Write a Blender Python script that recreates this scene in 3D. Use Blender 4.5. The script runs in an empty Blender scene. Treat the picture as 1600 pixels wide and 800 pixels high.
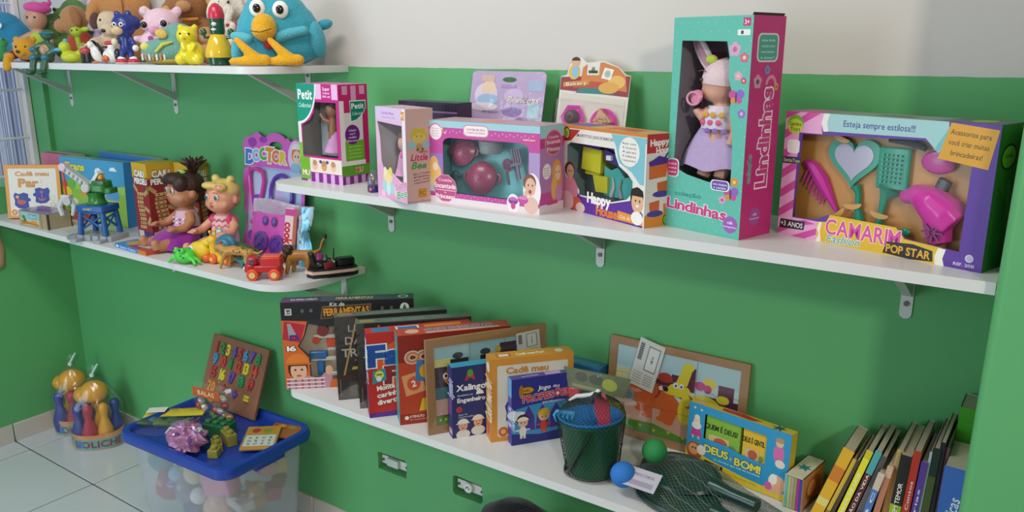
import bpy, bmesh, math, random
from mathutils import Vector, Matrix, Euler
from mathutils.geometry import tessellate_polygon
SC = bpy.context.scene
COL = SC.collection
R = math.radians
random.seed(7)
# ------------------------------------------------------------------ camera
FPX = 1277.4
YAW, PITCH = R(35.06), R(14.2)
CAM = Vector((0.0, -1.58, 1.48))
CF = Vector((-math.sin(YAW)*math.cos(PITCH), math.cos(YAW)*math.cos(PITCH), -math.sin(PITCH)))
CR = Vector((math.cos(YAW), math.sin(YAW), 0.0))
CU = CR.cross(CF)
cd = bpy.data.cameras.new('camera')
cam = bpy.data.objects.new('camera', cd); COL.objects.link(cam)
cd.sensor_width = 36.0; cd.lens = FPX/1600.0*36.0; cd.clip_start = .02
cam.matrix_world = Matrix(((CR.x, CU.x, -CF.x, CAM.x), (CR.y, CU.y, -CF.y, CAM.y), (CR.z, CU.z, -CF.z, CAM.z), (0, 0, 0, 1)))
SC.camera = cam
# ------------------------------------------------------------------ world, lamps, exposure
wd = bpy.data.worlds.new('world'); SC.world = wd; wd.use_nodes = True
bg = wd.node_tree.nodes['Background']
bg.inputs[0].default_value = (1.0, .99, .95, 1); bg.inputs[1].default_value = .31
def area(name, loc, target, sx, sy, power, col):
    l = bpy.data.lights.new(name, 'AREA'); l.shape = 'RECTANGLE'; l.size = sx; l.size_y = sy
    l.energy = power; l.color = col
    o = bpy.data.objects.new(name, l); COL.objects.link(o); o.location = loc
    o.rotation_euler = (Vector(target)-Vector(loc)).to_track_quat('-Z', 'Y').to_euler()
    return o
area('ceiling_lamp_light', (-1.5, -1.25, 2.62), (-1.5, -1.1, 0), 1.1, .4, 23, (1.0, .98, .94))
area('doorway_daylight', (-2.7, -3.3, 1.45), (-1.5, 0, .9), 1.2, 1.9, 42, (.66, .86, 1.0))
area('wall_lamp_light', (1.3, -2.6, 2.26), (-1.0, 0, 1.0), .20, .20, 29, (1.0, .92, .78))
area('window_daylight', (-3.62, -.64, 1.6), (-3.0, -.64, 1.5), 1.1, 1.1, 9, (.86, .92, 1.0))
SC.view_settings.view_transform = 'Standard'; SC.view_settings.look = 'None'
SC.view_settings.gamma = 1.0; SC.view_settings.use_curve_mapping = False
SC.view_settings.exposure = 0.0
# ------------------------------------------------------------------ helpers
def at(px, py, Y):
    """point of the plane y = Y behind a spot of the picture, and metres per picture unit there"""
    r = CF*FPX + CR*(px-800) + CU*(400-py)
    p = CAM + r*((Y-CAM.y)/r.y)
    return p, (p-CAM).dot(CF)/FPX
def lin(c):
    if isinstance(c, str):
        c = c.lstrip('#'); c = [int(c[i:i+2], 16) for i in (0, 2, 4)]
    return [(v/255/12.92 if v/255 <= .04045 else ((v/255+.055)/1.055)**2.4) for v in c]
MATS = {}
def M(col, kind='card'):
    """procedural material by colour and kind of surface"""
    key = (col if isinstance(col, str) else tuple(col), kind)
    if key in MATS: return MATS[key]
    m = bpy.data.materials.new('%s_%s' % (kind, str(key[0]).strip('#()').replace(', ', '_')))
    m.use_nodes = True; nt = m.node_tree; N, L = nt.nodes, nt.links
    b = N['Principled BSDF']; c = lin(col)
    rough, spec, var, nscale, bump, bdist = dict(
        card=(.38, .45, .05, 60, 0, 0), matte=(.75, .3, .06, 30, .05, .001), plastic=(.28, .5, .03, 25, 0, 0),
        rubber=(.42, .5, .05, 30, .03, .001), plush=(.95, .15, .16, 220, .7, .004), cloth=(.85, .2, .10, 160, .3, .001),
        paint=(.42, .4, .05, 3.5, .10, .001), board=(.34, .5, .02, 5, .02, .001), metal=(.4, .5, .03, 20, 0, 0),
        wood=(.55, .35, .10, 40, .05, .001), tile=(.16, .5, .04, 4, 0, 0), hair=(.5, .4, .2, 90, .5, .004),
        skin=(.4, .45, .03, 30, 0, 0), foil=(.22, .6, .25, 35, .5, .006), net=(.6, .3, .1, 50, 0, 0), print=(.4, .4, .03, 80, 0, 0),
        gloss=(.12, .6, .02, 20, 0, 0))[kind]
    b.inputs['Roughness'].default_value = rough; b.inputs['Specular IOR Level'].default_value = spec
    if kind == 'metal': b.inputs['Metallic'].default_value = .15
    if kind == 'foil': b.inputs['Metallic'].default_value = .35
    if kind in ('plush', 'cloth'):
        b.inputs['Sheen Weight'].default_value = .25; b.inputs['Sheen Roughness'].default_value = .5
    tc = N.new('ShaderNodeTexCoord'); nz = N.new('ShaderNodeTexNoise'); nz.inputs['Scale'].default_value = nscale
    nz.inputs['Detail'].default_value = 3
    L.new(tc.outputs['Object'], nz.inputs['Vector'])
    mx = N.new('ShaderNodeMix'); mx.data_type = 'RGBA'
    mx.inputs[6].default_value = [max(0, v*(1-var)) for v in c]+[1]
    mx.inputs[7].default_value = [min(1, v*(1+var)) for v in c]+[1]
    L.new(nz.outputs['Fac'], mx.inputs[0]); L.new(mx.outputs[2], b.inputs['Base Color'])
    if bump:
        bp = N.new('ShaderNodeBump'); bp.inputs['Strength'].default_value = bump; bp.inputs['Distance'].default_value = bdist
        L.new(nz.outputs['Fac'], bp.inputs['Height']); L.new(bp.outputs['Normal'], b.inputs['Normal'])
    MATS[key] = m
    return m
def film(name, tint='#ffffff', gloss=.0, fac=.0, rough=.08, wrinkle=0, scale=40):
    """clear plastic sheet: see-through with a glossy reflection; fac adds cloudiness"""
    if name in MATS: return MATS[name]
    m = bpy.data.materials.new(name); m.use_nodes = True; nt = m.node_tree; N, L = nt.nodes, nt.links
    N.remove(N['Principled BSDF']); out = N['Material Output']
    tr = N.new('ShaderNodeBsdfTransparent'); tr.inputs[0].default_value = lin(tint)+[1]
    gl = N.new('ShaderNodeBsdfGlossy'); gl.inputs['Roughness'].default_value = rough
    lw = N.new('ShaderNodeFresnel'); lw.inputs[0].default_value = 1.22
    ad = N.new('ShaderNodeMath'); ad.operation = 'ADD'; ad.inputs[1].default_value = gloss
    mn = N.new('ShaderNodeMath'); mn.operation = 'MINIMUM'; mn.inputs[1].default_value = .22
    L.new(lw.outputs[0], mn.inputs[0]); L.new(mn.outputs[0], ad.inputs[0])
    m1 = N.new('ShaderNodeMixShader'); L.new(ad.outputs[0], m1.inputs[0]); L.new(tr.outputs[0], m1.inputs[1]); L.new(gl.outputs[0], m1.inputs[2])
    last = m1
    tc = N.new('ShaderNodeTexCoord'); nz = N.new('ShaderNodeTexNoise'); nz.inputs['Scale'].default_value = scale
    L.new(tc.outputs['Object'], nz.inputs['Vector'])
    if fac:
        df = N.new('ShaderNodeBsdfDiffuse'); df.inputs[0].default_value = lin(tint)+[1]
        m2 = N.new('ShaderNodeMixShader'); m2.inputs[0].default_value = fac
        L.new(m1.outputs[0], m2.inputs[1]); L.new(df.outputs[0], m2.inputs[2]); last = m2
    if wrinkle:
        bp = N.new('ShaderNodeBump'); bp.inputs['Strength'].default_value = 1; bp.inputs['Distance'].default_value = wrinkle
        L.new(nz.outputs['Fac'], bp.inputs['Height']); L.new(bp.outputs['Normal'], gl.inputs['Normal'])
    L.new(last.outputs[0], out.inputs[0]); MATS[name] = m
    return m
def FILM(): return film('clear_window_film')
def BAG(): return film('clear_bag_film', '#ffffff', .03, .015, .10, .0015, 45)
def col_of(m, kind='card'): return m if isinstance(m, bpy.types.Material) else M(m, kind)

class MB:
    """collects shapes and links them as one mesh object"""
    def __init__(s, kind='plastic'): s.v = []; s.f = []; s.mi = []; s.mats = []; s.kind = kind
    def slot(s, m):
        m = col_of(m, s.kind)
        if m not in s.mats: s.mats.append(m)
        return s.mats.index(m)
    def add(s, vs, fs, m, T=None):
        k = len(s.v); i = s.slot(m)
        s.v += [tuple(T @ Vector(p)) if T else tuple(p) for p in vs]
        s.f += [tuple(a+k for a in f) for f in fs]; s.mi += [i]*len(fs)
        return s
    def box(s, c, d, m, rot=None, taper=1.0):
        x, y, z = d[0]/2, d[1]/2, d[2]/2; t = taper
        vs = [(-x, -y, -z), (x, -y, -z), (x, y, -z), (-x, y, -z), (-x*t, -y*t, z), (x*t, -y*t, z), (x*t, y*t, z), (-x*t, y*t, z)]
        return s.add(vs, [(0, 3, 2, 1), (4, 5, 6, 7), (0, 1, 5, 4), (1, 2, 6, 5), (2, 3, 7, 6), (3, 0, 4, 7)], m, TR(c, rot))
    def rbox(s, c, d, m, r=.004, rot=None, n=3):
        """box with rounded vertical edges and a small top and bottom chamfer"""
        x, y, z = d[0]/2, d[1]/2, d[2]/2; r = min(r, x*.99, y*.99)
        def ring(q, zz):
            o = []
            for (sx, sy, a0) in ((1, 1, 0), (-1, 1, 90), (-1, -1, 180), (1, -1, 270)):
                for k in range(n+1):
                    a = R(a0+90*k/n); o.append((sx*(x-r)+(r-q)*math.cos(a), sy*(y-r)+(r-q)*math.sin(a), zz))
            return o
        q = min(r*.4, z*.5); P = ring(q, -z)+ring(0, -z+q)+ring(0, z-q)+ring(q, z); m_ = 4*(n+1)
        fs = [tuple(range(m_-1, -1, -1)), tuple(range(3*m_, 4*m_))]
        for l in range(3): fs += [(l*m_+i, l*m_+(i+1) % m_, (l+1)*m_+(i+1) % m_, (l+1)*m_+i) for i in range(m_)]
        return s.add(P, fs, m, TR(c, rot))
    def ell(s, c, r, m, rot=None, n=16, k=10):
        if not hasattr(r, '__len__'): r = (r, r, r)
        return s.lathe([(math.sin(math.pi*i/k), -math.cos(math.pi*i/k)) for i in range(k+1)], m, c, rot, n, r)
    def lathe(s, prof, m, c=(0, 0, 0), rot=None, n=20, sc=(1, 1, 1), cap=True):
        vs = []; fs = []; K = len(prof)
        for (r_, z) in prof:
            for i in range(n):
                a = 2*math.pi*i/n; vs.append((r_*math.cos(a)*sc[0], r_*math.sin(a)*sc[1], z*sc[2]))
        for j in range(K-1):
            for i in range(n):
                a, b, c_, d = j*n+i, j*n+(i+1) % n, (j+1)*n+(i+1) % n, (j+1)*n+i
                if prof[j][0] < 1e-6: fs.append((a, c_, d))
                elif prof[j+1][0] < 1e-6: fs.append((a, b, d))
                else: fs.append((a, b, c_, d))
        if cap:
            if prof[0][0] > 1e-6: fs.append(tuple(range(n-1, -1, -1)))
            if prof[-1][0] > 1e-6: fs.append(tuple(range((K-1)*n, K*n)))
        return s.add(vs, fs, m, TR(c, rot))
    def cyl(s, c, r, h, m, rot=None, n=20, r2=None, ch=0):
        """cylinder centred on c along local z"""
        r2 = r if r2 is None else r2
        p = [(r, -h/2), (r2, h/2)] if not ch else [(r-ch, -h/2), (r, -h/2+ch), (r2, h/2-ch), (r2-ch, h/2)]
        return s.lathe(p, m, c, rot, n)
    def tube(s, pts, rad, m, n=8, closed=False):
        pts = [Vector(p) for p in pts]; K = len(pts)
        if not hasattr(rad, '__len__'): rad = [rad]*K
        vs = []; fs = []; up = None
        for i, p in enumerate(pts):
            d = (pts[(i+1) % K]-pts[i-1]) if closed else (pts[min(i+1, K-1)]-pts[max(i-1, 0)])
            d.normalize()
            if up is None: up = d.orthogonal().normalized()
            else:
                up = up-d*up.dot(d); up = up.normalized() if up.length > 1e-6 else d.orthogonal().normalized()
            b = d.cross(up)
            for j in range(n):
                a = 2*math.pi*j/n; vs.append(p+(up*math.cos(a)+b*math.sin(a))*rad[i])
        for i in range(K if closed else K-1):
            for j in range(n):
                i2 = (i+1) % K; fs.append((i*n+j, i*n+(j+1) % n, i2*n+(j+1) % n, i2*n+j))
        if not closed: fs += [tuple(range(n-1, -1, -1)), tuple(range((K-1)*n, K*n))]
        return s.add(vs, fs, m)
    def prism(s, poly, h, m, T=None, holes=()):
        """flat outline in local xy, pulled up by h along local z"""
        loops = [list(poly)]+[list(q) for q in holes]
        flat = [p for l in loops for p in l]; n = len(flat)
        tri = tessellate_polygon([[Vector((p[0], p[1], 0)) for p in l] for l in loops])
        vs = [(p[0], p[1], 0) for p in flat]+[(p[0], p[1], h) for p in flat]
        fs = []
        for t in tri:
            a, b, c = [flat[i] for i in t]
            ccw = (b[0]-a[0])*(c[1]-a[1])-(b[1]-a[1])*(c[0]-a[0]) > 0
            t = tuple(t) if ccw else tuple(reversed(t))
            fs.append(tuple(i+n for i in t)); fs.append(tuple(reversed(t)))
        k = 0
        for li, l in enumerate(loops):
            m_ = len(l); ar = sum(l[i][0]*l[(i+1) % m_][1]-l[(i+1) % m_][0]*l[i][1] for i in range(m_))
            for i in range(m_):
                a, b = k+i, k+(i+1) % m_
                q = (a, b, b+n, a+n)
                fs.append(q if (ar > 0) == (li == 0) else tuple(reversed(q)))
            k += m_
        return s.add(vs, fs, m, T)
    def build(s, name, parent=None, smooth=40, mods=None):
        me = bpy.data.meshes.new(name); me.from_pydata(s.v, [], s.f)
        for m in s.mats: me.materials.append(m)
        me.polygons.foreach_set('material_index', s.mi)
        if smooth:
            me.polygons.foreach_set('use_smooth', [True]*len(s.f)); me.update(); me.set_sharp_from_angle(angle=R(smooth))
        me.update()
        o = bpy.data.objects.new(name, me); COL.objects.link(o); o.parent = parent
        return o
def TR(c, rot=None):
    T = Matrix.Translation(Vector(c))
    if rot is None: return T
    if isinstance(rot, Matrix): return T @ rot.to_4x4()
    return T @ Euler([R(a) for a in rot]).to_matrix().to_4x4()
def fuse(o, vox=.003, it=6):
    """melt overlapping shapes of one body into a single skin"""
    md = o.modifiers.new('skin', 'REMESH'); md.mode = 'VOXEL'; md.voxel_size = vox; md.use_smooth_shade = True
    sm = o.modifiers.new('soft', 'SMOOTH'); sm.iterations = it; sm.factor = .5
    return o
def shell(name, parent, poly, h, m, y=-.002, inset=.006):
    """open-backed clear moulding in front of a card, outline in x,z"""
    n = len(poly); cx = sum(p[0] for p in poly)/n; cz = sum(p[1] for p in poly)/n
    inn = [(p[0]+(cx-p[0])*inset/max(.01, math.hypot(p[0]-cx, p[1]-cz)), p[1]+(cz-p[1])*inset/max(.01, math.hypot(p[0]-cx, p[1]-cz))) for p in poly]
    b = MB(); b.add([(p[0], y, p[1]) for p in poly]+[(p[0], y-h, p[1]) for p in inn], [tuple(range(n, 2*n))]+[(i, (i+1) % n, n+(i+1) % n, n+i) for i in range(n)], m)
    return b.build(name, parent, smooth=0)
def tag(o, label, cat, group=None, kind=None):
    o['label'] = label; o['category'] = cat
    if group: o['group'] = group
    if kind: o['kind'] = kind
    return o
def thing(name, label, cat, loc=(0, 0, 0), rz=0, group=None, rx=0, ry=0):
    o = bpy.data.objects.new(name, None); COL.objects.link(o); o.location = loc
    o.empty_display_size = .02
    o.rotation_euler = (R(rx), R(ry), R(rz)); return tag(o, label, cat, group)
def struct(o): o['kind'] = 'structure'; return o
def copy_tree(o, parent=None):
    c = o.copy(); COL.objects.link(c); c.parent = parent
    for ch in o.children: copy_tree(ch, c)
    return c
def rrect(x0, y0, x1, y1, r, n=4):
    r = min(r, (x1-x0)/2, (y1-y0)/2); o = []
    for (cx, cy, a0) in ((x1-r, y1-r, 0), (x0+r, y1-r, 90), (x0+r, y0+r, 180), (x1-r, y0+r, 270)):
        for k in range(n+1):
            a = R(a0+90*k/n); o.append((cx+r*math.cos(a), cy+r*math.sin(a)))
    return o
def ellp(cx, cy, rx, ry, n=20, a0=0, a1=360):
    k = n if a1-a0 >= 360 else n+1
    return [(cx+rx*math.cos(R(a0+(a1-a0)*i/n)), cy+ry*math.sin(R(a0+(a1-a0)*i/n))) for i in range(k)]
def arcband(cx, cy, r0, r1, a0, a1, n=10, ry=1.0):
    A = [(cx+r1*math.cos(R(a0+(a1-a0)*i/n)), cy+ry*r1*math.sin(R(a0+(a1-a0)*i/n))) for i in range(n+1)]
    B = [(cx+r0*math.cos(R(a0+(a1-a0)*i/n)), cy+ry*r0*math.sin(R(a0+(a1-a0)*i/n))) for i in range(n+1)]
    return A+B[::-1]
def star(cx, cy, r0, r1, n, rot=0):
    return [(cx+(r1 if i % 2 else r0)*math.cos(R(rot)+math.pi*i/n), cy+(r1 if i % 2 else r0)*math.sin(R(rot)+math.pi*i/n)) for i in range(2*n)]
# ------------------------------------------------------------------ lettering
GL = {}
def glyph(ch, off):
    if (ch, off) in GL: return GL[(ch, off)]
    cu = bpy.data.curves.new('g', 'FONT'); cu.body = ch; cu.size = 1.0; cu.resolution_u = 3; cu.offset = off; cu.fill_mode = 'FRONT'; cu.extrude = 0
    o = bpy.data.objects.new('g', cu); me = o.to_mesh()
    vs = [(v.co.x, v.co.y) for v in me.vertices]; fs = [tuple(p.vertices) for p in me.polygons]
    o.to_mesh_clear(); bpy.data.objects.remove(o); bpy.data.curves.remove(cu)
    w = (min([v[0] for v in vs] or [0]), max([v[0] for v in vs] or [.2]))
    GL[(ch, off)] = (vs, fs, w); return GL[(ch, off)]
def layout(txt, off=0.0, gap=.085):
    """list of (glyph verts, faces) laid out along x; cap height about .73 per unit size"""
    x = 0; V = []; Fc = []
    for ch in txt:
        if ch == ' ': x += .30; continue
        vs, fs, _ = glyph(ch, off); w = glyph(ch, 0.0)[2]
        k = len(V); V += [(p[0]-w[0]+x, p[1]) for p in vs]; Fc += [tuple(i+k for i in f) for f in fs]
        x += w[1]-w[0]+gap
    return V, Fc, max(x-gap, .01)
class Print:
    """flat print on a w x h face; all coordinates 0..1 of the face"""
    def __init__(s, w, h, kind='print'): s.w = w; s.h = h; s.mb = MB(kind); s.z = .0002; s.bb = []
    def lev(s, P):
        """each print layer lies just above the ones it covers"""
        b = (min(p[0] for p in P), min(p[1] for p in P), max(p[0] for p in P), max(p[1] for p in P)); l = 0
        for q, k in s.bb:
            if k >= l and q[0] < b[2] and b[0] < q[2] and q[1] < b[3] and b[1] < q[3]: l = k+1
        s.bb.append((b, l)); return s.z+.00004*l
    def _poly(s, pts, c):
        z = s.lev(pts); P = [(p[0], p[1], z) for p in pts]
        tri = tessellate_polygon([[Vector((p[0], p[1], 0)) for p in pts]])
        fs = []
        for t in tri:
            a, b, d = [pts[i] for i in t]
            fs.append(tuple(t) if (b[0]-a[0])*(d[1]-a[1])-(b[1]-a[1])*(d[0]-a[0]) > 0 else tuple(reversed(t)))
        s.mb.add(P, fs, c)
    def S(s, pts): return [(p[0]*s.w, p[1]*s.h) for p in pts]
    def r(s, x0, y0, x1, y1, c, rad=0):
        s._poly(rrect(x0*s.w, y0*s.h, x1*s.w, y1*s.h, rad*min(s.w, s.h)) if rad else s.S([(x0, y0), (x1, y0), (x1, y1), (x0, y1)]), c); return s
    def e(s, x, y, rx, ry, c, n=20): s._poly(s.S(ellp(x, y, rx, ry, n)), c); return s
    def c(s, x, y, r, c, n=18): s._poly(ellp(x*s.w, y*s.h, r*s.h, r*s.h, n), c); return s
    def p(s, pts, c): s._poly(s.S(pts), c); return s
    def star(s, x, y, r0, r1, n, c, rot=0): s._poly(star(x*s.w, y*s.h, r0*s.h, r1*s.h, n, rot), c); return s
    def t(s, txt, x, y, hgt, c, w=None, out=None, al='c', rot=0, it=0, bold=.012, ow=.05):
        """text with cap height hgt (of face height), anchor x,y at its middle left/centre; w fits the width"""
        sz = hgt*s.h/.73
        V, Fc, L = layout(txt); sx = sz if not w else w*s.w/L
        ox = {'l': 0, 'c': -L/2, 'r': -L}[al]
        a = R(rot); ca, sa = math.cos(a), math.sin(a)
        for (col, off) in (([(out, ow)] if out else [])+[(c, bold)]):
            V, Fc, _ = layout(txt, off)
            P = []
            for q in V:
                X = (q[0]+ox+it*q[1])*sx; Y = (q[1]-.36)*sz
                P.append((x*s.w+X*ca-Y*sa, y*s.h+X*sa+Y*ca))
            z = s.lev(P); s.mb.add([(p[0], p[1], z) for p in P], Fc, col)
        return s
    def kid(s, x, y, r, skin='#d9a37e', hair='#4a2c1c', shirt='#c8526a', hat=None):
        """printed half-figure of a child: shirt, head, hair and face"""
        k = r*s.h/s.w
        s.e(x, y-1.75*r, 1.35*k, .95*r, shirt); s.e(x, y+.12*r, 1.05*k, 1.05*r, hair); s.e(x, y-.05*r, .86*k, .98*r, skin)
        s.e(x-.34*k, y+.05*r, .1*k, .1*r, '#2a1a14', 8); s.e(x+.34*k, y+.05*r, .1*k, .1*r, '#2a1a14', 8); s.e(x, y-.5*r, .3*k, .12*r, '#a8433f', 10)
        if hat: s._poly(s.S(ellp(x, y+.42*r, 1.12*k, .95*r, 12, 0, 180)), hat); s.r(x-1.3*k, y+.36*r, x+1.3*k, y+.52*r, hat)
        else: s._poly(s.S(ellp(x, y+.45*r, .9*k, .62*r, 12, 0, 180)), hair)
        return s
    def build(s, name, parent, o, u, v):
        """place with origin o, u along width, v along height"""
        u = Vector(u).normalized(); v = Vector(v).normalized(); n = u.cross(v); o = Vector(o)
        s.mb.v = [tuple(o+u*p[0]+v*p[1]+n*p[2]) for p in s.mb.v]
        return s.mb.build(name, parent, smooth=0)
# ------------------------------------------------------------------ cartons
class Carton:
    """printed cardboard box; local x along the front, y to the back, z up; stands at its front left bottom corner"""
    def __init__(s, name, label, cat, loc, rz, w, d, h, front, right=None, left=None, top=None, back=None, lean=0, windows=(), group=None, inner=None, yaw_only=True, film_on=True, kind='card'):
        s.w, s.d, s.h = w, d, h
        s.o = thing(name, label, cat, loc, rz, group, rx=-lean)
        if lean: s.o.location.z += d*math.sin(R(lean))
        right = right or front; left = left or front; top = top or front; back = back or front
        b = MB(kind); W = [rrect(*q) if len(q) == 5 and not hasattr(q[0], '__len__') else q for q in windows]
        W = [[(p[0]*w, p[1]*h) for p in q] for q in W]
        if W:
            T = Matrix(((1, 0, 0, 0), (0, 0, 1, -.0006), (0, 1, 0, 0), (0, 0, 0, 1)))
            # front sheet with openings (prism pulled along +y)
            T = Matrix(((1, 0, 0, 0), (0, 0, -1, .0006), (0, 1, 0, 0), (0, 0, 0, 1)))
            b.prism([(0, 0), (w, 0), (w, h), (0, h)], .0006, front, T, W)
            e = .0012
            b.add([(e, .001, e), (w-e, .001, e), (w-e, d-e, e), (e, d-e, e), (e, .001, h-e), (w-e, .001, h-e), (w-e, d-e, h-e), (e, d-e, h-e)],
                  [(0, 1, 2, 3), (4, 7, 6, 5), (3, 2, 6, 7), (0, 3, 7, 4), (1, 5, 6, 2)], inner or '#d9d2c8')
        else:
            b.add([(0, 0, 0), (w, 0, 0), (w, 0, h), (0, 0, h)], [(0, 1, 2, 3)], front)
        V = [(0, 0, 0), (w, 0, 0), (w, d, 0), (0, d, 0), (0, 0, h), (w, 0, h), (w, d, h), (0, d, h)]
        b.add(V, [(1, 2, 6, 5)], right); b.add(V, [(0, 4, 7, 3)], left); b.add(V, [(4, 5, 6, 7)], top); b.add(V, [(2, 3, 7, 6)], back); b.add(V, [(0, 3, 2, 1)], back)
        s.W = W; s.cf, s.cr, s.ct, s.cl = front, right, top, left
        s.body = b.build('carton', s.o, smooth=0)
        if W and film_on:
            f = MB()
            for q in W:
                xs = [p[0] for p in q]; zs = [p[1] for p in q]
                f.add([(p[0], .0009, p[1]) for p in q], [tuple(range(len(q)))], FILM())
            f.build('window_film', s.o, smooth=0)
    def F(s): return Print(s.w, s.h)
    def Rt(s): return Print(s.d, s.h)
    def Tp(s): return Print(s.w, s.d)
    def base(s, P, c, holes=()):
        """the printed sheet under the lettering and pictures"""
        loops = [[(0, 0), (P.w, 0), (P.w, P.h), (0, P.h)]]+[list(q) for q in holes]; flat = [p for l in loops for p in l]; fs = []
        for t in tessellate_polygon([[Vector((p[0], p[1], 0)) for p in l] for l in loops]):
            a, b, d = [flat[i] for i in t]; fs.append(tuple(t) if (b[0]-a[0])*(d[1]-a[1])-(b[1]-a[1])*(d[0]-a[0]) > 0 else tuple(reversed(t)))
        P.mb.add([(p[0], p[1], .00012) for p in flat], fs, c); return P
    def front(s, P): return s.base(P, s.cf, s.W).build('front_print', s.o, (0, 0, 0), (1, 0, 0), (0, 0, 1))
    def right(s, P): return s.base(P, s.cr).build('side_print', s.o, (s.w, 0, 0), (0, 1, 0), (0, 0, 1))
    def left(s, P): return s.base(P, s.cl).build('side_print', s.o, (0, s.d, 0), (0, -1, 0), (0, 0, 1))
    def topp(s, P): return s.base(P, s.ct).build('top_print', s.o, (0, 0, s.h), (1, 0, 0), (0, 1, 0))
# ================================================================== the room
ZC = 1.435                                   # height of the green paint
XL = -3.26                                   # left wall
def wall_paint(name):
    m = bpy.data.materials.new(name); m.use_nodes = True; nt = m.node_tree; N, L = nt.nodes, nt.links
    b = N['Principled BSDF']; b.inputs['Roughness'].default_value = .42; b.inputs['Specular IOR Level'].default_value = .35
    g = N.new('ShaderNodeNewGeometry'); sp = N.new('ShaderNodeSeparateXYZ'); L.new(g.outputs['Position'], sp.inputs[0])
    nz = N.new('ShaderNodeTexNoise'); nz.inputs['Scale'].default_value = 22; L.new(g.outputs['Position'], nz.inputs['Vector'])
    n2 = N.new('ShaderNodeTexNoise'); n2.inputs['Scale'].default_value = 2.2; n2.inputs['Detail'].default_value = 4; L.new(g.outputs['Position'], n2.inputs['Vector'])
    wob = N.new('ShaderNodeMath'); wob.operation = 'MULTIPLY_ADD'; wob.inputs[1].default_value = .004
    L.new(nz.outputs['Fac'], wob.inputs[0]); L.new(sp.outputs['Z'], wob.inputs[2])
    gt = N.new('ShaderNodeMath'); gt.operation = 'GREATER_THAN'; gt.inputs[1].default_value = ZC+.002
    L.new(wob.outputs[0], gt.inputs[0])
    mg = N.new('ShaderNodeMix'); mg.data_type = 'RGBA'; mg.inputs[6].default_value = lin(GREEN_A)+[1]; mg.inputs[7].default_value = lin(GREEN_B)+[1]
    L.new(n2.outputs['Fac'], mg.inputs[0])
    mc = N.new('ShaderNodeMix'); mc.data_type = 'RGBA'; mc.inputs[6].default_value = lin(CREAM_A)+[1]; mc.inputs[7].default_value = lin(CREAM_B)+[1]
    L.new(n2.outputs['Fac'], mc.inputs[0])
    mx = N.new('ShaderNodeMix'); mx.data_type = 'RGBA'; L.new(gt.outputs[0], mx.inputs[0]); L.new(mg.outputs[2], mx.inputs[6]); L.new(mc.outputs[2], mx.inputs[7])
    L.new(mx.outputs[2], b.inputs['Base Color'])
    n3 = N.new('ShaderNodeTexNoise'); n3.inputs['Scale'].default_value = 9; n3.inputs['Detail'].default_value = 5; L.new(g.outputs['Position'], n3.inputs['Vector'])
    bp = N.new('ShaderNodeBump'); bp.inputs['Strength'].default_value = .25; bp.inputs['Distance'].default_value = .004
    L.new(n3.outputs['Fac'], bp.inputs['Height']); L.new(bp.outputs['Normal'], b.inputs['Normal'])
    return m
GREEN_A, GREEN_B, CREAM_A, CREAM_B = '#5aa568', '#60ab6e', '#cbc6c1', '#d1ccc7'
WP = wall_paint('green_and_cream_wall_paint')
# back wall with two open socket recesses
SOCK = [(-1.597, .268, -1.482, .322), (-1.308, .281, -1.208, .337)]
b = MB('paint')
T = Matrix(((1, 0, 0, 0), (0, 0, -1, .06), (0, 1, 0, 0), (0, 0, 0, 1)))
sh = []
for (x0, z0, x1, z1) in SOCK:
    n = 22; rs = random.Random(int(-x0*1000)); q = []
    for p in rrect(x0, z0, x1, z1, .008, 3): q.append((p[0]+rs.uniform(-.0025, .0025), p[1]+rs.uniform(-.0025, .0025)))
    sh.append(q)
b.prism([(XL-.15, 0), (.0, 0), (.0, 2.7), (XL-.15, 2.7)], .06, WP, T, sh)
b.add([(XL-.15, .061, 0), (0, .061, 0), (0, .061, 2.7), (XL-.15, .061, 2.7)], [(0, 1, 2, 3)], M('#6f6a62', 'matte'))
struct(b.build('wall_back', smooth=0))
# pillar on the right: rounded edge in front of the shelf ends
b = MB('paint'); yF = -.335
x_top, x_bot = at(1600, 190, yF)[0], at(1497, 800, yF)[0]
def pillar_x(z): return x_bot.x+(x_top.x-x_bot.x)*(z-x_bot.z)/(x_top.z-x_bot.z)
poly = lambda x: [(x, .02), (x, yF+.012), (x+.0035, yF+.0035), (x+.012, yF), (x+1.3, yF), (x+1.3, .02)]
vs = [(p[0], p[1], 0) for p in poly(pillar_x(0))]+[(p[0], p[1], 2.7) for p in poly(pillar_x(2.7))]
b.add(vs, [(0, 1, 7, 6), (1, 2, 8, 7), (2, 3, 9, 8), (3, 4, 10, 9), (4, 5, 11, 10)], WP)
struct(b.build('wall_pillar', smooth=60))
# left wall with the window opening (y from wy0 to wy1, z from wz0 up)
wy0, wy1, wz0, wz1 = -1.25, -.02, .985, 2.2
b = MB('paint')
T = Matrix(((0, 0, 1, XL-.13), (1, 0, 0, 0), (0, 1, 0, 0), (0, 0, 0, 1)))
b.prism([(-2.2, 0), (.0, 0), (.0, 2.7), (-2.2, 2.7)], .13, WP, T, [[(wy0, wz0), (wy1, wz0), (wy1, wz1), (wy0, wz1)]])
struct(b.build('wall_left', smooth=0))
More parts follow.
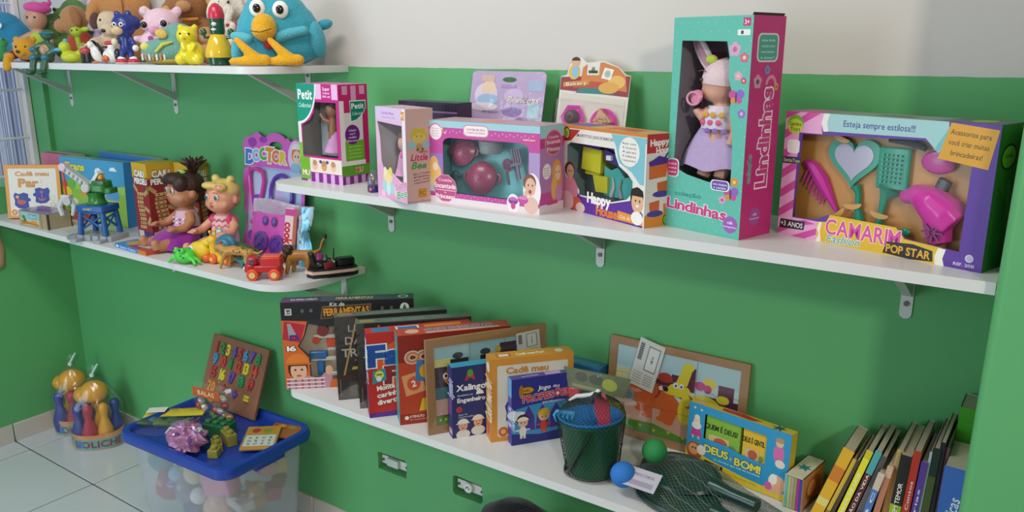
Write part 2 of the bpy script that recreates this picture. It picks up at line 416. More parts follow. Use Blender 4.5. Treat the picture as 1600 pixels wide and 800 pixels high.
# floor tiles: white ceramic, dark joints
TX, TY, TW = -3.135, -.308, .446
grout = MB('matte'); grout.add([(XL-.2, -3.6, -.004), (1.6, -3.6, -.004), (1.6, .02, -.004), (XL-.2, .02, -.004)], [(0, 1, 2, 3)], '#3a352f')
fl = struct(grout.build('floor', smooth=0))
g = .0028
tmeshes = {}
for i in range(-1, 5):
    for j in range(-3, 1):
        x0, x1 = TX+i*TW+g, TX+(i+1)*TW-g
        y0, y1 = TY+j*TW+g, TY+(j+1)*TW-g
        x0 = max(x0, XL+.001); y1 = min(y1, -.001)
        if x1 <= x0: continue
        b = MB('tile'); b.rbox(((x0+x1)/2, (y0+y1)/2, -.003), (x1-x0, y1-y0, .006), '#cbcbd2', .002, n=1); b.build('floor_tile', fl)
far = MB('tile'); far.box((-.6, -2.6, -.004), (5.3, 1.9, .007), '#c6c6c8'); far.build('distant_floor_tiles', fl)['kind'] = 'stuff'
# tiled skirting along both walls
bs = bpy.data.objects.new('baseboard_back', None); COL.objects.link(bs); struct(bs)
xs = [XL+.010, -2.243, -1.797, -1.351, -.905, -.459, -.10]
xs = [XL+.010, -2.78, -2.333, -1.893, -1.445, -1.0, -.55, -.11]
for a, c in zip(xs, xs[1:]):
    b = MB('tile'); b.rbox(((a+c)/2, -.0045, .036), (c-a-.004, .009, .072), '#c2bdb4', .002, n=1); b.build('skirting_tile', bs)
bl = bpy.data.objects.new('baseboard_left', None); COL.objects.link(bl); struct(bl)
ys = [-2.2, -1.645, -1.2, -.755, -.309, -.0095]
for a, c in zip(ys, ys[1:]):
    b = MB('tile'); b.rbox((XL+.0045, (a+c)/2, .036), (.009, c-a-.004, .072), '#c2bdb4', .002, n=1); b.build('skirting_tile', bl)
struct(MB('paint').add([(XL-.15, -3.6, 2.7), (1.6, -3.6, 2.7), (1.6, .06, 2.7), (XL-.15, .06, 2.7)], [(0, 3, 2, 1)], '#d8d4cc').build('ceiling', smooth=0))
# window: sill, frame, grille bars, striped curtain
win = bpy.data.objects.new('window_1', None); COL.objects.link(win); win.location = (XL-.10, 0, wz0); struct(win)
def wpart(name, c, d, m, kind='paint'):
    b = MB(kind); b.rbox((c[0]-win.location.x, c[1], c[2]-wz0), d, m, .002, n=1); return b.build(name, win)
xf = XL-.10
wpart('window_sill', (XL-.065, (wy0+wy1)/2, wz0+.008), (.125, wy1-wy0-.002, .016), '#7fc7a2')
wpart('window_frame', (xf-.012, wy1-.012, (wz0+wz1)/2), (.03, .020, wz1-wz0), '#e9dfe0')
wpart('window_frame', (xf, wy0+.02, (wz0+wz1)/2), (.03, .03, wz1-wz0), '#e9dfe0')
for zz in (1.148, 1.33, 1.485, 1.645, 1.805):
    b = MB('metal'); b.cyl((-.012, (wy0+wy1)/2, zz-wz0), .005, wy1-wy0-.03, '#e4e4ea', (90, 0, 0), 8); b.build('grille_bar', win)
def stripes():
    m = bpy.data.materials.new('striped_curtain_cloth'); m.use_nodes = True; nt = m.node_tree; N, L = nt.nodes, nt.links
    b = N['Principled BSDF']; b.inputs['Roughness'].default_value = .85
    tc = N.new('ShaderNodeTexCoord'); mp = N.new('ShaderNodeMapping'); mp.inputs['Scale'].default_value = (0.01, 1, 0.0)
    L.new(tc.outputs['Object'], mp.inputs['Vector'])
    nz = N.new('ShaderNodeTexNoise'); nz.inputs['Scale'].default_value = 150; nz.inputs['Detail'].default_value = 2; L.new(mp.outputs[0], nz.inputs['Vector'])
    rp = N.new('ShaderNodeValToRGB'); e = rp.color_ramp.elements
    e[0].position = .40; e[0].color = lin('#6b76a0')+[1]; e[1].position = .62; e[1].color = lin('#e6e9f2')+[1]
    k = rp.color_ramp.elements.new(.5); k.color = lin('#9aa4c4')+[1]
    L.new(nz.outputs['Fac'], rp.inputs[0]); L.new(rp.outputs[0], b.inputs['Base Color'])
    tl = N.new('ShaderNodeBsdfTranslucent'); L.new(rp.outputs[0], tl.inputs[0])
    ms = N.new('ShaderNodeMixShader'); ms.inputs[0].default_value = .35
    L.new(b.outputs[0], ms.inputs[1]); L.new(tl.outputs[0], ms.inputs[2]); L.new(ms.outputs[0], N['Material Output'].inputs[0])
    return m
cu = MB('cloth'); vs = []; fs = []; n = 120
for i in range(n+1):
    y = wy1-.02-(wy1-wy0-.06)*i/n; dx = .010*math.sin(i*1.05)+.006*math.sin(i*.37)
    vs += [(XL-.155+dx, y, wz0+.02), (XL-.155+dx, y, wz1)]
for i in range(n): fs.append((2*i, 2*i+2, 2*i+3, 2*i+1))
cu.add(vs, fs, stripes())
tag(cu.build('window_curtain'), 'navy and white striped curtain hanging behind the window grille bars', 'curtain')
# ------------------------------------------------------------------ shelves and brackets
def shelf_board(name, label, x0, x1, z0, depth, rl=0, rr=0, th=.018):
    o = []
    def corner(cx, cy, r, a0):
        return [(cx+r*math.cos(R(a0+90*k/8)), cy+r*math.sin(R(a0+90*k/8))) for k in range(9)]
    o += [(x1, -.001), (x0, -.001)]
    o += corner(x0+rl, -depth+rl, rl, 180) if rl else [(x0, -depth)]
    o += corner(x1-rr, -depth+rr, rr, 270) if rr else [(x1, -depth)]
    b = MB('board'); b.prism(o, th, '#d6d6d6', Matrix.Translation((0, 0, z0)))
    return tag(b.build(name, smooth=30), label, 'shelf')
shelf_board('wall_shelf', 'white wall shelf holding the plush toys above the green paint', XL+.003, -1.64, 1.421, .30, rr=.09)
shelf_board('wall_shelf', 'white wall shelf carrying the large windowed toy boxes', -1.632, pillar_x(1.15)-.002, 1.147, .30, rl=.05)
shelf_board('wall_shelf', 'white wall shelf carrying the dolls, crane and small toys', XL+.003, -1.612, .869, .29, rr=.13)
shelf_board('wall_shelf', 'lowest white wall shelf carrying board games and books', -1.63, pillar_x(.61)-.002, .606, .30, rl=.05)
def bracket(x, z, label, cover=.20, drop=.145, arm=.22):
    t = thing('shelf_bracket', label, 'bracket', (x, 0, z))
    b = MB('metal'); b.prism(rrect(-.0105, -drop, .0105, 0, .0104, 6)[:14]+[(-.0105, -drop+.0105)]+rrect(-.0105, -drop, .0105, 0, .0104, 6)[15:], .003, '#cfd0cd', Matrix(((1, 0, 0, 0), (0, 0, -1, 0), (0, 1, 0, 0), (0, 0, 0, 1)))); b.build('wall_plate', t)
    b = MB('metal'); b.box((0, -arm/2, -.0016), (.021, arm, .003), '#cfd0cd'); b.build('arm', t)
    b = MB('metal')
    y0, z0, y1, z1 = -.004, -drop*.62, -arm*.92, -.004
    w = .008
    b.add([(-w, y0, z0-.012), (w, y0, z0-.012), (w, y1, z1), (-w, y1, z1), (-w, y0, z0+.012), (w, y0, z0+.012), (w, y1+.02, z1), (-w, y1+.02, z1)],
          [(0, 3, 2, 1), (4, 5, 6, 7), (0, 1, 5, 4), (1, 2, 6, 5), (2, 3, 7, 6), (3, 0, 4, 7)], '#c9cac7'); b.build('brace', t)
    for zz in (-drop*.8, -.012):
        b = MB('metal'); b.cyl((0, -.0045, zz), .0048, .003, '#6f6a60', (90, 0, 0), 10); b.build('screw', t)
    return t
Z_TOP, Z_MID, Z_LEFT, Z_LOW = 1.421, 1.147, .869, .606
for x, zb, l in ((-3.093, Z_TOP, 'white metal bracket under the plush toy shelf, nearest the window wall'), (-2.44, Z_TOP, 'white metal bracket under the middle of the plush toy shelf'),
                 (-1.80, Z_TOP, 'white metal bracket under the rounded end of the plush toy shelf'),
                 (-1.504, Z_MID, 'white metal bracket below the tall doll box with pink stripes'), (-.864, Z_MID, 'white metal bracket below the kitchen toy box, middle of its shelf'),
                 (-.229, Z_MID, 'white metal bracket under the beauty set box beside the pillar'),
                 (-2.55, Z_LEFT, 'white metal bracket under the doll shelf below the toy crane'), (-1.70, Z_LEFT, 'white metal bracket under the rounded end of the doll shelf'),
                 (-1.45, Z_LOW, 'white metal bracket hidden under the board game shelf end'), (-.75, Z_LOW, 'white metal bracket under the lowest shelf behind the black bag')):
    if zb == Z_LOW: continue
    bracket(x, zb, l)
# sockets without covers, set in the recesses
for k, (x0, z0, x1, z1) in enumerate(SOCK):
    cx, cz = (x0+x1)/2, (z0+z1)/2
    t = thing('wall_socket', ('uncovered electrical switch module in a ragged wall recess', 'uncovered electrical outlet with round face in a wall recess')[k], 'socket', (cx, .012, cz))
    b = MB('metal'); b.box((0, .004, 0), (x1-x0-.008, .003, .026), '#d7d6d2'); b.build('mounting_plate', t)
    if k == 0:
        b = MB('plastic'); b.rbox((-.004, -.002, .001), (.045, .012, .024), '#c3cfc6', .003, n=2); b.build('switch_body', t)
    else:
        b = MB('plastic'); b.cyl((-.004, -.002, 0), .015, .010, '#e3e2de', (90, 0, 0), 20, ch=.002); r = b.build('outlet_face', t)
        for dx, dz in ((-.005, 0), (.005, 0), (0, .004)):
            b = MB('plastic'); b.cyl((-.004+dx, -.0075, dz), .002, .002, '#202020', (90, 0, 0), 8); b.build('pin_hole', r)
    for sx in (-1, 1):
        b = MB('metal'); b.cyl((sx*(x1-x0)*.40, .001, 0), .004, .004, '#55524c', (90, 0, 0), 10); b.build('screw', t)
    b = MB('rubber'); b.tube([(-.04, .012, .016), (-.015, .006, .022), (.015, .010, .017), (.042, .012, .02)], .0022, '#1d1d1f', 6); b.build('wire', t)

# cloth hanging on the left wall
b = MB('cloth'); vs = []; fs = []; n = 24
for j in range(9):
    for i in range(n+1):
        u = i/n; vs.append((XL+.006+.005*math.sin(u*22)*(.4+.6*j/8), -.55+.305*u-.004*math.sin(j), .845-.15*j/8*(1+.06*math.sin(u*9))))
for j in range(8):
    for i in range(n): a = j*(n+1)+i; fs.append((a, a+1, a+n+2, a+n+1))
b.add(vs, fs, '#b9936f'); o = b.build('hanging_cloth'); m = o.modifiers.new('thick', 'SOLIDIFY'); m.thickness = .002; tag(o, 'beige cloth hanging on the left wall under the window', 'cloth')
# ================================================================== boxes on the middle shelf
ZM = 1.165
# --- tall doll box with pink stripes
c = Carton('doll_box', 'tall windowed doll box with green corner badge, pink stripes and purple base', 'toy box', (-1.589, -.227, ZM), -2, .151, .090, .235,
           '#c01e84', right='#c21c68', top='#d07aa8', windows=[[(.30, .27), (.97, .27), (.97, .82), (.44, .82), (.40, .72), (.30, .64), (.10, .58), (.08, .27)]], inner='#a5a5a8')
P = c.F()
P.r(0, 0, 1, .10, '#7c1f80'); 
for k in range(5): P.r(.16+.19*k, .0, .25+.19*k, .095, '#d7a7dc')
P.r(0, .10, 1, .25, '#e9d8d2')
for k, (x, sk) in enumerate(((.36, '#e3b79e'), (.58, '#d79a62'), (.80, '#e6bfa8'))): P.e(x, .175, .07, .055, sk); P.e(x, .20, .05, .03, '#b98a62')
P.e(.50, .215, .035, .018, '#3d4f8a'); P.e(.66, .215, .035, .018, '#3d4f8a')
P.r(0, .02, .24, .25, '#6fae2d'); P.p([(0, .25), (.08, .25), (.08, .40), (.0, .42)], '#7ab93a')
P.r(0, .27, .075, .40, '#7ab93a'); P.r(0, .40, .075, .62, '#dcdcda')
P.t('MU', .13, .09, .06, '#f3f0e8', out='#c93030')
for k in range(2): P.r(.46+.38*k, .85, .60+.38*k, 1, '#e8b6df')
P.t('Super', .72, .955, .035, '#f4e6f0'); P.t('bonecas', .72, .915, .022, '#f4e6f0'); P.t('100% vinil', .72, .88, .022, '#f4e6f0')
P.p([(0, 1), (0, .58)]+[(.02+.46*math.cos(R(a)), 1-.41*math.sin(R(a))) for a in range(90, -1, -9)], '#dff0ea')
P.p([(0, 1), (0, .60)]+[(.02+.43*math.cos(R(a)), 1-.385*math.sin(R(a))) for a in range(90, -1, -9)], '#16917a')
P.t('Petit', .21, .895, .10, '#f4f7f4', w=.34, bold=.025); P.t('Collection', .19, .785, .045, '#bfe6da', w=.30, it=.3)
P.r(.93, .27, 1, .83, '#c01e84')
c.front(P)
P = c.Rt()
P.r(0, 0, 1, .085, '#7c1f80'); P.r(0, .085, 1, .19, '#5f9a2c'); P.r(0, .19, .85, .235, '#e6e2de')
for k in range(3): P.r(.12+.28*k, .0, .26+.28*k, .08, '#c9a0d0')
P.r(0, .235, .82, .44, '#6fae2d'); P.r(0, .235, .16, .84, '#eae6e4'); P.r(.16, .44, .80, .72, '#dcd8d8')
for k in range(3): P.r(.12+.30*k, .90-(.07 if k == 1 else 0), .30+.30*k, .985, '#d99cc4')
P.e(.42, .50, .26, .10, '#6d2180'); P.t('Coleção', .42, .545, .022, '#e8d6ee'); P.t('com 3', .42, .51, .022, '#e8d6ee'); P.t('modelos', .42, .475, .022, '#e8d6ee'); P.t('diferentes', .42, .44, .022, '#e8d6ee', w=.4)
P.p([(.36, .84), (.93, .84), (.93, .76), (.80, .69), (.60, .64), (.38, .62)], '#dff0ea'); P.p([(.38, .83), (.91, .83), (.91, .76), (.79, .70), (.60, .65), (.40, .635)], '#16806c')
P.t('Petit', .64, .785, .055, '#f4f7f4', w=.42, bold=.025); P.t('Collection', .62, .71, .03, '#bfe6da', w=.38, it=.3)
for k in range(4): P.t('para brincar', .50, .38-.035*k, .014, '#c8e0a0', w=.45)
P.t('MU', .62, .14, .05, '#e04848', out='#f3f0e8'); c.right(P)
b = MB('cloth')      # inner card and the small dark-haired doll
b.add([(.030, .045, .06), (.145, .045, .06), (.145, .045, .22), (.030, .045, .22)], [(0, 1, 2, 3)], '#9a9a9e'); b.build('inner_card', c.o, smooth=0)
P = Print(.06, .07); P.r(0, .35, .8, 1, '#b04a98'); P.e(.45, .75, .3, .2, '#d9c6d6'); P.t('BY', .32, .17, .26, '#5f7f3a', bold=.03); P.build('inner_print', c.o, (.052, .044, .115), (1, 0, 0), (0, 0, 1))
b = MB('skin'); b.ell((.112, .03, .175), (.020, .018, .021), '#8a5a40'); b.tube([(.112, .03, .16), (.110, .03, .12), (.112, .028, .075)], [.010, .013, .016], '#8a5a40')
b.tube([(.102, .028, .145), (.086, .024, .150), (.074, .022, .165)], [.006, .0055, .005], '#8a5a40'); d = fuse(b.build('doll', c.o), .002, 4); d.location = (-.006, -.008, 0)
b = MB('hair'); b.ell((.114, .033, .183), (.023, .019, .020), '#1f1a1c'); b.ell((.128, .033, .168), (.012, .012, .024), '#1f1a1c'); b.build('hair', d)
b = MB('cloth'); b.lathe([(.009, .05), (.013, .035), (.024, .008), (.026, 0)], '#c98fc0', (.113, .030, .075)); b.build('dress', d)
# --- dark purple box standing behind, between the two doll boxes
c = Carton('game_box', 'dark purple toothed-pattern box standing behind the pale pink doll box', 'toy box', (-1.345, -.130, ZM), -3, .185, .05, .198, '#33203f', top='#4d3a58')
P = c.F(); P.r(.0, .0, .12, 1, '#241730'); P.t('W', .06, .88, .08, '#c9b28a'); 
for k in range(14): P.p([(.30+.05*k, .90), (.34+.05*k, .90), (.34+.05*k, .97), (.32+.05*k, 1.0), (.30+.05*k, .97)], '#1d1226')
P.r(.3, .88, 1, .90, '#7b5b8c'); P.e(.06, .5, .04, .14, '#5a3e6a'); c.front(P)
# --- small capsule toy
p, s = at(583.5, 293, -.255)
t = thing('capsule_toy', 'small blue capsule toy with clear dome between two doll boxes', 'toy', (p.x, p.y, ZM))
b = MB('plastic'); b.lathe([(.010, 0), (.013, .002), (.0135, .012), (.011, .016)], '#27307c', n=18); b.build('base', t)
b = MB('plastic'); b.cyl((.004, -.0125, .008), .004, .003, '#e0604f', (90, 0, 0), 10); b.build('button', t)
b = MB('plastic'); b.ell((0, 0, .022), (.0045, .0045, .008), '#c0543c'); b.ell((0, 0, .033), .0055, '#d9a37a'); b.build('figure', t)
b = MB(); b.lathe([(.0125, .015), (.0135, .024), (.012, .036), (.007, .044), (0, .047)], film('toy_dome', '#cfd6e4', .08, .10), n=18); b.build('dome', t)
# --- pale pink fairy doll box
c = Carton('doll_box', 'pale pink doll box with a small yellow-haired figure on its beige side', 'toy box', (-1.271, -.284, ZM), -17.5, .127, .066, .196,
           '#e3b6d4', right='#cfaaa4', top='#c9a3b4', windows=[[(.06, .84), (.14, .66), (.16, .40), (.28, .28), (.52, .30), (.88, .20), (.88, .82)]], inner='#dcd8de')
P = c.F(); P.r(.0, .86, 1, 1, '#d9c0e6'); P.r(.90, .20, 1, 1, '#e9dfea'); P.t('Little Bee', .42, .94, .03, '#a25aa8', w=.42); P.t('bonequinha fashion', .46, .895, .02, '#b88ac0', w=.46)
P.r(.86, .88, .97, .97, '#d8973a'); P.t('PC', .915, .925, .04, '#fff1d8')
P.p([(.0, .0), (1, 0), (1, .2), (.88, .19), (.70, .22), (.5, .29), (.28, .27), (.14, .38), (0, .36)], '#e6a8d0')
P.e(.36, .24, .16, .085, '#f1dc7a'); P.e(.36, .225, .11, .06, '#f4d6b4'); P.e(.28, .30, .05, .05, '#efe6d0'); P.e(.46, .31, .06, .045, '#e6d66a')
P.e(.25, .13, .09, .07, '#a9d9e2'); P.e(.50, .12, .09, .06, '#a9d9e2'); P.e(.38, .11, .07, .075, '#d5e8e4'); P.e(.62, .10, .07, .06, '#f3c3da'); P.e(.20, .05, .07, .04, '#f3c3da')
P.t('Little', .80, .185, .075, '#d0439a', out='#fbeaf4', w=.36, rot=18, it=.2); P.t('Bee', .82, .09, .085, '#3fae62', out='#fbeaf4', w=.34, rot=16, it=.2); c.front(P)
P = c.Rt(); P.r(0, 0, 1, .02, '#b98f9c'); P.e(.48, .72, .30, .07, '#c9b438'); P.e(.48, .69, .25, .055, '#d4bf62'); P.e(.33, .76, .08, .04, '#c9b438'); P.e(.63, .76, .08, .04, '#c9b438')
P.p([(.36, .71), (.42, .72), (.42, .70)], '#54704a'); P.p([(.54, .72), (.60, .71), (.54, .70)], '#54704a')
P.e(.20, .62, .16, .035, '#8fc6cc'); P.e(.76, .62, .16, .035, '#8fc6cc'); P.e(.48, .60, .12, .035, '#b79a70'); P.e(.42, .57, .05, .02, '#8a6b3c'); P.e(.60, .57, .05, .02, '#8a6b3c')
P.t('Minha', .62, .545, .022, '#9a3f6a', w=.3, it=.3); P.t('Little', .46, .49, .07, '#c2366e', w=.6, it=.25, bold=.03); P.t('Bee', .44, .405, .075, '#4a9a4e', w=.52, it=.25, bold=.03)
for k, q in enumerate(('São 7 fadas', 'lindinhas', 'para você', 'colecionar!')): P.t(q, .54, .315-.032*k, .02, '#4b3540', w=.56 if k else .62, rot=4)
P.r(.40, .05, .72, .15, '#c98d2e'); P.t('PC', .56, .10, .05, '#6a7a2c'); P.t('toys', .56, .03, .012, '#7b5c50'); c.right(P)
b = MB('skin'); b.ell((.080, .036, .122), (.018, .018, .021), '#caa08c'); b.tube([(.080, .036, .105), (.080, .036, .08)], [.009, .016], '#caa08c'); d = fuse(b.build('doll', c.o), .002, 4); d.location = (.010, -.014, 0)
b = MB('hair'); b.ell((.078, .040, .135), (.021, .019, .017), '#6b5a48'); b.ell((.088, .040, .148), (.010, .010, .009), '#6b5a48'); b.build('hair', d)
b = MB('cloth'); b.lathe([(.012, .05), (.016, .042), (.020, .02), (.026, 0)], '#c98fb4', (.080, .036, .055)); b.build('dress', d)
b = MB('cloth'); b.ell((.085, .022, .098), (.007, .004, .006), '#d86aa6'); b.ell((.098, .022, .098), (.007, .004, .006), '#d86aa6'); b.build('bow', d)
b = MB('cloth'); b.prism(ellp(.045, .095, .028, .040, 16), .002, '#a7a3a8', Matrix(((1, 0, 0, 0), (0, 0, -1, .052), (0, 1, 0, 0), (0, 0, 0, 1)))); b.ell((.035, .045, .075), (.017, .006, .022), '#9c989e'); b.build('wings', c.o)
# --- enchanted kitchen box
def mitre(c, pts): return pts
w, h = .276, .172
c = Carton('kitchen_set_box', 'wide pink and aqua toy kitchen box showing dark red pots through its window', 'toy box', (-1.134, -.268, ZM), .9, w, .090, h,
           '#bd3f97', right='#b37bb5', top='#b89aa8', left='#d9a7c8', windows=[rrect(.135, .135, .905, .80, .07, 4)], inner='#6fb4b8', )
P = c.F()
P.r(0, .92, 1, 1, '#9cc6d2'); P.r(0, 0, 1, .075, '#e3d6dc'); P.r(0, .30, .13, .60, '#8d73b8'); P.r(0, .13, .13, .34, '#a9c6d6'); P.r(.91, .12, 1, .70, '#a98fc4')
for k in range(26): P.c(.14+.032*k, .865+(k % 2)*.02, .012, '#d679b8', 8)
for k in range(22): P.c(.14+.032*k, .098+(k % 2)*.018, .010, '#d679b8', 8)
P._poly(P.S(rrect(.33, .83, .56, .97, .04)), '#c9879f'); P._poly(P.S(rrect(.338, .842, .552, .958, .035)), '#f0dfe2'); P.t('CONTÉM UM LINDO', .445, .915, .025, '#b0507c', w=.17); P.t('CONJUNTO DE PANELAS', .445, .878, .022, '#b0507c', w=.17)
P.c(.068, .86, .105, '#d25aa0'); P.c(.068, .86, .092, '#f2e6ea')
for k in range(4): P.t('Para meninas', .068, .905-.03*k, .014, '#b76a94', w=.07)
P.r(.84, .82, .98, .86, '#c83f7a'); P.t('INDICADO', .91, .84, .018, '#f6dfe8', w=.10)
P.star(.125, .90, .03, .014, 5, '#e5d877'); P.star(.16, .86, .018, .009, 5, '#e5d877')
P.e(.045, .44, .045, .13, '#e7b064'); P.e(.06, .36, .055, .12, '#e9b868'); P.e(.058, .44, .026, .05, '#f1d3b6'); P.e(.05, .26, .05, .06, '#e4c27c')
P._poly(ellp(.15*w, .185*h, .115*w, .175*h, 10), '#d88fa8'); P._poly(ellp(.15*w, .185*h, .108*w, .165*h, 10), '#b8497e')
P.t('Cozinha', .15, .285, .035, '#f2cfd8', w=.13, it=.1); P.t('Encantada', .15, .215, .06, '#f5dde2', w=.20, bold=.03); P.r(.05, .155, .25, .165, '#f0c0cf'); P.t('das', .15, .135, .02, '#f5dde2'); P.t('Princesas', .15, .085, .055, '#f5dde2', w=.18, bold=.03)
P.e(.935, .26, .075, .21, '#f1e4ec'); P.e(.775, .10, .055, .11, '#f1e4ec')
P.e(.93, .10, .06, .10, '#e0b8ac'); P.e(.915, .36, .055, .10, '#7a4a34'); P.e(.922, .31, .044, .105, '#deb098'); P.e(.905, .33, .006, .012, '#352018', 8); P.e(.94, .33, .006, .012, '#352018', 8); P.e(.92, .255, .014, .024, '#a33a3e', 10)
P.p([(.87, .17), (.90, .20), (.885, .27), (.87, .25)], '#deb098'); P.e(.86, .155, .045, .05, '#c04a9c'); P.e(.86, .175, .042, .02, '#dd7fbd'); P.e(.775, .13, .042, .045, '#7f3a9a'); P.e(.775, .15, .040, .02, '#c765b4'); P.e(.775, .07, .02, .04, '#cc3f86')
c.front(P)
P = c.Rt(); P.r(0, .86, 1, 1, '#9cc6d2'); P.r(0, 0, 1, .10, '#e0d3da'); P.r(0, .75, 1, .86, '#c1327f'); P.r(0, .10, 1, .24, '#c14b94')
P.e(.55, .80, .36, .15, '#d98da8'); P.e(.55, .80, .33, .135, '#b44a7c'); P.t('Cozinha', .55, .865, .03, '#f2cfd8', w=.42); P.t('Encantada', .55, .81, .045, '#f5dde2', w=.56); P.t('Princesas', .55, .73, .05, '#f5dde2', w=.52)
P.e(.28, .48, .17, .09, '#efe6ec'); 
for k in range(4): P.t('Brinquedo', .28, .52-.028*k, .014, '#8a6a86', w=.22)
P.e(.70, .46, .20, .14, '#e2a152'); P.e(.72, .36, .20, .16, '#e0984a'); P.e(.74, .44, .12, .09, '#eecab0'); P.e(.68, .45, .02, .016, '#4a6b9a', 8); P.e(.80, .45, .02, .016, '#4a6b9a', 8); P.e(.60, .27, .13, .14, '#e5b05e'); P.e(.80, .2, .16, .10, '#c98fb8'); P.r(.30, .085, .75, .115, '#c83f7a'); c.right(P)
P = c.Tp(); P.r(.30, .2, .8, .7, '#c79aa8'); P.e(.5, .5, .1, .25, '#c98b6a'); c.topp(P)
b = MB('card'); b.add([(.012, .060, .012), (w-.012, .060, .012), (w-.012, .060, h-.012), (.012, .060, h-.012)], [(0, 1, 2, 3)], '#69b3b7'); b.build('inner_card', c.o, smooth=0)
def pot(x, z, r, tilt, name):
    o = MB('plastic'); T = TR((x, .040, z), tilt)
    o.lathe([(r*.80, -r*.55), (r*.95, -r*.35), (r, -r*.05), (r*1.05, 0), (r*.98, .002), (r*.72, r*.30), (r*.3, r*.44), (0, r*.47)], '#8a2b4e', (x, .036, z), tilt, 24)
    q = o.build(name, c.o)
    k = MB('plastic'); k.ell(tuple(T @ Vector((0, -.002, r*.5))), r*.16, '#9c2f58'); k.build('lid_knob', q)
    for sx in (-1, 1): k = MB('plastic'); k.tube([tuple(T @ Vector((sx*r, -.3*r, 0))), tuple(T @ Vector((sx*r*1.25, -.2*r, .002))), tuple(T @ Vector((sx*r*1.25, .2*r, .002))), tuple(T @ Vector((sx*r, .3*r, 0)))], r*.08, '#8a2b4e', 6); k.build('handle', q)
    return q
pot(.062, .108, .030, (75, 0, 0), 'saucepan'); pot(.110, .055, .033, (80, 0, 10), 'saucepan')
b = MB('plastic'); b.lathe([(.021, 0), (.024, .004), (.026, .024), (.027, .026)], '#8a8f92', (.135, .036, .108), None, 24); b.cyl((.135, .036, .136), .026, .005, '#a23a56', None, 24, .022); b.build('grey_pot', c.o)
b = MB('plastic'); b.tube([(.040, .040, .053), (.058, .036, .056), (.075, .034, .058)], .004, '#3a4a52', 8); b.ell((.038, .040, .053), (.011, .006, .011), '#2f5d62'); b.build('ladle', c.o)
b = MB('plastic'); b.prism(ellp(0, 0, .012, .014, 16), .003, '#7c3a62', TR((.170, .046, .085), (100, 0, 0))); b.tube([(.170, .043, .072), (.176, .042, .045)], .0025, '#4b2f48', 6)
for i in range(3):
    for j in range(3): b.cyl((.164+.006*i, .0425, .079+.006*j), .0016, .002, '#3f2236', (100, 0, 0), 8)
b.build('skimmer', c.o)
b = MB('plastic')
for k in range(4): b.box((.183+.006*k, .044, .105), (.0032, .003, .030), '#6b3558', (0, -14, 0))
b.box((.190, .044, .088), (.026, .003, .006), '#6b3558', (0, -14, 0)); b.box((.197, .044, .072), (.006, .003, .03), '#6b3558', (0, -14, 0)); b.build('fork_spatula', c.o)
# --- lilac blister pack leaning on the wall behind
t = thing('blister_pack', 'shiny lilac princess accessory pack leaning on the wall behind the kitchen box', 'toy pack', (-1.198, -.085, ZM), 0, rx=-12)
wb, hb = .205, .272
b = MB('card'); b.prism(rrect(0, 0, wb, hb, .012), .0015, '#b9a2c6', Matrix(((1, 0, 0, 0), (0, 0, -1, 0), (0, 1, 0, 0), (0, 0, 0, 1))), [ellp(.52*wb, .93*hb, .020, .006, 14)]); b.build('backing_card', t, smooth=0)
P = Print(wb, hb); P.z = .0018
P.e(.22, .80, .16, .10, '#d7cbe0'); P.e(.25, .85, .10, .07, '#e3c7b0'); P.r(.14, .91, .32, .965, '#cfb2a0'); P.e(.25, .76, .15, .05, '#9fb8d8'); P.e(.2, .70, .2, .035, '#dcd0dd')
P.e(.6, .80, .13, .06, '#cdb6da'); P.t('Princess', .72, .77, .055, '#e8dcc2', w=.42, out='#8a66a4', it=.25); P.r(.78, .84, .98, .93, '#a5b3d2'); P.r(.80, .62, .96, .74, '#a8c8d4'); P.e(.60, .665, .14, .04, '#8e6fb0'); P.t('dream', .30, .66, .022, '#8e6fb0', w=.22)
P.r(.42, .86, .62, .89, '#a98bc0'); P.p([(0, .0), (1, 0), (1, .5), (.5, .62), (0, .52)], '#bfa8cc'); P.build('card_print', t, (0, -.0003, 0), (1, 0, 0), (0, 0, 1))
for k, (x, z, r) in enumerate(((.050, .135, .026), (.112, .135, .026), (.155, .150, .020))):
    b = MB('gloss'); b.lathe([(r*.55, .001), (r*.8, .010), (r, .012), (r, .006), (r*.9, .002)], '#a889c2' if k < 2 else '#c9b4d8', (x, 0, z), (90, 0, 0), 20); b.lathe([(0, .008), (r*.55, .006), (r*.56, .002)], '#d9d2de', (x, 0, z), (90, 0, 0), 20); b.build('play_shoe' if k < 2 else 'bangle', t)
shell('clear_shell', t, [(.012, .03), (.195, .03), (.195, .195), (.165, .215), (.120, .185), (.05, .185), (.012, .20)], .018, film('blister_shell', '#ffffff', .0, .0, .08, .0006, 30))
b = MB(); b.add([(.0, -.003, .0), (wb, -.003, 0), (wb, -.003, hb), (0, -.003, hb)], [(0, 1, 2, 3)], film('shrink_film', '#ffffff', .03, .0, .1, .002, 25)); b.build('clear_wrap', t, smooth=0)
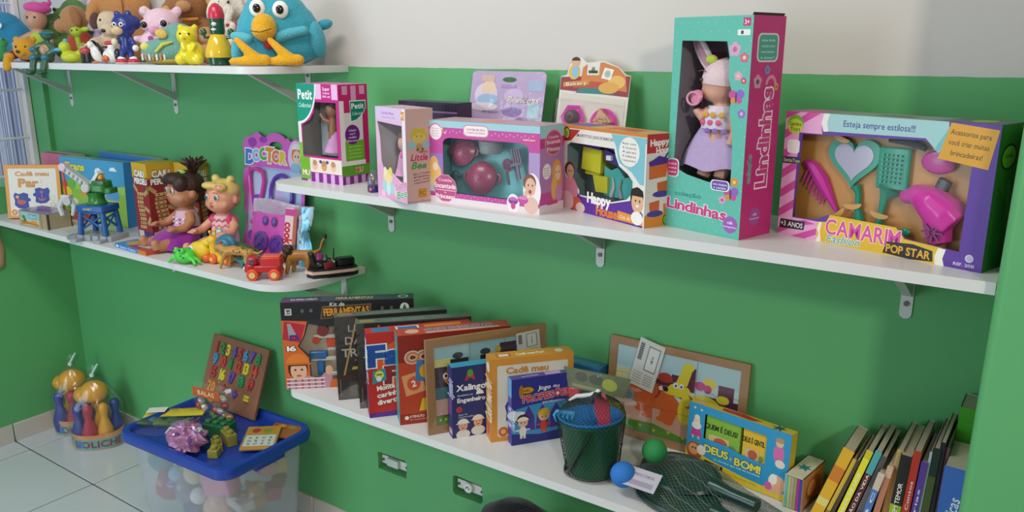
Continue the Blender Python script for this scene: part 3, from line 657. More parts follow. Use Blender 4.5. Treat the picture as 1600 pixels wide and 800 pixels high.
# --- bakery toy pack
t = thing('blister_pack', 'toy bakery pack with chocolate cake and pie slice on pink plates', 'toy pack', (-.955, -.080, ZM), 1.5, rx=-11)
wb, hb = .166, .262
out = [(0, 0), (wb, 0), (wb, hb+.004), (.155, hb+.006), (.135, hb+.022), (.100, hb+.034), (.060, hb+.030), (.047, hb+.040), (.030, hb+.040), (.018, hb+.026), (.014, hb+.004), (0, hb)]
b = MB('card'); b.prism(out, .0015, '#d8d2c8', Matrix(((1, 0, 0, 0), (0, 0, -1, 0), (0, 1, 0, 0), (0, 0, 0, 1))), [[(.066, hb+.008), (.088, hb+.008), (.088, hb+.014), (.082, hb+.014), (.080, hb+.021), (.074, hb+.021), (.072, hb+.014), (.066, hb+.014)]]); b.build('backing_card', t, smooth=0)
P = Print(1, 1); P.z = .0018
P.p([(.001, hb-.028), (wb-.001, hb-.040), (wb-.001, hb+.003), (.12, hb+.004), (.001, hb-.001)], '#8f2f3c')
P.p([(.05, hb-.012), (wb-.005, hb-.030), (wb-.012, hb+.004), (.135, hb+.020), (.100, hb+.031), (.092, hb+.030), (.092, hb+.004), (.062, hb+.004), (.062, hb+.027), (.052, hb+.02)], '#c9793a')
P.p([(.04, hb-.034), (.13, hb-.036), (.14, hb-.024), (.05, hb-.022)], '#2f7c74'); P.p([(.03, hb-.024), (.14, hb-.022), (.13, hb-.012), (.05, hb-.008)], '#b04a34')
P.e(.032, hb+.010, .014, .016, '#d9b23e'); P.e(.034, hb+.012, .008, .014, '#7fb6d6'); P.e(.033, hb+.031, .010, .010, '#d8a27c'); P._poly(ellp(.033, hb+.034, .0105, .008, 10, 0, 180), '#3a241a')
P.p([(.008, hb-.022), (.07, hb-.016), (.072, hb-.006), (.008, hb-.012)], '#c9883a'); P.t('Bakery', .040, hb-.014, .0075, '#f3e4c0', w=.05, rot=5, out='#6a3a1a')
P.e(.135, hb-.010, .020, .014, '#e0b060'); P.e(.118, hb-.022, .024, .012, '#d6a04a'); P._poly([(.098, hb-.002), (.120, hb-.006), (.126, hb+.016), (.104, hb+.020)], '#e8e6e2'); P.e(.112, hb+.007, .008, .009, '#c9c6c2'); P.c(.112, hb+.007, .006, '#9db0a8')
P.p([(.006, .012), (wb-.006, .012), (wb-.006, hb-.046), (.006, hb-.034)], '#cfc7bd'); P.p([(.006, .09), (.06, .10), (.05, .13), (.006, .13)], '#b6cfd4'); P.build('card_print', t, (0, -.0003, 0), (1, 0, 0), (0, 0, 1))
for (x, z, r) in ((.044, .175, .029), (.118, .165, .031)):
    b = MB('plastic'); b.lathe([(0, .002), (r*.7, .003), (r*.78, .006), (r, .009), (r*1.02, .0075), (r*.8, .003), (r*.7, 0)], '#dd3fb4', (x, -.0022, z), (90, 0, 0), 6 if x < .1 else 24); b.build('toy_plate', t)
b = MB('rubber'); b.lathe([(.015, .004), (.0165, .010), (.015, .017), (.011, .020), (.010, .022), (0, .024)], '#4a2a26', (.044, -.002, .175), (90, 0, 0), 20); b.ell((.044, -.027, .175), .004, '#5a302a'); b.build('chocolate_cake', t)
b = MB('rubber'); b.prism([(.094, .148), (.142, .168), (.112, .196)], .016, '#c09062', Matrix(((1, 0, 0, 0), (0, 0, -1, -.005), (0, 1, 0, 0), (0, 0, 0, 1)))); pie = b.build('pie_slice', t, smooth=0)
b = MB('rubber')
for k in range(14): a = random.random(); q = random.random(); b.ell((.100+.030*a+.008*q, -.022, .156+.028*q*(1-a)+.012*a), (.005, .003, .004), '#b58a68', n=8, k=6)
b.build('crumb_topping', pie)
shell('clear_shell', t, [(.008, .06), (wb-.008, .06), (wb-.008, .205), (.008, .215)], .030, film('blister_shell'))
# --- orange and purple kitchen box
w, h = .248, .169
c = Carton('kitchen_set_box', 'orange, white and purple toy box showing yellow cups through its window', 'toy box', (-.866, -.165, ZM), -22, .248, .062, h, '#e4dfda', right='#dcd6d0', top='#c9a06a', left='#d98f3c',
           windows=[[(.05, .40), (.14, .32), (.22, .26), (.22, .20), (.62, .20), (.80, .27), (.86, .35), (.86, .48), (.80, .55), (.70, .62), (.66, .72), (.64, .80), (.10, .80), (.05, .76)]], inner='#7f9aa0')
P = c.F(); P.p([(0, .95), (.22, .955), (.10, .82), (0, .80)], '#b8322a'); P.r(0, .965, 1, 1, '#cf8038'); P.e(.045, .90, .045, .075, '#2a2a24'); P.e(.045, .90, .034, .06, '#b9c43a'); P.t('Samba', .045, .915, .022, '#3a5a1c', w=.05); P.t('Toys', .045, .885, .022, '#3a5a1c', w=.045)
P.t('UM APETITOSO JOGO DE BRINCAR!', .40, .895, .035, '#4a4540', w=.46)
P.p([(.66, .83), (.60, .96), (1, .96), (1, .46), (.94, .46), (.84, .58), (.70, .66), (.68, .74)], '#7fbccb'); P.e(.81, .79, .115, .16, '#e9e4df')
for k, q in enumerate(('Bule com', '4 xícaras', '4 pires', '4 colheres', '1 açucareiro')): P.t(q, .81, .88-.045*k, .024, '#5a5a60', w=.15)
P.p([(0, .0), (1, .0), (1, .12), (.88, .28), (.80, .25), (.62, .185), (.24, .185), (.20, .22), (0, .16)], '#5a2f96'); P.p([(0, .12), (.20, .20), (.20, .30), (.13, .30), (.04, .38), (0, .55)], '#cf8fa0')
P.e(.10, .22, .10, .18, '#d98aa6'); P.e(.09, .48, .065, .09, '#4a2e24'); P.e(.10, .46, .048, .08, '#d3a184'); P.e(.085, .46, .006, .01, '#2c1a14', 8); P.e(.115, .46, .006, .01, '#2c1a14', 8); P.e(.19, .08, .07, .09, '#d45a3c'); P.e(.24, .05, .06, .06, '#e2c6c0'); P.e(.06, .10, .09, .12, '#e0b7bf')
P.t('Happy', .47, .20, .12, '#f0ece8', w=.28, bold=.045); P.t('House', .57, .075, .11, '#e0782c', w=.25, bold=.045)
P.p([(.70, .02), (1, .02), (1, .105), (.70, .125)], '#e2923a'); P.t('Chá da Tarde', .845, .065, .04, '#f2e0c4', w=.24)
P.e(.915, .30, .075, .13, '#2c2220'); P.e(.92, .265, .066, .12, '#dfae8c'); P.e(.90, .28, .008, .014, '#2c1a14', 8); P.e(.945, .28, .008, .014, '#2c1a14', 8); P.e(.92, .225, .018, .016, '#f2e8e2', 10); P.p([(.84, .33), (.99, .33), (.975, .40), (.91, .43), (.85, .40)], '#2c2220'); P.e(.92, .09, .065, .075, '#efeae6'); P.r(.985, 0, 1, .9, '#e4dfda'); c.front(P)
P = c.Rt(); P.r(0, .80, 1, 1, '#b8302f'); P.t('Happy', .48, .915, .07, '#f0ece8', w=.7, bold=.045, rot=3); P.t('House', .66, .83, .07, '#f0ece8', w=.6, bold=.045, rot=3); P.r(0, 0, 1, .14, '#d8862e')
P.p([(.10, .72), (.86, .74), (.78, .54), (.12, .52)], '#cf6a2e'); P.p([(.08, .70), (.48, .77), (.90, .73), (.78, .68), (.14, .66)], '#4a2e8c'); P.p([(.66, .74), (.82, .81), (.86, .80), (.74, .73)], '#4a2e8c')
P.p([(.44, .48), (.90, .50), (.90, .40), (.82, .37), (.48, .36)], '#c9602a'); P.e(.62, .355, .34, .035, '#4a3a94'); P.p([(.16, .27), (.56, .29), (.56, .17), (.20, .15)], '#c9602a'); P.e(.40, .145, .32, .035, '#4a3a94'); P.p([(.72, .24), (1, .26), (1, .13), (.74, .12)], '#d07a34')
P.e(.86, .065, .15, .06, '#2f5a1e'); P.e(.86, .065, .11, .045, '#9fc43a'); P.t('ST', .86, .065, .04, '#2f5a1e'); c.right(P)
P = c.Tp(); P.r(.02, .1, .3, .9, '#5a4a90'); P.r(.45, .2, .8, .8, '#c9602a'); c.topp(P)
b = MB('plastic'); b.box((.072, .035, .105), (.060, .040, .046), '#b9b92c', (0, 3, 0), .95); b.box((.070, .035, .080), (.045, .030, .012), '#b9b92c'); q = b.build('sugar_bowl', c.o, smooth=0)
b = MB('plastic'); b.box((.070, .033, .133), (.066, .044, .010), '#3d2f86', (0, 3, 0), .75); b.build('lid', q, smooth=0)
b = MB('plastic'); b.box((.105, .028, .060), (.036, .026, .032), '#b5b32e', (0, -2, 0), 1.25); b.build('cup', c.o, smooth=0)
b = MB('plastic'); b.box((.148, .030, .112), (.062, .034, .020), '#37307f', (0, 14, 0), 1.1); q = b.build('teapot', c.o, smooth=0); b = MB('plastic'); b.box((.150, .028, .136), (.045, .034, .018), '#2f2a6c', (0, 14, 0), .8); b.build('lid', q, smooth=0); b = MB('plastic'); b.rbox((.135, .010, .115), (.014, .010, .009), '#d8d8dc', .002); b.build('spout', q)
b = MB('card'); b.prism([(.11, .040), (.20, .040), (.21, .075), (.19, .085), (.17, .080), (.15, .098), (.13, .090), (.11, .096)], .002, '#3f9a96', Matrix(((1, 0, 0, 0), (0, 0, -1, .020), (0, 1, 0, 0), (0, 0, 0, 1)))); b.build('inner_card', c.o, smooth=0)
b = MB('metal'); b.tube([(.135, .016, .04), (.142, .016, .06), (.138, .016, .078)], [.004, .003, .001], '#b8b8ba', 6); b.tube([(.165, .016, .04), (.158, .016, .06), (.164, .016, .078)], [.004, .003, .001], '#8f8f94', 6); b.build('spoons', c.o)
# --- tall teal and pink baby doll box
w, h, d_ = .160, .368, .092
c = Carton('doll_box', 'very tall teal and magenta doll box with a bunny-eared baby doll inside', 'toy box', (-.6165, -.2105, ZM), -15, w, d_, h, '#5fb6a6', right='#bd2f77', top='#c05a8e', left='#5fb6a6',
           windows=[[(.08, .30), (.28, .27), (.55, .25), (.85, .245), (.85, .37), (.83, .49), (.78, .58), (.80, .66), (.74, .74), (.74, .82), (.70, .89), (.12, .895), (.10, .6)]], inner='#8f8894')
P = c.F()
for i in range(9):
    for j in range(24):
        x, y = .05+.11*i+(.055 if j % 2 else 0), .02+.0415*j
        inside = .06 < x < .88 and .235 < y < .91
        if not inside and x < .99: P.c(x, y, .0032, '#86cdbf', 6)
P.r(.88, .955, .97, .99, '#b8386f'); P.t('3+', .925, .972, .020, '#f4dfe8'); P.r(.82, .915, .97, .94, '#e8e6e2', .01); P.r(.86, .92, .89, .935, '#3a3a3a')
def flower(P, x, y, r, c1, c2):
    for k in range(5): P.c(x+r*.6*math.cos(R(72*k+18))*P.h/P.w, y+r*.6*math.sin(R(72*k+18)), r*.5, c1, 10)
    P.c(x, y, r*.4, c2, 10)
for (x, y, r, c1, c2) in ((.80, .855, .030, '#d59fc0', '#b06a98'), (.92, .82, .022, '#c9638f', '#e9d27a'), (.86, .74, .020, '#d59fc0', '#e9c27a'), (.93, .72, .014, '#c23a78', '#e9d27a'), (.93, .575, .020, '#8a6fc0', '#d9b0d8'), (.90, .265, .020, '#d98a3a', '#e9d27a'), (.76, .175, .018, '#d59fc0', '#c23a78')): flower(P, x, y, r, c1, c2)
for (x, y) in ((.85, .645), (.86, .205)):
    P.e(x-.04, y+.012, .05, .020, '#c24a96'); P.e(x+.05, y+.016, .05, .020, '#8a62c0'); P.e(x-.03, y-.014, .035, .014, '#d98a3a'); P.e(x+.04, y-.012, .035, .014, '#c24a96'); P.e(x, y, .012, .024, '#5a3a6a')
P._poly(rrect(.0, .25*h, .16*w, .34*h, .008), '#cfe6e0'); P._poly(rrect(.0, .255*h, .145*w, .335*h, .007), '#b8386f')
for k in range(3): P.t('bebê', .07, .315-.02*k, .010, '#f0d0de', w=.11)
P._poly(rrect(.60*w, .215*h, .84*w, .265*h, .006), '#e8e6f0'); P._poly(rrect(.615*w, .219*h, .825*w, .261*h, .005), '#6a4aa0'); P.t('com chupeta', .72, .246, .010, '#efe6f6', w=.18); P.t('e vestido', .72, .230, .010, '#efe6f6', w=.16)
P.t('coleção', .30, .175, .022, '#2f8f84', w=.36, bold=.03); P.t('Lindinhas', .42, .115, .052, '#c43a80', out='#f1e4ec', w=.80, bold=.03, rot=-3, ow=.075)
P.c(.88, .065, .040, '#9a5ab4'); P.t('milk', .88, .075, .014, '#f1e4f6'); P.t('brinquedos', .88, .055, .008, '#f1e4f6', w=.16); c.front(P)
P = c.Rt()
P._poly(rrect(.16*d_, .80*h, .82*d_, .925*h, .010), '#d9d4d2'); P._poly(rrect(.20*d_, .807*h, .78*d_, .918*h, .008), '#4a9a8c')
for k in range(4): P.t(('uma linda', 'coleção para', 'você brincar', 'e amar!')[k], .49, .895-.025*k, .011, '#bfe0d8', w=.42)
for (x, y, r, c1, c2) in ((.24, .715, .030, '#cf8fb4', '#6a5a40'), (.52, .765, .020, '#7a8ac0', '#5a6aa0'), (.84, .69, .016, '#d9a03a', '#b03a6a')): flower(P, x, y, r, c1, c2)
P._poly(arcband(.66*d_, .70*h, .010, .016, 0, 180), '#d98aa8')
P.t('coleção', .16, .325, .13*d_/h, '#2f8f84', w=.52, rot=90, out='#d9ece6', bold=.03)
P.t('Lindinhas', .56, .46, .36*d_/h, '#c43a80', w=1.78, rot=90, out='#f3e6ee', bold=.03, ow=.085)
P.c(.45, .10, .042, '#a04f9c'); P.t('milk', .45, .11, .014, '#f1d6f0'); P.t('brinquedos', .45, .09, .008, '#f1d6f0', w=.30); c.right(P)
b = MB('matte'); b.box((w-.003, d_/2, h+.002), (.001, d_*.96, .005), '#3d3a38', (0, 20, 0)); b.build('top_flap', c.o, smooth=0)
b = MB('card'); b.add([(.01, .075, .085), (w-.01, .075, .085), (w-.01, .075, h-.02), (.01, .075, h-.02)], [(0, 1, 2, 3)], '#8a6f86'); b.build('inner_card', c.o, smooth=0)
P = Print(.06, .21); P.r(0, 0, .75, 1, '#8a2f5c'); P.r(.12, .48, .6, .62, '#3f7a78'); P.r(.1, .66, .55, .8, '#6a4a94'); P.r(0, .16, .8, .30, '#b9a0ac'); P.r(0, .30, .8, .33, '#7a2850'); P.e(.3, .9, .2, .06, '#b04a80'); P.build('inner_print', c.o, (.014, .0745, .10), (1, 0, 0), (0, 0, 1))
b = MB('skin')     # the baby doll, turned to its right
HX, HZ = .093, .262
b.ell((HX, .042, HZ), (.030, .028, .036), '#d7a08c'); b.ell((HX-.004, .040, HZ-.018), (.026, .024, .020), '#d7a08c'); b.ell((HX-.027, .038, HZ-.004), (.005, .005, .004), '#d39a86'); b.tube([(HX+.004, .045, HZ-.03), (.098, .045, .20), (.095, .045, .14)], [.012, .024, .028], '#d7a08c')
b.tube([(.082, .030, .212), (.074, .020, .200), (.066, .018, .214)], [.010, .009, .007], '#d7a08c'); b.tube([(.118, .036, .205), (.130, .030, .18), (.126, .022, .155)], [.010, .009, .008], '#d7a08c')
b.tube([(.082, .045, .14), (.080, .040, .115), (.076, .030, .095)], [.015, .012, .011], '#c99a84'); b.tube([(.108, .045, .14), (.108, .040, .115), (.106, .030, .095)], [.015, .012, .011], '#c99a84')
doll = fuse(b.build('doll', c.o), .0025, 5); doll.scale = (1.22, 1, 1); doll.location = (-.036, -.003, 0)
b = MB('plastic'); b.ell((HX-.022, .020, HZ+.002), (.0035, .002, .0028), '#4a3228'); b.build('eye', doll); b = MB('plastic'); b.tube([(HX-.027, .020, HZ+.016), (HX-.02, .017, HZ+.018), (HX-.012, .016, HZ+.016)], .001, '#7a4a38', 5); b.build('brow', doll)
b = MB('cloth'); b.lathe([(.031, -.006), (.0325, .004), (.030, .018), (.018, .033), (0, .040)], '#e3c9cf', (HX+.002, .044, HZ), (0, 6, 0)); 
for (dx, an) in ((-.032, -28), (.030, 35)):
    b.ell((HX+dx, .040, HZ+.045), (.012, .005, .040), '#e3d3da', (0, an, 0)); b.ell((HX+dx, .0365, HZ+.044), (.006, .003, .030), '#c98fa6', (0, an, 0))
b.ell((HX-.012, .030, HZ+.036), (.010, .006, .008), '#b7c84a'); b.build('bunny_hood', doll)
b = MB('plastic'); b.lathe([(.004, 0), (.013, .002), (.012, .005), (.004, .006)], '#d987a6', (HX-.023, .016, HZ-.028), (80, 0, -20), 16); pts = [(HX-.027+.011*math.cos(R(a)), .009, HZ-.030+.011*math.sin(R(a))) for a in range(0, 360, 24)]; b.tube(pts, .002, '#e39ab4', 6, True); b.build('pacifier', doll)
b = MB('cloth'); b.lathe([(.020, .075), (.026, .066), (.030, .045), (.029, .036)], '#dcd0dc', (.095, .044, .145)); dr = b.build('dress_top', doll); b = MB('cloth')
for k in range(9): b.ell((.080+.0045*k, .0135+.0008*abs(k-4), .192+.016*math.sin(k*2.1)), (.005, .002, .005), ('#d6608f', '#d9a648', '#8a6fc0')[k % 3], n=8, k=6)
b.build('flower_print', dr)
b = MB('cloth'); n = 40; prof = []
vs = []; fs = []
for j, (r_, z) in enumerate(((.026, .186), (.038, .165), (.050, .140), (.058, .112))):
    for i in range(n):
        a = 2*math.pi*i/n; q = r_*(1+.05*math.sin(8*a)*(j/3)); vs.append((.092+q*math.cos(a)*1.05, .044+q*math.sin(a)*.62, z+.004*math.sin(5*a)*(j/3)))
for j in range(3):
    for i in range(n): fs.append((j*n+i, j*n+(i+1) % n, (j+1)*n+(i+1) % n, (j+1)*n+i))
b.add(vs, fs, '#b8a2cc'); b.build('skirt', doll)
# --- beauty set box
w, h, d_ = .342, .213, .074
c = Carton('beauty_set_box', 'large pink, yellow and purple beauty set box beside the pillar', 'toy box', (-.427, -.156, ZM), -16.9, w, d_, h, '#5b3596', right='#3c7a2e', top='#7f8f86', left='#d06aa8',
           windows=[[(.085, .16), (.20, .165), (.28, .225), (.62, .215), (.655, .165), (.655, .145), (.90, .12), (.905, .72), (.80, .735), (.70, .86), (.10, .83)]], inner='#b98444')
P = c.F()
# left pink zone with darker stripes, split around the window
def clipx(p, x0, x1): return [(min(max(q[0], x0), x1), q[1]) for q in p]
P.p([(0, 0), (.24, 0), (.225, .10), (.225, .155), (.08, .155), (.08, .84), (.205, .84), (.195, .92), (.205, 1), (0, 1)], '#e2a3cc')
for k in range(7):
    y = -.02+.16*k
    P.p([(0, max(0, y)), (.08, min(1, y+.09)), (.08, min(1, y+.16)), (0, min(1, y+.07))], '#c94a98')
P.p([(.08, .0), (.16, .0), (.22, .05), (.22, .10)], '#c94a98'); P.p([(.08, .08), (.21, .13), (.15, .15), (.08, .12)], '#c94a98'); P.p([(.085, .90), (.19, 1), (.12, 1), (.085, .96)], '#c94a98')
P.p([(.205, 1), (.195, .92), (.21, .86), (.235, .865), (.225, .93), (.235, 1)], '#e6e4de')
P.p([(.235, 1), (.225, .93), (.235, .865), (.70, .875), (.76, .78), (.80, .86), (.79, 1)], '#9cc6c8')
P.t('Esteja sempre estilosa!!!', .48, .935, .048, '#4a3a8c', w=.34)
P.p([(.225, 0), (.22, .155), (.27, .165), (.285, .225), (.615, .215), (.645, .165), (.66, .14), (.83, .125), (.82, .06), (.835, 0)], '#d9b22c')
P.p([(.22, 0), (.235, .06), (.222, .10), (.232, .155), (.245, .155), (.24, .08), (.25, 0)], '#eae6dc'); P.p([(.805, 0), (.80, .06), (.812, .12), (.845, .12), (.835, .05), (.845, 0)], '#eae6dc')
P.t('CAMARIM', .455, .135, .125, '#d24aa4', w=.37, out='#efe2b4', bold=.02, ow=.05)
P.t('Fashion', .36, .045, .062, '#5aa6b8', w=.17, out='#efe8d4', it=.35, rot=2)
P.p([(.565, .012), (.58, .10), (.70, .115), (.79, .09), (.795, .015), (.69, .0)], '#26221e'); P.t('POP STAR', .68, .055, .06, '#d9a52c', w=.20, bold=.03)
P.p([(.01, .055), (.15, .065), (.155, .135), (.015, .13)], '#2a2426'); P.t('+3 ANOS', .08, .097, .042, '#efe9ec', w=.125)
P.e(.055, .90, .045, .075, '#6fae2d'); P.e(.055, .885, .042, .06, '#b9d23a'); P.t('Samba', .055, .905, .030, '#2f5a1e', w=.065); P.t('Toys', .055, .865, .030, '#2f5a1e', w=.055)
P._poly(P.S(rrect(.02, .67, .088, .78, .02)), '#efe9ec'); P.p([(.0, .585), (.10, .59), (.10, .645), (.0, .64)], '#3a2f6c'); P.t('SambaToys', .05, .615, .03, '#c9d24a', w=.09)
P.p([(.74, .80), (.80, .98), (.80, .80), (.82, .76)], '#6fb4be')
P.p([(.80, .995), (.995, .965), (.97, .70), (.76, .745)], '#d59a24')
for k, q in enumerate(('Acessorios para', 'você criar muitas', 'brincadeiras!')): P.t(q, .885-.004*k, .925-.07*k, .036, '#5a4420', w=.165 if k < 2 else .13, rot=-5)
P.c(.945, .085, .028, '#cfc6dc'); P.c(.945, .085, .02, '#b8acd0'); P.t('REF. 2051', .925, .035, .022, '#d9d0ea', w=.085); c.front(P)
P = c.Rt(); P.e(.5, .78, .36, .09, '#2c2a20'); P.e(.5, .78, .3, .075, '#8fb83a'); P.t('Samba', .5, .79, .03, '#2f4a1e', w=.4); P.p([(.2, .6), (.7, .45), (.4, .2), (.6, .02), (.2, .0)], '#2f6b28'); P.p([(.6, .65), (.95, .5), (.9, .2), (.7, .35)], '#569a3a'); c.right(P)
P = c.Tp(); P.p([(0, 0), (.16, 0), (.18, 1), (0, 1)], '#c76fa8'); P.p([(.72, 0), (1, 0), (1, 1), (.76, 1)], '#5f5a70'); P.p([(.42, .3), (.6, .3), (.6, .7), (.42, .7)], '#5a6a50'); P.e(.88, .6, .05, .3, '#9aa83a'); c.topp(P)
b = MB('card'); b.add([(.012, .030, .012), (w-.012, .030, .012), (w-.012, .030, h-.012), (.012, .030, h-.012)], [(0, 1, 2, 3)], '#bd8644'); ic = b.build('inner_card', c.o, smooth=0)
FT = Matrix(((1, 0, 0, 0), (0, 0, -1, .028), (0, 1, 0, 0), (0, 0, 0, 1)))
# heart mirror
def heart(cx, cy, s_): return [(cx+s_*.062*(16*math.sin(t)**3), cy+s_*.062*(13*math.cos(t)-5*math.cos(2*t)-2*math.cos(3*t)-math.cos(4*t))) for t in [2*math.pi*i/36 for i in range(36)]]
b = MB('plastic'); b.prism(heart(.118, .140, .046), .008, '#1f8f74', FT); b.tube([(.124, .024, .098), (.130, .024, .085), (.132, .024, .060), (.136, .024, .042)], [.008, .005, .005, .009], '#1f8f74', 8); mir = b.build('toy_mirror', c.o)
b = MB('gloss'); b.prism(heart(.118, .140, .034), .0092, '#a9a4bc', FT); b.build('mirror_face', mir, smooth=0)
# brush
b = MB('plastic'); b.rbox((.184, .024, .133), (.052, .009, .066), '#1f8f74', .004); b.tube([(.182, .023, .100), (.175, .023, .085), (.172, .023, .060), (.170, .023, .040)], [.018, .007, .005, .006], '#1f8f74', 10); br = b.build('toy_hairbrush', c.o)
b = MB('plastic')
for i in range(5):
    for j in range(7): b.cyl((.170+.007*i, .0165, .112+.007*j), .0019, .008, '#27a184', (90, 0, 0), 6)
b.build('bristles', br)
# comb
b = MB('plastic'); arc = [(.038+.062*(1-math.cos(R(a)))*1.05, .125-.085*math.sin(R(a))*.9+.0) for a in range(0, 91, 15)]
b.tube([(.030, .025, .128), (.045, .025, .120), (.062, .025, .100), (.078, .025, .075), (.094, .025, .050)], [.006, .010, .012, .008, .003], '#c7359c', 8)
for k in range(7): b.tube([(.036+.0055*k, .024, .118-.007*k), (.026+.0062*k, .024, .094-.006*k)], [.0022, .0016], '#c7359c', 6)
b.build('toy_comb', c.o)
# hair dryer
b = MB('plastic'); b.tube([(.205, .022, .090), (.225, .020, .098), (.250, .018, .090), (.275, .018, .072), (.290, .018, .060)], [.010, .016, .026, .030, .026], '#c7359c', 14); b.tube([(.262, .018, .070), (.268, .018, .045), (.272, .018, .030)], [.022, .020, .018], '#c7359c', 12); hd = fuse(b.build('toy_hair_dryer', c.o), .002, 4)
b = MB('plastic')
for k in range(8): a = R(45*k); b.box((.268+.010*math.cos(a), -.0045, .048+.010*math.sin(a)), (.012, .003, .003), '#5a1f4a', (0, -math.degrees(a), 0))
b.build('vent_slots', hd, smooth=0)
b = MB('plastic'); b.rbox((.265, .020, .118), (.020, .010, .017), '#3a2f2c', .003, (0, 20, 0)); b.build('strap', c.o)
b = MB('plastic'); b.ell((.215, .022, .036), (.008, .004, .007), '#1f8f74', n=10, k=6); b.build('ring', c.o)
b = MB('card')
for (x, z, a) in ((.125, .068, -10), (.172, .060, 8), (.098, .050, -40), (.095, .176, 20)):
    b.prism(ellp(0, 0, .016, .009, 10, 180, 360), .001, '#cf9a54', TR((x, .018, z), (90, a, 0)))
b.build('card_tabs', ic, smooth=0)
b = MB('plastic'); b.tube([(.172, .024, .176), (.205, .022, .178), (.232, .020, .168)], [.003, .008, .004], '#25302a', 8); b.ell((.252, .022, .150), (.026, .006, .018), '#b8358c'); b.build('hair_clip', c.o)
# ================================================================== doll shelf: games, crane, dolls and small toys
ZL = .887
SK = lambda *a: None
# --- square matching game box
w, h = .192, .190
c = Carton('matching_game_box', 'square orange-edged matching game box standing by the window wall', 'game box', (-3.135, -.262, ZL), 38, w, .042, h, '#d8923e', right='#a0692c', top='#b98540', left='#c07a34', lean=6)
P = c.F(); P._poly(P.S(rrect(.065, .05, .935, .93, .02)), '#dcd6cc'); P.t('Cadê meu', .50, .835, .085, '#c98a3c', w=.60, bold=.045); P.t('Par', .42, .665, .155, '#c98a3c', w=.34, bold=.06); P.t('?', .66, .665, .12, '#d9b98c', bold=.0)
def piece(P, cx, cy, s_, flip):
    o = [(-1, .55), (-.8, .9), (-.3, .72), (.2, .9), (.75, .75), (.72, .30), (1.0, .2), (1.0, -.1), (.72, -.15), (.78, -.8), (.2, -.98), (-.5, -.9), (-.92, -.55), (-.86, .0)]
    P.p([(cx+(-q[0] if flip else q[0])*s_, cy+q[1]*s_*1.05) for q in o], '#2c3590')
piece(P, .285, .335, .155, False); piece(P, .645, .43, .155, True)
P.e(.27, .30, .08, .045, '#b5523c'); P.p([(.19, .33), (.25, .31), (.22, .38)], '#b5523c'); P.e(.20, .40, .03, .03, '#d9a06a')
P.r(.640, .34, .655, .53, '#c25a68'); P.r(.61, .48, .685, .495, '#c25a68'); P._poly(P.S(arcband(.6475, .40, .055, .075, 200, 340)), '#c25a68')
P._poly(P.S(rrect(.80, .33, .88, .42, .02)), '#c9b98e'); P._poly(P.S(rrect(.81, .34, .87, .41, .015)), '#dcd6cc'); P._poly(P.S(rrect(.80, .20, .88, .29, .02)), '#c9b98e'); P._poly(P.S(rrect(.81, .21, .87, .28, .015)), '#dcd6cc')
P.c(.13, .11, .055, '#c8742c'); P.c(.13, .11, .03, '#e2b070'); c.front(P)
P = c.Rt(); P.r(.1, .80, .9, .95, '#8a5566'); P.r(.15, .1, .85, .7, '#96602a'); c.right(P)
# --- small box with window top
c = Carton('wooden_game_box', 'small brown box with picture front and clear lid beside the matching game', 'game box', (-3.0, -.283, ZL), 4, .172, .085, .053, '#a89478', right='#a3947a', top='#8a7a94', left='#8a7a60')
P = c.F(); P.r(.04, .08, .70, .94, '#c9bfa0'); P.r(.04, .5, .70, .94, '#9cc0c4'); P.p([(.06, .1), (.30, .15), (.68, .1), (.68, .25), (.4, .3), (.06, .4)], '#c07a3c'); P.p([(.14, .3), (.20, .75), (.26, .3)], '#3f7a4a'); P.e(.15, .6, .05, .12, '#4a8a50'); P.r(.34, .55, .64, .86, '#3f8fae'); P.t('IDÉIAS', .49, .70, .2, '#d9ecef', w=.26); P.e(.52, .36, .12, .1, '#d99a3c'); P.r(.76, 0, .80, 1, '#8a7a60'); P.r(.97, 0, 1, 1, '#5a4a38'); c.front(P)
P = c.Rt(); P.r(0, 0, .08, 1, '#4a3c2c'); P.r(.94, 0, 1, 1, '#4a3c2c'); c.right(P)
P = c.Tp(); P._poly(P.S(rrect(.05, .08, .95, .92, .02)), '#b7aec2'); P.e(.4, .45, .2, .3, '#8a7aa8'); P.e(.6, .5, .15, .25, '#b07f8a'); c.topp(P)
b = MB(); b.rbox((.086, .0425, .055), (.165, .078, .004), film('game_lid_film', '#f2eefc', .05), .003, n=2); b.build('clear_lid', c.o)
# --- pink box behind, blue farm puzzle box, second blue box
c = Carton('board_game_box', 'pink-topped game box tucked behind the matching game box', 'game box', (-3.21, -.085, ZL), 4, .20, .05, .218, '#c9708c', top='#d9a0ae', right='#c9c3bd')
P = c.Tp(); P.r(.05, .1, .8, .45, '#b84a62'); P.r(.1, .6, .7, .8, '#e2c6cc'); c.topp(P)
w, h = .36, .222
c = Carton('farm_puzzle_box', 'blue farm puzzle box with chicken wire fence print behind the toy crane', 'game box', (-2.998, -.130, ZL), 5, w, .044, h, '#4a9ac6', top='#7aa6b4', right='#3f86b8', left='#3f86b8', lean=2)
P = c.F(); P.r(0, .0, 1, .55, '#8fb848'); P.p([(0, .55), (.3, .62), (.7, .57), (1, .63), (1, .5), (0, .5)], '#9cc85a'); P.p([(0, .1), (.2, .18), (.5, .06), (.5, 0), (0, 0)], '#bf4a30')
for i in range(10):
    for j in range(3): P.e(.03+.045*i, .025+.05*j, .018, .018, '#d9653f', 8)
P.t('Trans', .24, .865, .12, '#e3d24a', w=.30, out='#3f7a3c', bold=.04, ow=.08); P.t('fazenda', .22, .76, .06, '#4f9a6a', w=.26, bold=.03); P.t('formas', .22, .70, .035, '#3f6aa0', w=.2)
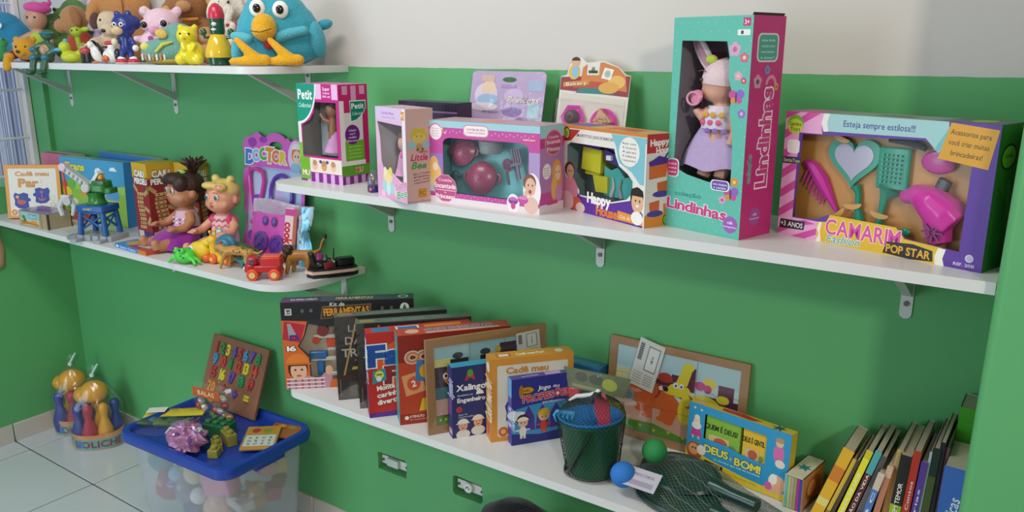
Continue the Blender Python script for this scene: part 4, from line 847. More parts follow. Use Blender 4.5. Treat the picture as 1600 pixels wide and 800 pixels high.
P.p([(.55, .8), (.66, .8), (.66, .84), (.62, .88), (.57, .86)], '#dfe9ee'); P.p([(.78, .85), (.9, .85), (.86, .91), (.8, .9)], '#dfe9ee')
P.e(.17, .58, .07, .09, '#6fb04a'); P.e(.06, .55, .045, .07, '#c8443a'); P.e(.09, .44, .07, .08, '#e0c23a'); P.e(.40, .55, .06, .08, '#6fb04a'); P.e(.36, .46, .05, .06, '#e0923a'); P.e(.46, .42, .04, .08, '#d9c86a'); P.e(.55, .45, .05, .06, '#c8443a'); P.e(.62, .38, .06, .06, '#e0c23a'); P.r(.70, .4, .9, .55, '#5a9ad0'); P.r(.72, .30, .9, .38, '#e3c24a'); P.e(.10, .22, .03, .06, '#4f9a3c'); P.e(.2, .3, .05, .05, '#d9d4c0'); c.front(P)
P = c.Tp(); P.r(.05, .15, .45, .8, '#b9c49a'); P.r(.5, .2, .95, .7, '#5a8fb0'); c.topp(P)
c = Carton('board_game_box', 'thin blue game box standing between the farm puzzle box and wall', 'game box', (-2.90, -.030, ZL), 0, .38, .022, .238, '#3f7fc0', top='#c3cdd0')
P = c.Tp(); P.r(.05, .1, .5, .9, '#8fb7c6'); P.r(.6, .2, .75, .8, '#c9c07a'); c.topp(P)
# --- two tower game boxes
def caiu(loc, rz, w, d, h, label):
    c = Carton('tower_game_box', label, 'game box', loc, rz, w, d, h, '#8f2f2c', right='#8a2c2c', top='#b59434', left='#8f2f2c')
    for (P, put) in ((c.F(), c.front), (c.Rt(), c.right)):
        P.p([(0, .80), (.3, .84), (.7, .80), (1, .83), (1, 1), (0, 1)], '#c9a02c'); P.r(0, 0, 1, .10, '#3a2f72'); P.r(.05, 0, .4, .10, '#c9c0b4')
        P.t('CAIU', .48, .865, .085, '#e9e6e2', w=.62, out='#2a2220', bold=.05, ow=.10); P.t('PERDEU', .52, .765, .075, '#e9e6e2', w=.82, out='#2a2220', bold=.05, ow=.10)
        rs = random.Random(5)
        for k in range(9):      # printed tower of wooden blocks
            y = .13+.055*k; x = .42+.04*math.sin(k*.8); P.p([(x-.20, y), (x+.20, y+.01), (x+.20, y+.048), (x-.20, y+.04)], ('#c9a878', '#b8945f')[k % 2]); P.e(x-.08, y+.022, .04, .012, '#6a4a30', 8); P.e(x+.1, y+.026, .03, .010, '#6a4a30', 8)
        for (x, y, a) in ((.80, .62, 30), (.78, .40, -20), (.85, .25, 50), (.13, .66, -40)):
            ca, sa = math.cos(R(a)), math.sin(R(a)); P.p([(x+(u*ca-v*sa)*.16, y+(u*sa+v*ca)*.065) for u, v in ((-1, -.4), (1, -.4), (1, .4), (-1, .4))], '#b99668')
        P.p([(.86, .72), (1, .66), (1, .60), (.88, .64)], '#5a8a3a'); put(P)
    return c
caiu((-2.492, -.148, ZL), -4, .094, .095, .244, 'yellow and dark red tower game box next to the toy crane')
caiu((-2.388, -.066, ZL), 10, .095, .050, .242, 'yellow and dark red tower game box half hidden behind the brown-haired doll')
# --- flat box lying on the shelf edge
c = Carton('flat_card_game', 'thin flat blue and red card game lying on the shelf edge', 'game box', (-2.415, -.274, ZL), -3, .185, .072, .013, '#3a7fc0', right='#c0522f', top='#b8603a', left='#2f6fae')
P = c.F(); P.t('Quebra Cabeça', .42, .5, .5, '#d9e6f0', w=.5); P.e(.08, .5, .04, .3, '#e2e6ea'); P.r(.75, 0, 1, 1, '#c9792f'); c.front(P)
P = c.Tp(); P.r(0, 0, .45, 1, '#4f8fc0'); P.e(.3, .55, .2, .35, '#c99a5a'); P.p([(.35, .1), (.95, .15), (.9, .9), (.5, .85)], '#8a4a7a'); P.p([(.5, .3), (.85, .35), (.8, .7), (.55, .65)], '#d9c8a0'); P.p([(.6, .05), (.97, .05), (.97, .35)], '#c9452c'); P.t('Brincar', .68, .5, .16, '#5f9a3c', w=.24, rot=12, out='#e6dcc6'); c.topp(P)
# --- toy harbour crane
p0 = Vector((-2.568, -.232, ZL)); 
t = thing('toy_crane', 'green and blue toy crane on grey track base with white claw', 'toy crane', p0, 22); t.scale = (.84, .84, .84)
G, B_, GR, DK = '#2f7a34', '#24589c', '#9aa0a6', '#7f858c'
b = MB('plastic'); b.rbox((.0, .0, .010), (.170, .105, .020), GR, .006)
for x in (-.052, .052): b.rbox((x, -.066, .006), (.03, .05, .012), GR, .004)
b.rbox((-.085, -.02, .009), (.05, .07, .016), DK, .004); base = b.build('base', t)
b = MB('plastic')
for k in range(5): b.rbox((-.07+.034*k, -.053, .012), (.006, .010, .018), DK, .002, n=1)
for k in range(4): b.cyl((-.06+.04*k, 0, .021), .005, .003, DK, None, 10)
b.build('track_teeth', base)
for sx in (-1, 1):
    for sy in (-1, 1):
        b = MB('plastic'); b.tube([(sx*.055, sy*.040, .016), (sx*.050, sy*.037, .085), (sx*.046, sy*.034, .118)], [.011, .010, .010], B_, 8); b.build('leg', t, smooth=60)
b = MB('plastic'); b.rbox((0, 0, .122), (.122, .098, .024), B_, .008); b.rbox((0, 0, .108), (.108, .086, .012), B_, .006); b.build('tower_deck', t)
b = MB('plastic')
for sy in (-1, 1):
    b.tube([(-.05, sy*.038, .04), (.048, sy*.035, .098)], .004, B_, 6); b.tube([(.05, sy*.038, .04), (-.048, sy*.035, .098)], .004, B_, 6)
for sx in (-1, 1):
    b.tube([(sx*.052, -.038, .04), (sx*.048, .035, .098)], .004, B_, 6); b.tube([(sx*.052, .038, .04), (sx*.048, -.035, .098)], .004, B_, 6)
b.build('cross_bracing', t)
P = Print(.05, .014); P.t('CRANKY', .5, .5, .6, '#d9c86a', w=.8); P.build('deck_print', t, (-.03, -.0495, .115), (1, 0, 0), (0, 0, 1))
b = MB('plastic'); b.lathe([(.034, .132), (.036, .140), (.030, .148), (.028, .165), (.034, .176), (.036, .182)], G, (0, 0, 0), None, 24); b.build('turntable', t)
b = MB('plastic'); b.rbox((.006, 0, .198), (.105, .062, .030), G, .012); b.rbox((.030, 0, .215), (.060, .052, .022), G, .010); b.rbox((.058, 0, .190), (.05, .045, .022), '#2a6d30', .008); hd = b.build('cab', t)
b = MB('plastic'); b.rbox((.040, -.026, .222), (.046, .010, .012), '#4a6a4c', .003); b.build('cab_vent', hd)
b = MB('plastic'); b.rbox((.030, 0, .238), (.018, .020, .020), '#d9a42c', .005); b.cyl((.034, 0, .231), .011, .006, '#c04a30', None, 12); b.build('beacon', hd)
b = MB('plastic'); b.box((.012, 0, .235), (.012, .030, .055), '#d6d6d8', (0, 38, 0)); b.build('mast_strut', t, smooth=0)
b = MB('plastic'); b.box((-.066, -.006, .235), (.135, .026, .022), '#bcbcbe', (0, 33, 0)); 
bo = b.build('boom', t, smooth=0)
b = MB('plastic')
for k in range(6): q = -.050+.020*k; b.rbox((-.066+q*math.cos(R(33)), -.020, .235-q*math.sin(R(33))), (.008, .004, .014), '#8f8f94', .002, (0, 33, 0), n=1)
b.build('boom_slots', bo)
b = MB('plastic'); b.cyl((-.012, -.036, .200), .018, .016, '#b9bcb9', (90, 0, 0), 20, ch=.003); b.build('pivot_knob', t)
b = MB('plastic'); b.cyl((-.122, -.006, .272), .016, .030, '#d9b8c8', (90, 0, 0), 18, ch=.003); b.build('pulley', bo)
b = MB('plastic'); b.tube([(-.122, -.014, .262), (-.122, -.014, .160)], .0042, '#d2542f', 8); hk = b.build('hoist_rod', t)
b = MB('plastic'); b.rbox((-.122, -.014, .155), (.040, .022, .024), '#c6c8c6', .004); b.cyl((-.110, -.026, .145), .017, .01, '#b4b6b4', (90, 0, 0), 16)
b.tube([(-.140, -.014, .148), (-.158, -.014, .120), (-.150, -.014, .085)], [.010, .011, .008], '#c6c8c6', 8); b.tube([(-.104, -.014, .148), (-.092, -.014, .120), (-.104, -.014, .088)], [.010, .010, .007], '#c6c8c6', 8); b.build('claw', hk)
# --- dolls
def doll_body(name, label, loc, rz, sk, sc, build):
    t = thing(name, label, 'doll', loc, rz); t.scale = (sc, sc, sc); build(t, sk); return t
def face(t, par, sk, eye, ez=.168, r=.050, mouth=True):
    """eyes, brows and mouth on the head that looks along -y"""
    for sx in (-1, 1):
        b = MB('gloss'); b.ell((sx*.019, -.0435, ez+.004), (.0076, .0036, .0090), '#e3ddd4', n=14, k=8); e = b.build('eye', par)
        b = MB('gloss'); b.ell((sx*.0185, -.0468, ez+.004), (.0058, .0022, .0072), eye, n=12, k=8); b.ell((sx*.0185, -.0482, ez+.004), (.0026, .0012, .0032), '#16120f', n=10, k=6); b.build('iris', e)
        b = MB('matte'); b.tube([(sx*.010, -.0475, ez+.0175), (sx*.019, -.0485, ez+.0205), (sx*.028, -.0440, ez+.0175)], .0010, '#6a4030', 5); b.build('eyebrow', par)
    if mouth:
        b = MB('matte'); b.ell((0, -.0455, ez-.0225), (.0078, .0035, .0038), '#b04a44', n=12, k=8); b.build('mouth', par)
def sit_doll(name, label, loc, rz, sk, eye, sc, head_turn=0):
    t = thing(name, label, 'doll', loc, rz); t.scale = (sc, sc, sc)
    b = MB('skin')
    b.ell((0, 0, .168), (.050, .047, .048), sk, n=20, k=14); b.ell((0, -.010, .150), (.046, .038, .032), sk); b.ell((-.026, -.022, .148), (.018, .016, .016), sk); b.ell((.026, -.022, .148), (.018, .016, .016), sk); b.ell((0, -.0485, .158), (.006, .006, .005), sk)
    for sx in (-1, 1): b.ell((sx*.050, .004, .160), (.007, .010, .013), sk)
    b.tube([(0, 0, .128), (0, 0, .108), (0, 0, .07), (0, .0, .030)], [.016, .026, .034, .038], sk, 14)
    for sx in (-1, 1):
        b.tube([(sx*.028, -.002, .102), (sx*.052, -.012, .082), (sx*.060, -.036, .066), (sx*.058, -.058, .066)], [.014, .014, .0125, .010], sk, 10)
        b.ell((sx*.058, -.068, .067), (.012, .013, .009), sk)
        for k in range(4): b.tube([(sx*(.050+.006*k), -.072, .068), (sx*(.049+.0065*k), -.086, .065)], [.0040, .0032], sk, 6)
        b.tube([(sx*.048, -.064, .072), (sx*.042, -.076, .073)], [.0042, .0034], sk, 6)
        b.tube([(sx*.022, -.010, .028), (sx*.034, -.050, .026), (sx*.038, -.085, .020), (sx*.040, -.108, .020)], [.024, .022, .018, .014], sk, 12)
        b.tube([(sx*.040, -.112, .014), (sx*.041, -.118, .034), (sx*.041, -.120, .042)], [.014, .012, .008], sk, 10)
    body = fuse(b.build('body', t), .0028, 5)
    face(t, body, sk, eye); return t, body
# brown-haired doll: looks towards the crane, purple skirt
SB = '#b57c5a'
t, body = sit_doll('doll', 'brown-haired baby doll in purple skirt sitting beside the tower game', (-2.248, -.128, ZL), -9, SB, '#3f5a58', 1.04)
b = MB('hair'); b.ell((0, .010, .184), (.056, .050, .042), '#3a2320', n=20, k=12); b.ell((0, -.028, .205), (.040, .026, .018), '#3a2320'); b.ell((-.034, -.026, .197), (.020, .022, .018), '#3a2320'); b.ell((.034, -.024, .192), (.022, .022, .024), '#3a2320'); b.ell((0, .034, .165), (.044, .026, .040), '#3a2320')
rs = random.Random(3)
hair = fuse(b.build('hair', t), .003, 3)
b = MB('hair')
for k in range(26):
    a = rs.uniform(0, 6.28); q = rs.uniform(.012, .030); h_ = rs.uniform(.02, .045)
    b.tube([(.020, .022, .215), (.022+q*.5*math.cos(a), .024+q*.5*math.sin(a), .222+h_*.6), (.022+q*1.3*math.cos(a), .026+q*1.3*math.sin(a), .222+h_)], [.007, .006, .002], '#3a2320', 6)
b.build('ponytail', t)['kind'] = 'stuff'
b = MB('cloth'); b.ell((.012, -.004, .222), (.012, .008, .006), '#8fbf3c'); b.build('hair_tie', t)
b = MB('cloth'); b.lathe([(.023, .112), (.0285, .108), (.0365, .085), (.040, .066), (.040, .058)], '#d3a9bd', (0, 0, 0), None, 20, (1, .92, 1)); tp = b.build('top', t)
b = MB('print')
for k in range(16): a = R(-160+140*(k % 8)/7); z = .074+.012*(k//8); b.ell((.0375*math.cos(a), .0345*math.sin(a), z), (.005, .003, .0035), ('#efe6ea', '#9a6a8a')[k % 2], n=8, k=6)
b.build('top_print', tp)
b = MB('cloth'); vs = []; fs = []; n = 36
for j, (r_, z, o) in enumerate(((.038, .066, 0), (.052, .056, -.012), (.068, .044, -.030), (.078, .020, -.042), (.079, .008, -.045))):
    for i in range(n):
        a = 2*math.pi*i/n; q = r_*(1+.06*math.sin(9*a)*(j/4)); vs.append((q*math.cos(a), o+q*math.sin(a)*.86, z))
for j in range(4):
    for i in range(n): fs.append((j*n+i, j*n+(i+1) % n, (j+1)*n+(i+1) % n, (j+1)*n+i))
b.add(vs, fs, '#8c2a8e'); b.build('skirt', t)
# blonde doll
SB2 = '#d99a7c'
t, body = sit_doll('doll', 'blonde baby doll in pink and white romper with a heart', (-2.102, -.098, ZL), 10, SB2, '#3a6a86', .98)
b = MB('rubber'); b.ell((0, .008, .186), (.0525, .047, .037), '#d9bd6c', n=20, k=12); b.ell((0, .030, .165), (.042, .026, .038), '#d9bd6c'); b.ell((-.012, -.034, .206), (.030, .018, .012), '#d9bd6c'); b.ell((.026, -.030, .202), (.020, .018, .014), '#d9bd6c'); b.ell((-.030, .010, .222), (.013, .012, .012), '#d9bd6c'); b.ell((.030, .010, .222), (.013, .012, .012), '#d9bd6c'); fuse(b.build('hair', t), .003, 3)
b = MB('plastic'); b.prism(heart(0, 0, .010), .004, '#e06a8c', TR((.030, -.042, .204), (80, 0, 20))); b.build('hair_bow', t)
b = MB('cloth'); b.lathe([(.020, .116), (.0295, .110), (.0375, .085), (.042, .055), (.043, .030), (.036, .014), (.02, .010)], '#e2b4b8', (0, 0, 0), None, 24, (1, .92, 1)); rm = b.build('romper', t)
b = MB('cloth')
for k in range(4):
    z = .046+.018*k; r_ = .0425-(z-.03)*.11
    pts = [((r_+.0012)*math.cos(R(a)), (r_+.0012)*.92*math.sin(R(a)), z+(.004 if i % 2 else -.004)) for i, a in enumerate(range(180, 361, 15))]
    b.tube(pts, .0022, '#d9647e', 5)
b.build('zigzag_stripes', rm)
b = MB('cloth'); b.prism(heart(0, 0, .016), .002, '#6fae98', TR((.010, -.0365, .066), (90, 0, 0))); b.prism(heart(0, 0, .010), .003, '#e9dfe0', TR((.010, -.0365, .066), (90, 0, 0))); b.build('heart_patch', rm, smooth=0)
for sx in (-1, 1):
    b = MB('cloth'); b.lathe([(.0185, .0), (.0195, .006), (.018, .014), (.012, .017)], '#c8406e', (sx*.030, -.003, .094), (0, sx*55, 0), 14); b.build('sleeve', rm)
# --- doctor set blister
t = thing('blister_pack', 'pink and purple toy doctor set on shaped card leaning on the wall', 'toy pack', (-2.100, -.046, ZL), 0, rx=-6)
wb, hb = .285, .345
FTy = Matrix(((1, 0, 0, 0), (0, 0, -1, 0), (0, 1, 0, 0), (0, 0, 0, 1)))
out = [(0, 0), (wb, 0), (wb, .30), (wb-.005, .335), (wb-.04, .347), (wb-.065, .335), (wb-.075, .345)]+[(.155+.045*math.cos(R(a)), .335+.022*math.sin(R(a))) for a in range(20, 161, 20)]+[(.095, .345), (.07, .357), (.05, .345), (.02, .338), (.004, .32), (.008, .295), (.03, .275), (.035, .258), (.01, .24), (.006, .20), (.016, .165), (.012, .12), (.03, .10), (.02, .05)]
b = MB('card'); b.prism(out, .0015, '#d660c4', FTy, [ellp(.158, .320, .030, .012, 16)]); b.build('backing_card', t, smooth=0)
P = Print(1, 1); P.z = .0017
P._poly(rrect(.035, .02, wb-.012, .255, .02), '#b4c6ea'); P.e(.05, .325, .02, .014, '#9a3fb0'); P.e(.10, .335, .018, .010, '#9a3fb0'); P.e(wb-.04, .295, .034, .045, '#e0c6e2')
for k, (ch, cc) in enumerate(zip('DOCTOR', ('#3f7fd0', '#8fc0e8', '#5aae4a', '#e0923a', '#e07a3a', '#e2c23a'))):
    P.t(ch, .040+.030*k, .290-.004*abs(k-2)+.002*k, .042 if k in (0, 3) else .034, cc, out='#f0ecf2', bold=.06, ow=.12)
P.e(wb-.036, .300, .022, .024, '#d9784a'); P.e(wb-.036, .294, .016, .018, '#eecab2'); P._poly(ellp(wb-.036, .315, .022, .016, 12, 0, 180), '#e9e2ec'); P.e(wb-.042, .295, .003, .004, '#3f6aa0'); P.e(wb-.030, .295, .003, .004, '#3f6aa0'); P.e(wb-.04, .262, .022, .014, '#8fc0d8')
P.r(.06, .16, .13, .24, '#b8c8e6'); P.r(.15, .12, .20, .22, '#c6b4e2'); P.e(.1, .07, .04, .03, '#c9bce8'); P.build('card_print', t, (0, -.0002, 0), (1, 0, 0), (0, 0, 1))
b = MB('plastic'); b.tube([(.050, -.010, .225), (.056, -.012, .245), (.085, -.012, .248), (.112, -.012, .240), (.118, -.011, .215), (.108, -.010, .175), (.095, -.010, .13), (.080, -.010, .10), (.062, -.010, .085)], .0062, '#d83fa6', 8); b.tube([(.050, -.010, .225), (.056, -.010, .175), (.068, -.010, .12), (.080, -.010, .10)], .006, '#d83fa6', 8); b.cyl((.088, -.012, .150), .022, .010, '#7a3fb4', (90, 0, 0), 20, ch=.003); b.build('stethoscope', t)
b = MB('plastic'); pts = [(.195+.048*math.cos(R(a)), -.011, .180+.058*math.sin(R(a))) for a in range(-30, 211, 20)]; b.tube(pts, .0058, '#6a3fb4', 8); b.cyl((.190, -.010, .135), .018, .008, '#8a4fc4', (90, 0, 0), 16, ch=.002); b.build('toy_headset', t)
for (x, z, r_, cc) in ((.150, .06, .020, '#7a3fb4'), (.06, .045, .016, '#7a3fb4'), (.225, .08, .022, '#d83fa6'), (.24, .04, .018, '#7a3fb4')):
    b = MB('plastic'); b.cyl((x, -.008, z), r_, .010, cc, (90, 0, 0), 18, ch=.003); b.build('toy_gauge', t)
shell('clear_shell', t, rrect(.035, .02, wb-.012, .255, .015), .018, film('blister_shell'))
# --- pink cooker pouch
t = thing('toy_pouch', 'shiny sealed pouch with a pink toy cooker beside the blonde doll', 'toy pack', (-1.985, -.105, ZL), 3, rx=-10)
wb, hb = .245, .165
b = MB('plastic'); b.rbox((.085, .004, .070), (.160, .020, .125), '#cf4fb4', .008); st = b.build('toy_cooker', t)
for (x, z, r_) in ((.055, .050, .030), (.120, .045, .030)):
    b = MB('plastic'); b.lathe([(r_, 0), (r_, .004), (r_*.72, .005), (r_*.70, .002)], '#6a3f9e', (x, -.008, z), (90, 0, 0), 24); b.cyl((x, -.010, z), r_*.26, .006, '#6a3f9e', (90, 0, 0), 12)
    for k in range(4): a = R(45+90*k); b.box((x+r_*.5*math.cos(a), -.010, z+r_*.5*math.sin(a)), (r_*.55, .004, r_*.14), '#6a3f9e', (0, -math.degrees(a), 0))
    b.build('burner', st)
for x in (.068, .105): b = MB('plastic'); b.ell((x, -.010, .112), (.011, .006, .014), '#6a3f9e'); b.build('knob', st)
b = MB(); vs = []; fs = []; nx, nz = 16, 12; rs = random.Random(11)
for j in range(nz+1):
    for i in range(nx+1):
        u, v = i/nx, j/nz; e = min(u, 1-u, v, 1-v)*2
        vs.append((wb*u+rs.uniform(-.002, .002)+(.006*math.sin(v*9) if i in (0, nx) else 0), -.004-.014*min(1, e*3)+rs.uniform(-.0015, .0015), hb*v+(.004*math.sin(u*8) if j in (0, nz) else 0)))
for j in range(nz):
    for i in range(nx): a = j*(nx+1)+i; fs.append((a, a+1, a+nx+2, a+nx+1))
b.add(vs, fs, film('pouch_film', '#fff8fd', .07, .0, .10, .002, 30)); b.build('clear_pouch', t, smooth=80)
b = MB('foil'); vs = []; fs = []
for i in range(nx+1):
    u = i/nx; vs += [(wb*u, .004, hb-.034+.003*math.sin(u*14)), (wb*u, .002+.004*math.sin(u*9), hb-.012), (wb*u, .004, hb+.006+.004*math.sin(u*6))]
for i in range(nx): fs += [(3*i, 3*i+3, 3*i+4, 3*i+1), (3*i+1, 3*i+4, 3*i+5, 3*i+2)]
b.add(vs, fs, '#c9b9cc'); b.build('silver_top', t)
P = Print(.060, hb-.01); P.r(0, 0, .68, 1, '#d6c2c6'); P.r(.55, 0, .78, 1, '#b5603f'); P.t('cooker', .28, .45, .20, '#c22a3c', w=1.45, rot=-90, bold=.05); P.r(.0, .86, .7, .98, '#c23a8a'); P.r(.62, .05, .76, .35, '#3f4f58'); P.build('pouch_label', t, (.160, -.0205, .004), (1, 0, 0), (0, 0, 1))
b = MB('foil'); vs = []; fs = []
for i in range(13):
    v = i/12; vs += [(.216+.004*math.sin(v*11), -.012, hb*v), (.235+.006*math.sin(v*9+1), -.006, hb*v), (wb+.010*math.sin(v*7), -.001, hb*v)]
for i in range(12): fs += [(3*i, 3*i+1, 3*i+4, 3*i+3), (3*i+1, 3*i+2, 3*i+5, 3*i+4)]
b.add(vs, fs, '#4f8f9c'); b.build('teal_edge', t)
b = MB('foil'); b.rbox((.245, .012, -.0+.022), (.075, .012, .040), '#c23a9a', .005); b.build('inner_bag', t)
# --- small toys along the shelf edge
def toy(name, label, cat, px, py, Y, rz=0, z=ZL):
    p, s = at(px, py, Y); t = thing(name, label, cat, (p.x, Y, z), rz); return t
t = toy('frog_toy', 'bright lime rubber frog toy with trailing legs at the shelf edge', 'toy', 291, 413, -.266, 0); t.scale = (.9, .9, .9)
b = MB('rubber'); b.ell((0, 0, .026), (.036, .030, .025), '#4fd24a'); b.ell((-.012, -.022, .046), .010, '#4fd24a'); b.ell((.016, -.020, .046), .010, '#4fd24a')
for k, a in enumerate((-10, 15, 200, 235, 165)):
    q = .050; b.tube([(.024*math.cos(R(a)), .018*math.sin(R(a)), .022), (q*math.cos(R(a)), q*.7*math.sin(R(a)), .018), ((q+.012)*math.cos(R(a)), (q+.01)*.8*math.sin(R(a)), .006)], [.008, .006, .005], '#4fd24a', 8)
fuse(b.build('body', t), .0022, 3)
for k in range(6): b = MB('rubber'); b.ell((-.022+.009*k, -.026+.002*(k % 2), .036-.005*(k % 3)), (.0035, .003, .003), '#1f7a2a', n=8, k=6); b.build('spot', t)
for x in (-.013, .017): b = MB('gloss'); b.ell((x, -.030, .050), .0035, '#16301a', n=8, k=6); b.build('eye', t)
t = toy('fish_toy', 'yellow rubber bath toy with blue-ringed eye and orange tail', 'toy', 313, 405, -.228, 10); t.scale = (.9, .9, .9)
b = MB('rubber'); b.ell((0, 0, .034), (.042, .026, .032), '#e3c22c'); b.ell((.030, 0, .064), (.020, .010, .012), '#e3c22c'); b.ell((.036, 0, .072), (.008, .008, .008), '#e3c22c'); fuse(b.build('body', t), .0025, 3)
b = MB('rubber'); b.ell((.034, -.008, .016), (.016, .014, .014), '#e06a2c'); b.build('tail', t)
b = MB('gloss'); b.ell((-.012, -.024, .046), (.011, .005, .009), '#e9ecef'); e = b.build('eye', t); b = MB('gloss'); b.ell((-.012, -.029, .046), (.007, .003, .006), '#2f6fae'); b.build('iris', e)
t = toy('snail_toy', 'yellow snail on orange wheels with a blue spiral shell', 'toy', 350, 412, -.205, 12)
b = MB('rubber'); b.tube([(-.030, 0, .016), (-.005, 0, .014), (.030, 0, .018)], [.015, .016, .012], '#e3b52c', 12); b.tube([(-.028, 0, .018), (-.033, 0, .045), (-.030, 0, .062)], [.014, .013, .013], '#e3b52c', 12); b.ell((-.034, -.002, .066), (.016, .014, .014), '#e3b52c')
for y in (-.007, .007): b.tube([(-.032, y, .076), (-.032, y*1.5, .090)], [.004, .003], '#e3b52c', 6); b.ell((-.032, y*1.5, .092), .005, '#e3b52c')
fuse(b.build('body', t), .0022, 3)
b = MB('rubber'); b.ell((.018, 0, .058), (.034, .018, .030), '#35708e'); b.lathe([(.026, .0), (.024, .006), (.018, .004), (.014, .008), (.008, .006), (0, .010)], '#3f7f9e', (.018, -.014, .058), (90, 0, 0), 20); sh_ = b.build('shell', t); b = MB('rubber'); b.ell((.012, -.022, .066), (.006, .004, .006), '#a8443c'); b.build('shell_dot', sh_)
for (x, y) in ((-.024, -.017), (.026, -.017), (-.024, .017), (.026, .017)):
    b = MB('rubber'); b.cyl((x, y, .015), .015, .010, '#e2572a', (90, 0, 0), 18, ch=.003); wv = b.build('wheel', t); b = MB('rubber'); b.cyl((x, y*1.3, .015), .006, .003, '#e3b52c', (90, 0, 0), 10); b.build('hub', wv)
def quad(t, parts, col, name='body', vox=.0022):
    b = MB('rubber')
    for (pts, rad) in parts: b.tube(pts, rad, col, 10); [b.ell(pts[i], rad[i], col, n=10, k=6) for i in (0, -1)]
    return fuse(b.build(name, t), vox, 3)
t = toy('cheetah_figure', 'spotted tan cheetah figure striding behind the red fire truck', 'animal figure', 372, 416, -.222, 20)
quad(t, [([(-.036, 0, .050), (-.010, 0, .054), (.020, 0, .052), (.040, 0, .050)], [.013, .014, .012, .013]), ([(-.036, 0, .052), (-.052, 0, .060), (-.064, 0, .058)], [.011, .011, .008]),
         ([(-.032, -.006, .048), (-.042, -.008, .026), (-.050, -.008, .004)], [.008, .005, .0042]), ([(-.030, .006, .048), (-.028, .008, .026), (-.034, .008, .004)], [.008, .005, .0042]),
         ([(.036, -.006, .046), (.030, -.008, .026), (.036, -.008, .014), (.030, -.008, .004)], [.010, .006, .004, .0042]), ([(.038, .006, .046), (.046, .008, .026), (.052, .008, .014), (.048, .008, .004)], [.010, .006, .004, .0042]),
         ([(.048, 0, .052), (.066, 0, .050), (.080, 0, .058)], [.004, .0035, .003])], '#b98538')
b = MB('rubber'); rs = random.Random(2)
for k in range(24): x = rs.uniform(-.04, .044); a = rs.uniform(-.3, 1.4); b.ell((x, -.0125*math.cos(a), .052+.0125*math.sin(a)), (.0022, .0016, .0018), '#4a3018', n=6, k=4)
sp = b.build('spots', t); sp['kind'] = 'stuff'
t = toy('crocodile_figure', 'dark green crocodile figure lying behind the cheetah', 'animal figure', 376, 396, -.155, 8)
quad(t, [([(-.06, 0, .030), (-.03, 0, .032), (.01, 0, .036), (.045, 0, .028), (.085, 0, .018)], [.008, .014, .018, .013, .004]), ([(-.02, -.012, .028), (-.026, -.024, .006)], [.007, .005]), ([(.03, -.012, .026), (.036, -.024, .006)], [.007, .005]), ([(-.02, .012, .028), (-.026, .024, .006)], [.007, .005]), ([(.03, .012, .026), (.036, .024, .006)], [.007, .005])], '#2f6a38')
b = MB('rubber')
for k in range(9): b.lathe([(.006, 0), (0, .011)], '#2a5c30', (-.03+.012*k, 0, .048-.0025*abs(k-3)), None, 5)
b.build('back_ridge', t)
t = toy('dinosaur_figure', 'small teal dinosaur figure peeking out behind the fire truck cab', 'animal figure', 388, 420, -.195, 35)
quad(t, [([(-.02, 0, .018), (.0, 0, .022), (.02, 0, .018)], [.008, .011, .008]), ([(-.02, 0, .020), (-.034, 0, .026)], [.007, .006]), ([(-.012, -.006, .016), (-.014, -.010, .004)], [.005, .0042]), ([(.012, -.006, .016), (.014, -.010, .004)], [.005, .0042]), ([(-.012, .006, .016), (-.014, .010, .004)], [.005, .0042]), ([(.012, .006, .016), (.014, .010, .004)], [.005, .0042]), ([(.02, 0, .018), (.04, 0, .014)], [.007, .002])], '#2f7a72')
# fire truck
t = toy('toy_fire_truck', 'red toy fire truck with orange wheels at the shelf edge', 'toy truck', 414, 433, -.238, 38); t.scale = (.86, .86, .86)
b = MB('plastic'); b.rbox((.012, 0, .034), (.082, .054, .022), '#b8262a', .008); b.rbox((-.038, 0, .036), (.036, .056, .030), '#b8262a', .014); b.rbox((-.032, 0, .058), (.034, .050, .024), '#b8262a', .011); b.rbox((.026, 0, .056), (.064, .050, .028), '#c23030', .006); bd = b.build('body', t)
b = MB('plastic'); b.rbox((.026, 0, .072), (.056, .036, .006), '#e2642c', .003); b.build('ladder_deck', t)
b = MB('gloss'); b.rbox((-.0490, 0, .059), (.004, .040, .015), '#6fa8c8', .002, (0, 10, 0)); b.build('windscreen', bd)
for sy in (-1, 1):
    b = MB('gloss'); b.cyl((-.032, sy*.0255, .058), .0080, .003, '#4a5560', (90, 0, 0), 14); b.build('side_window', bd)
    b = MB('gloss'); b.ell((-.0565, sy*.018, .036), (.004, .006, .006), '#e9dcd2'); b.build('headlight', bd)
    for x in (-.030, .036):
        b = MB('rubber'); b.cyl((x, sy*.026, .018), .018, .016, '#e2502a', (90, 0, 0), 22, ch=.003); wv = b.build('wheel', t); b = MB('plastic'); b.cyl((x, sy*.0345, .018), .0095, .003, '#d9bd7a', (90, 0, 0), 16); b.build('hub', wv)
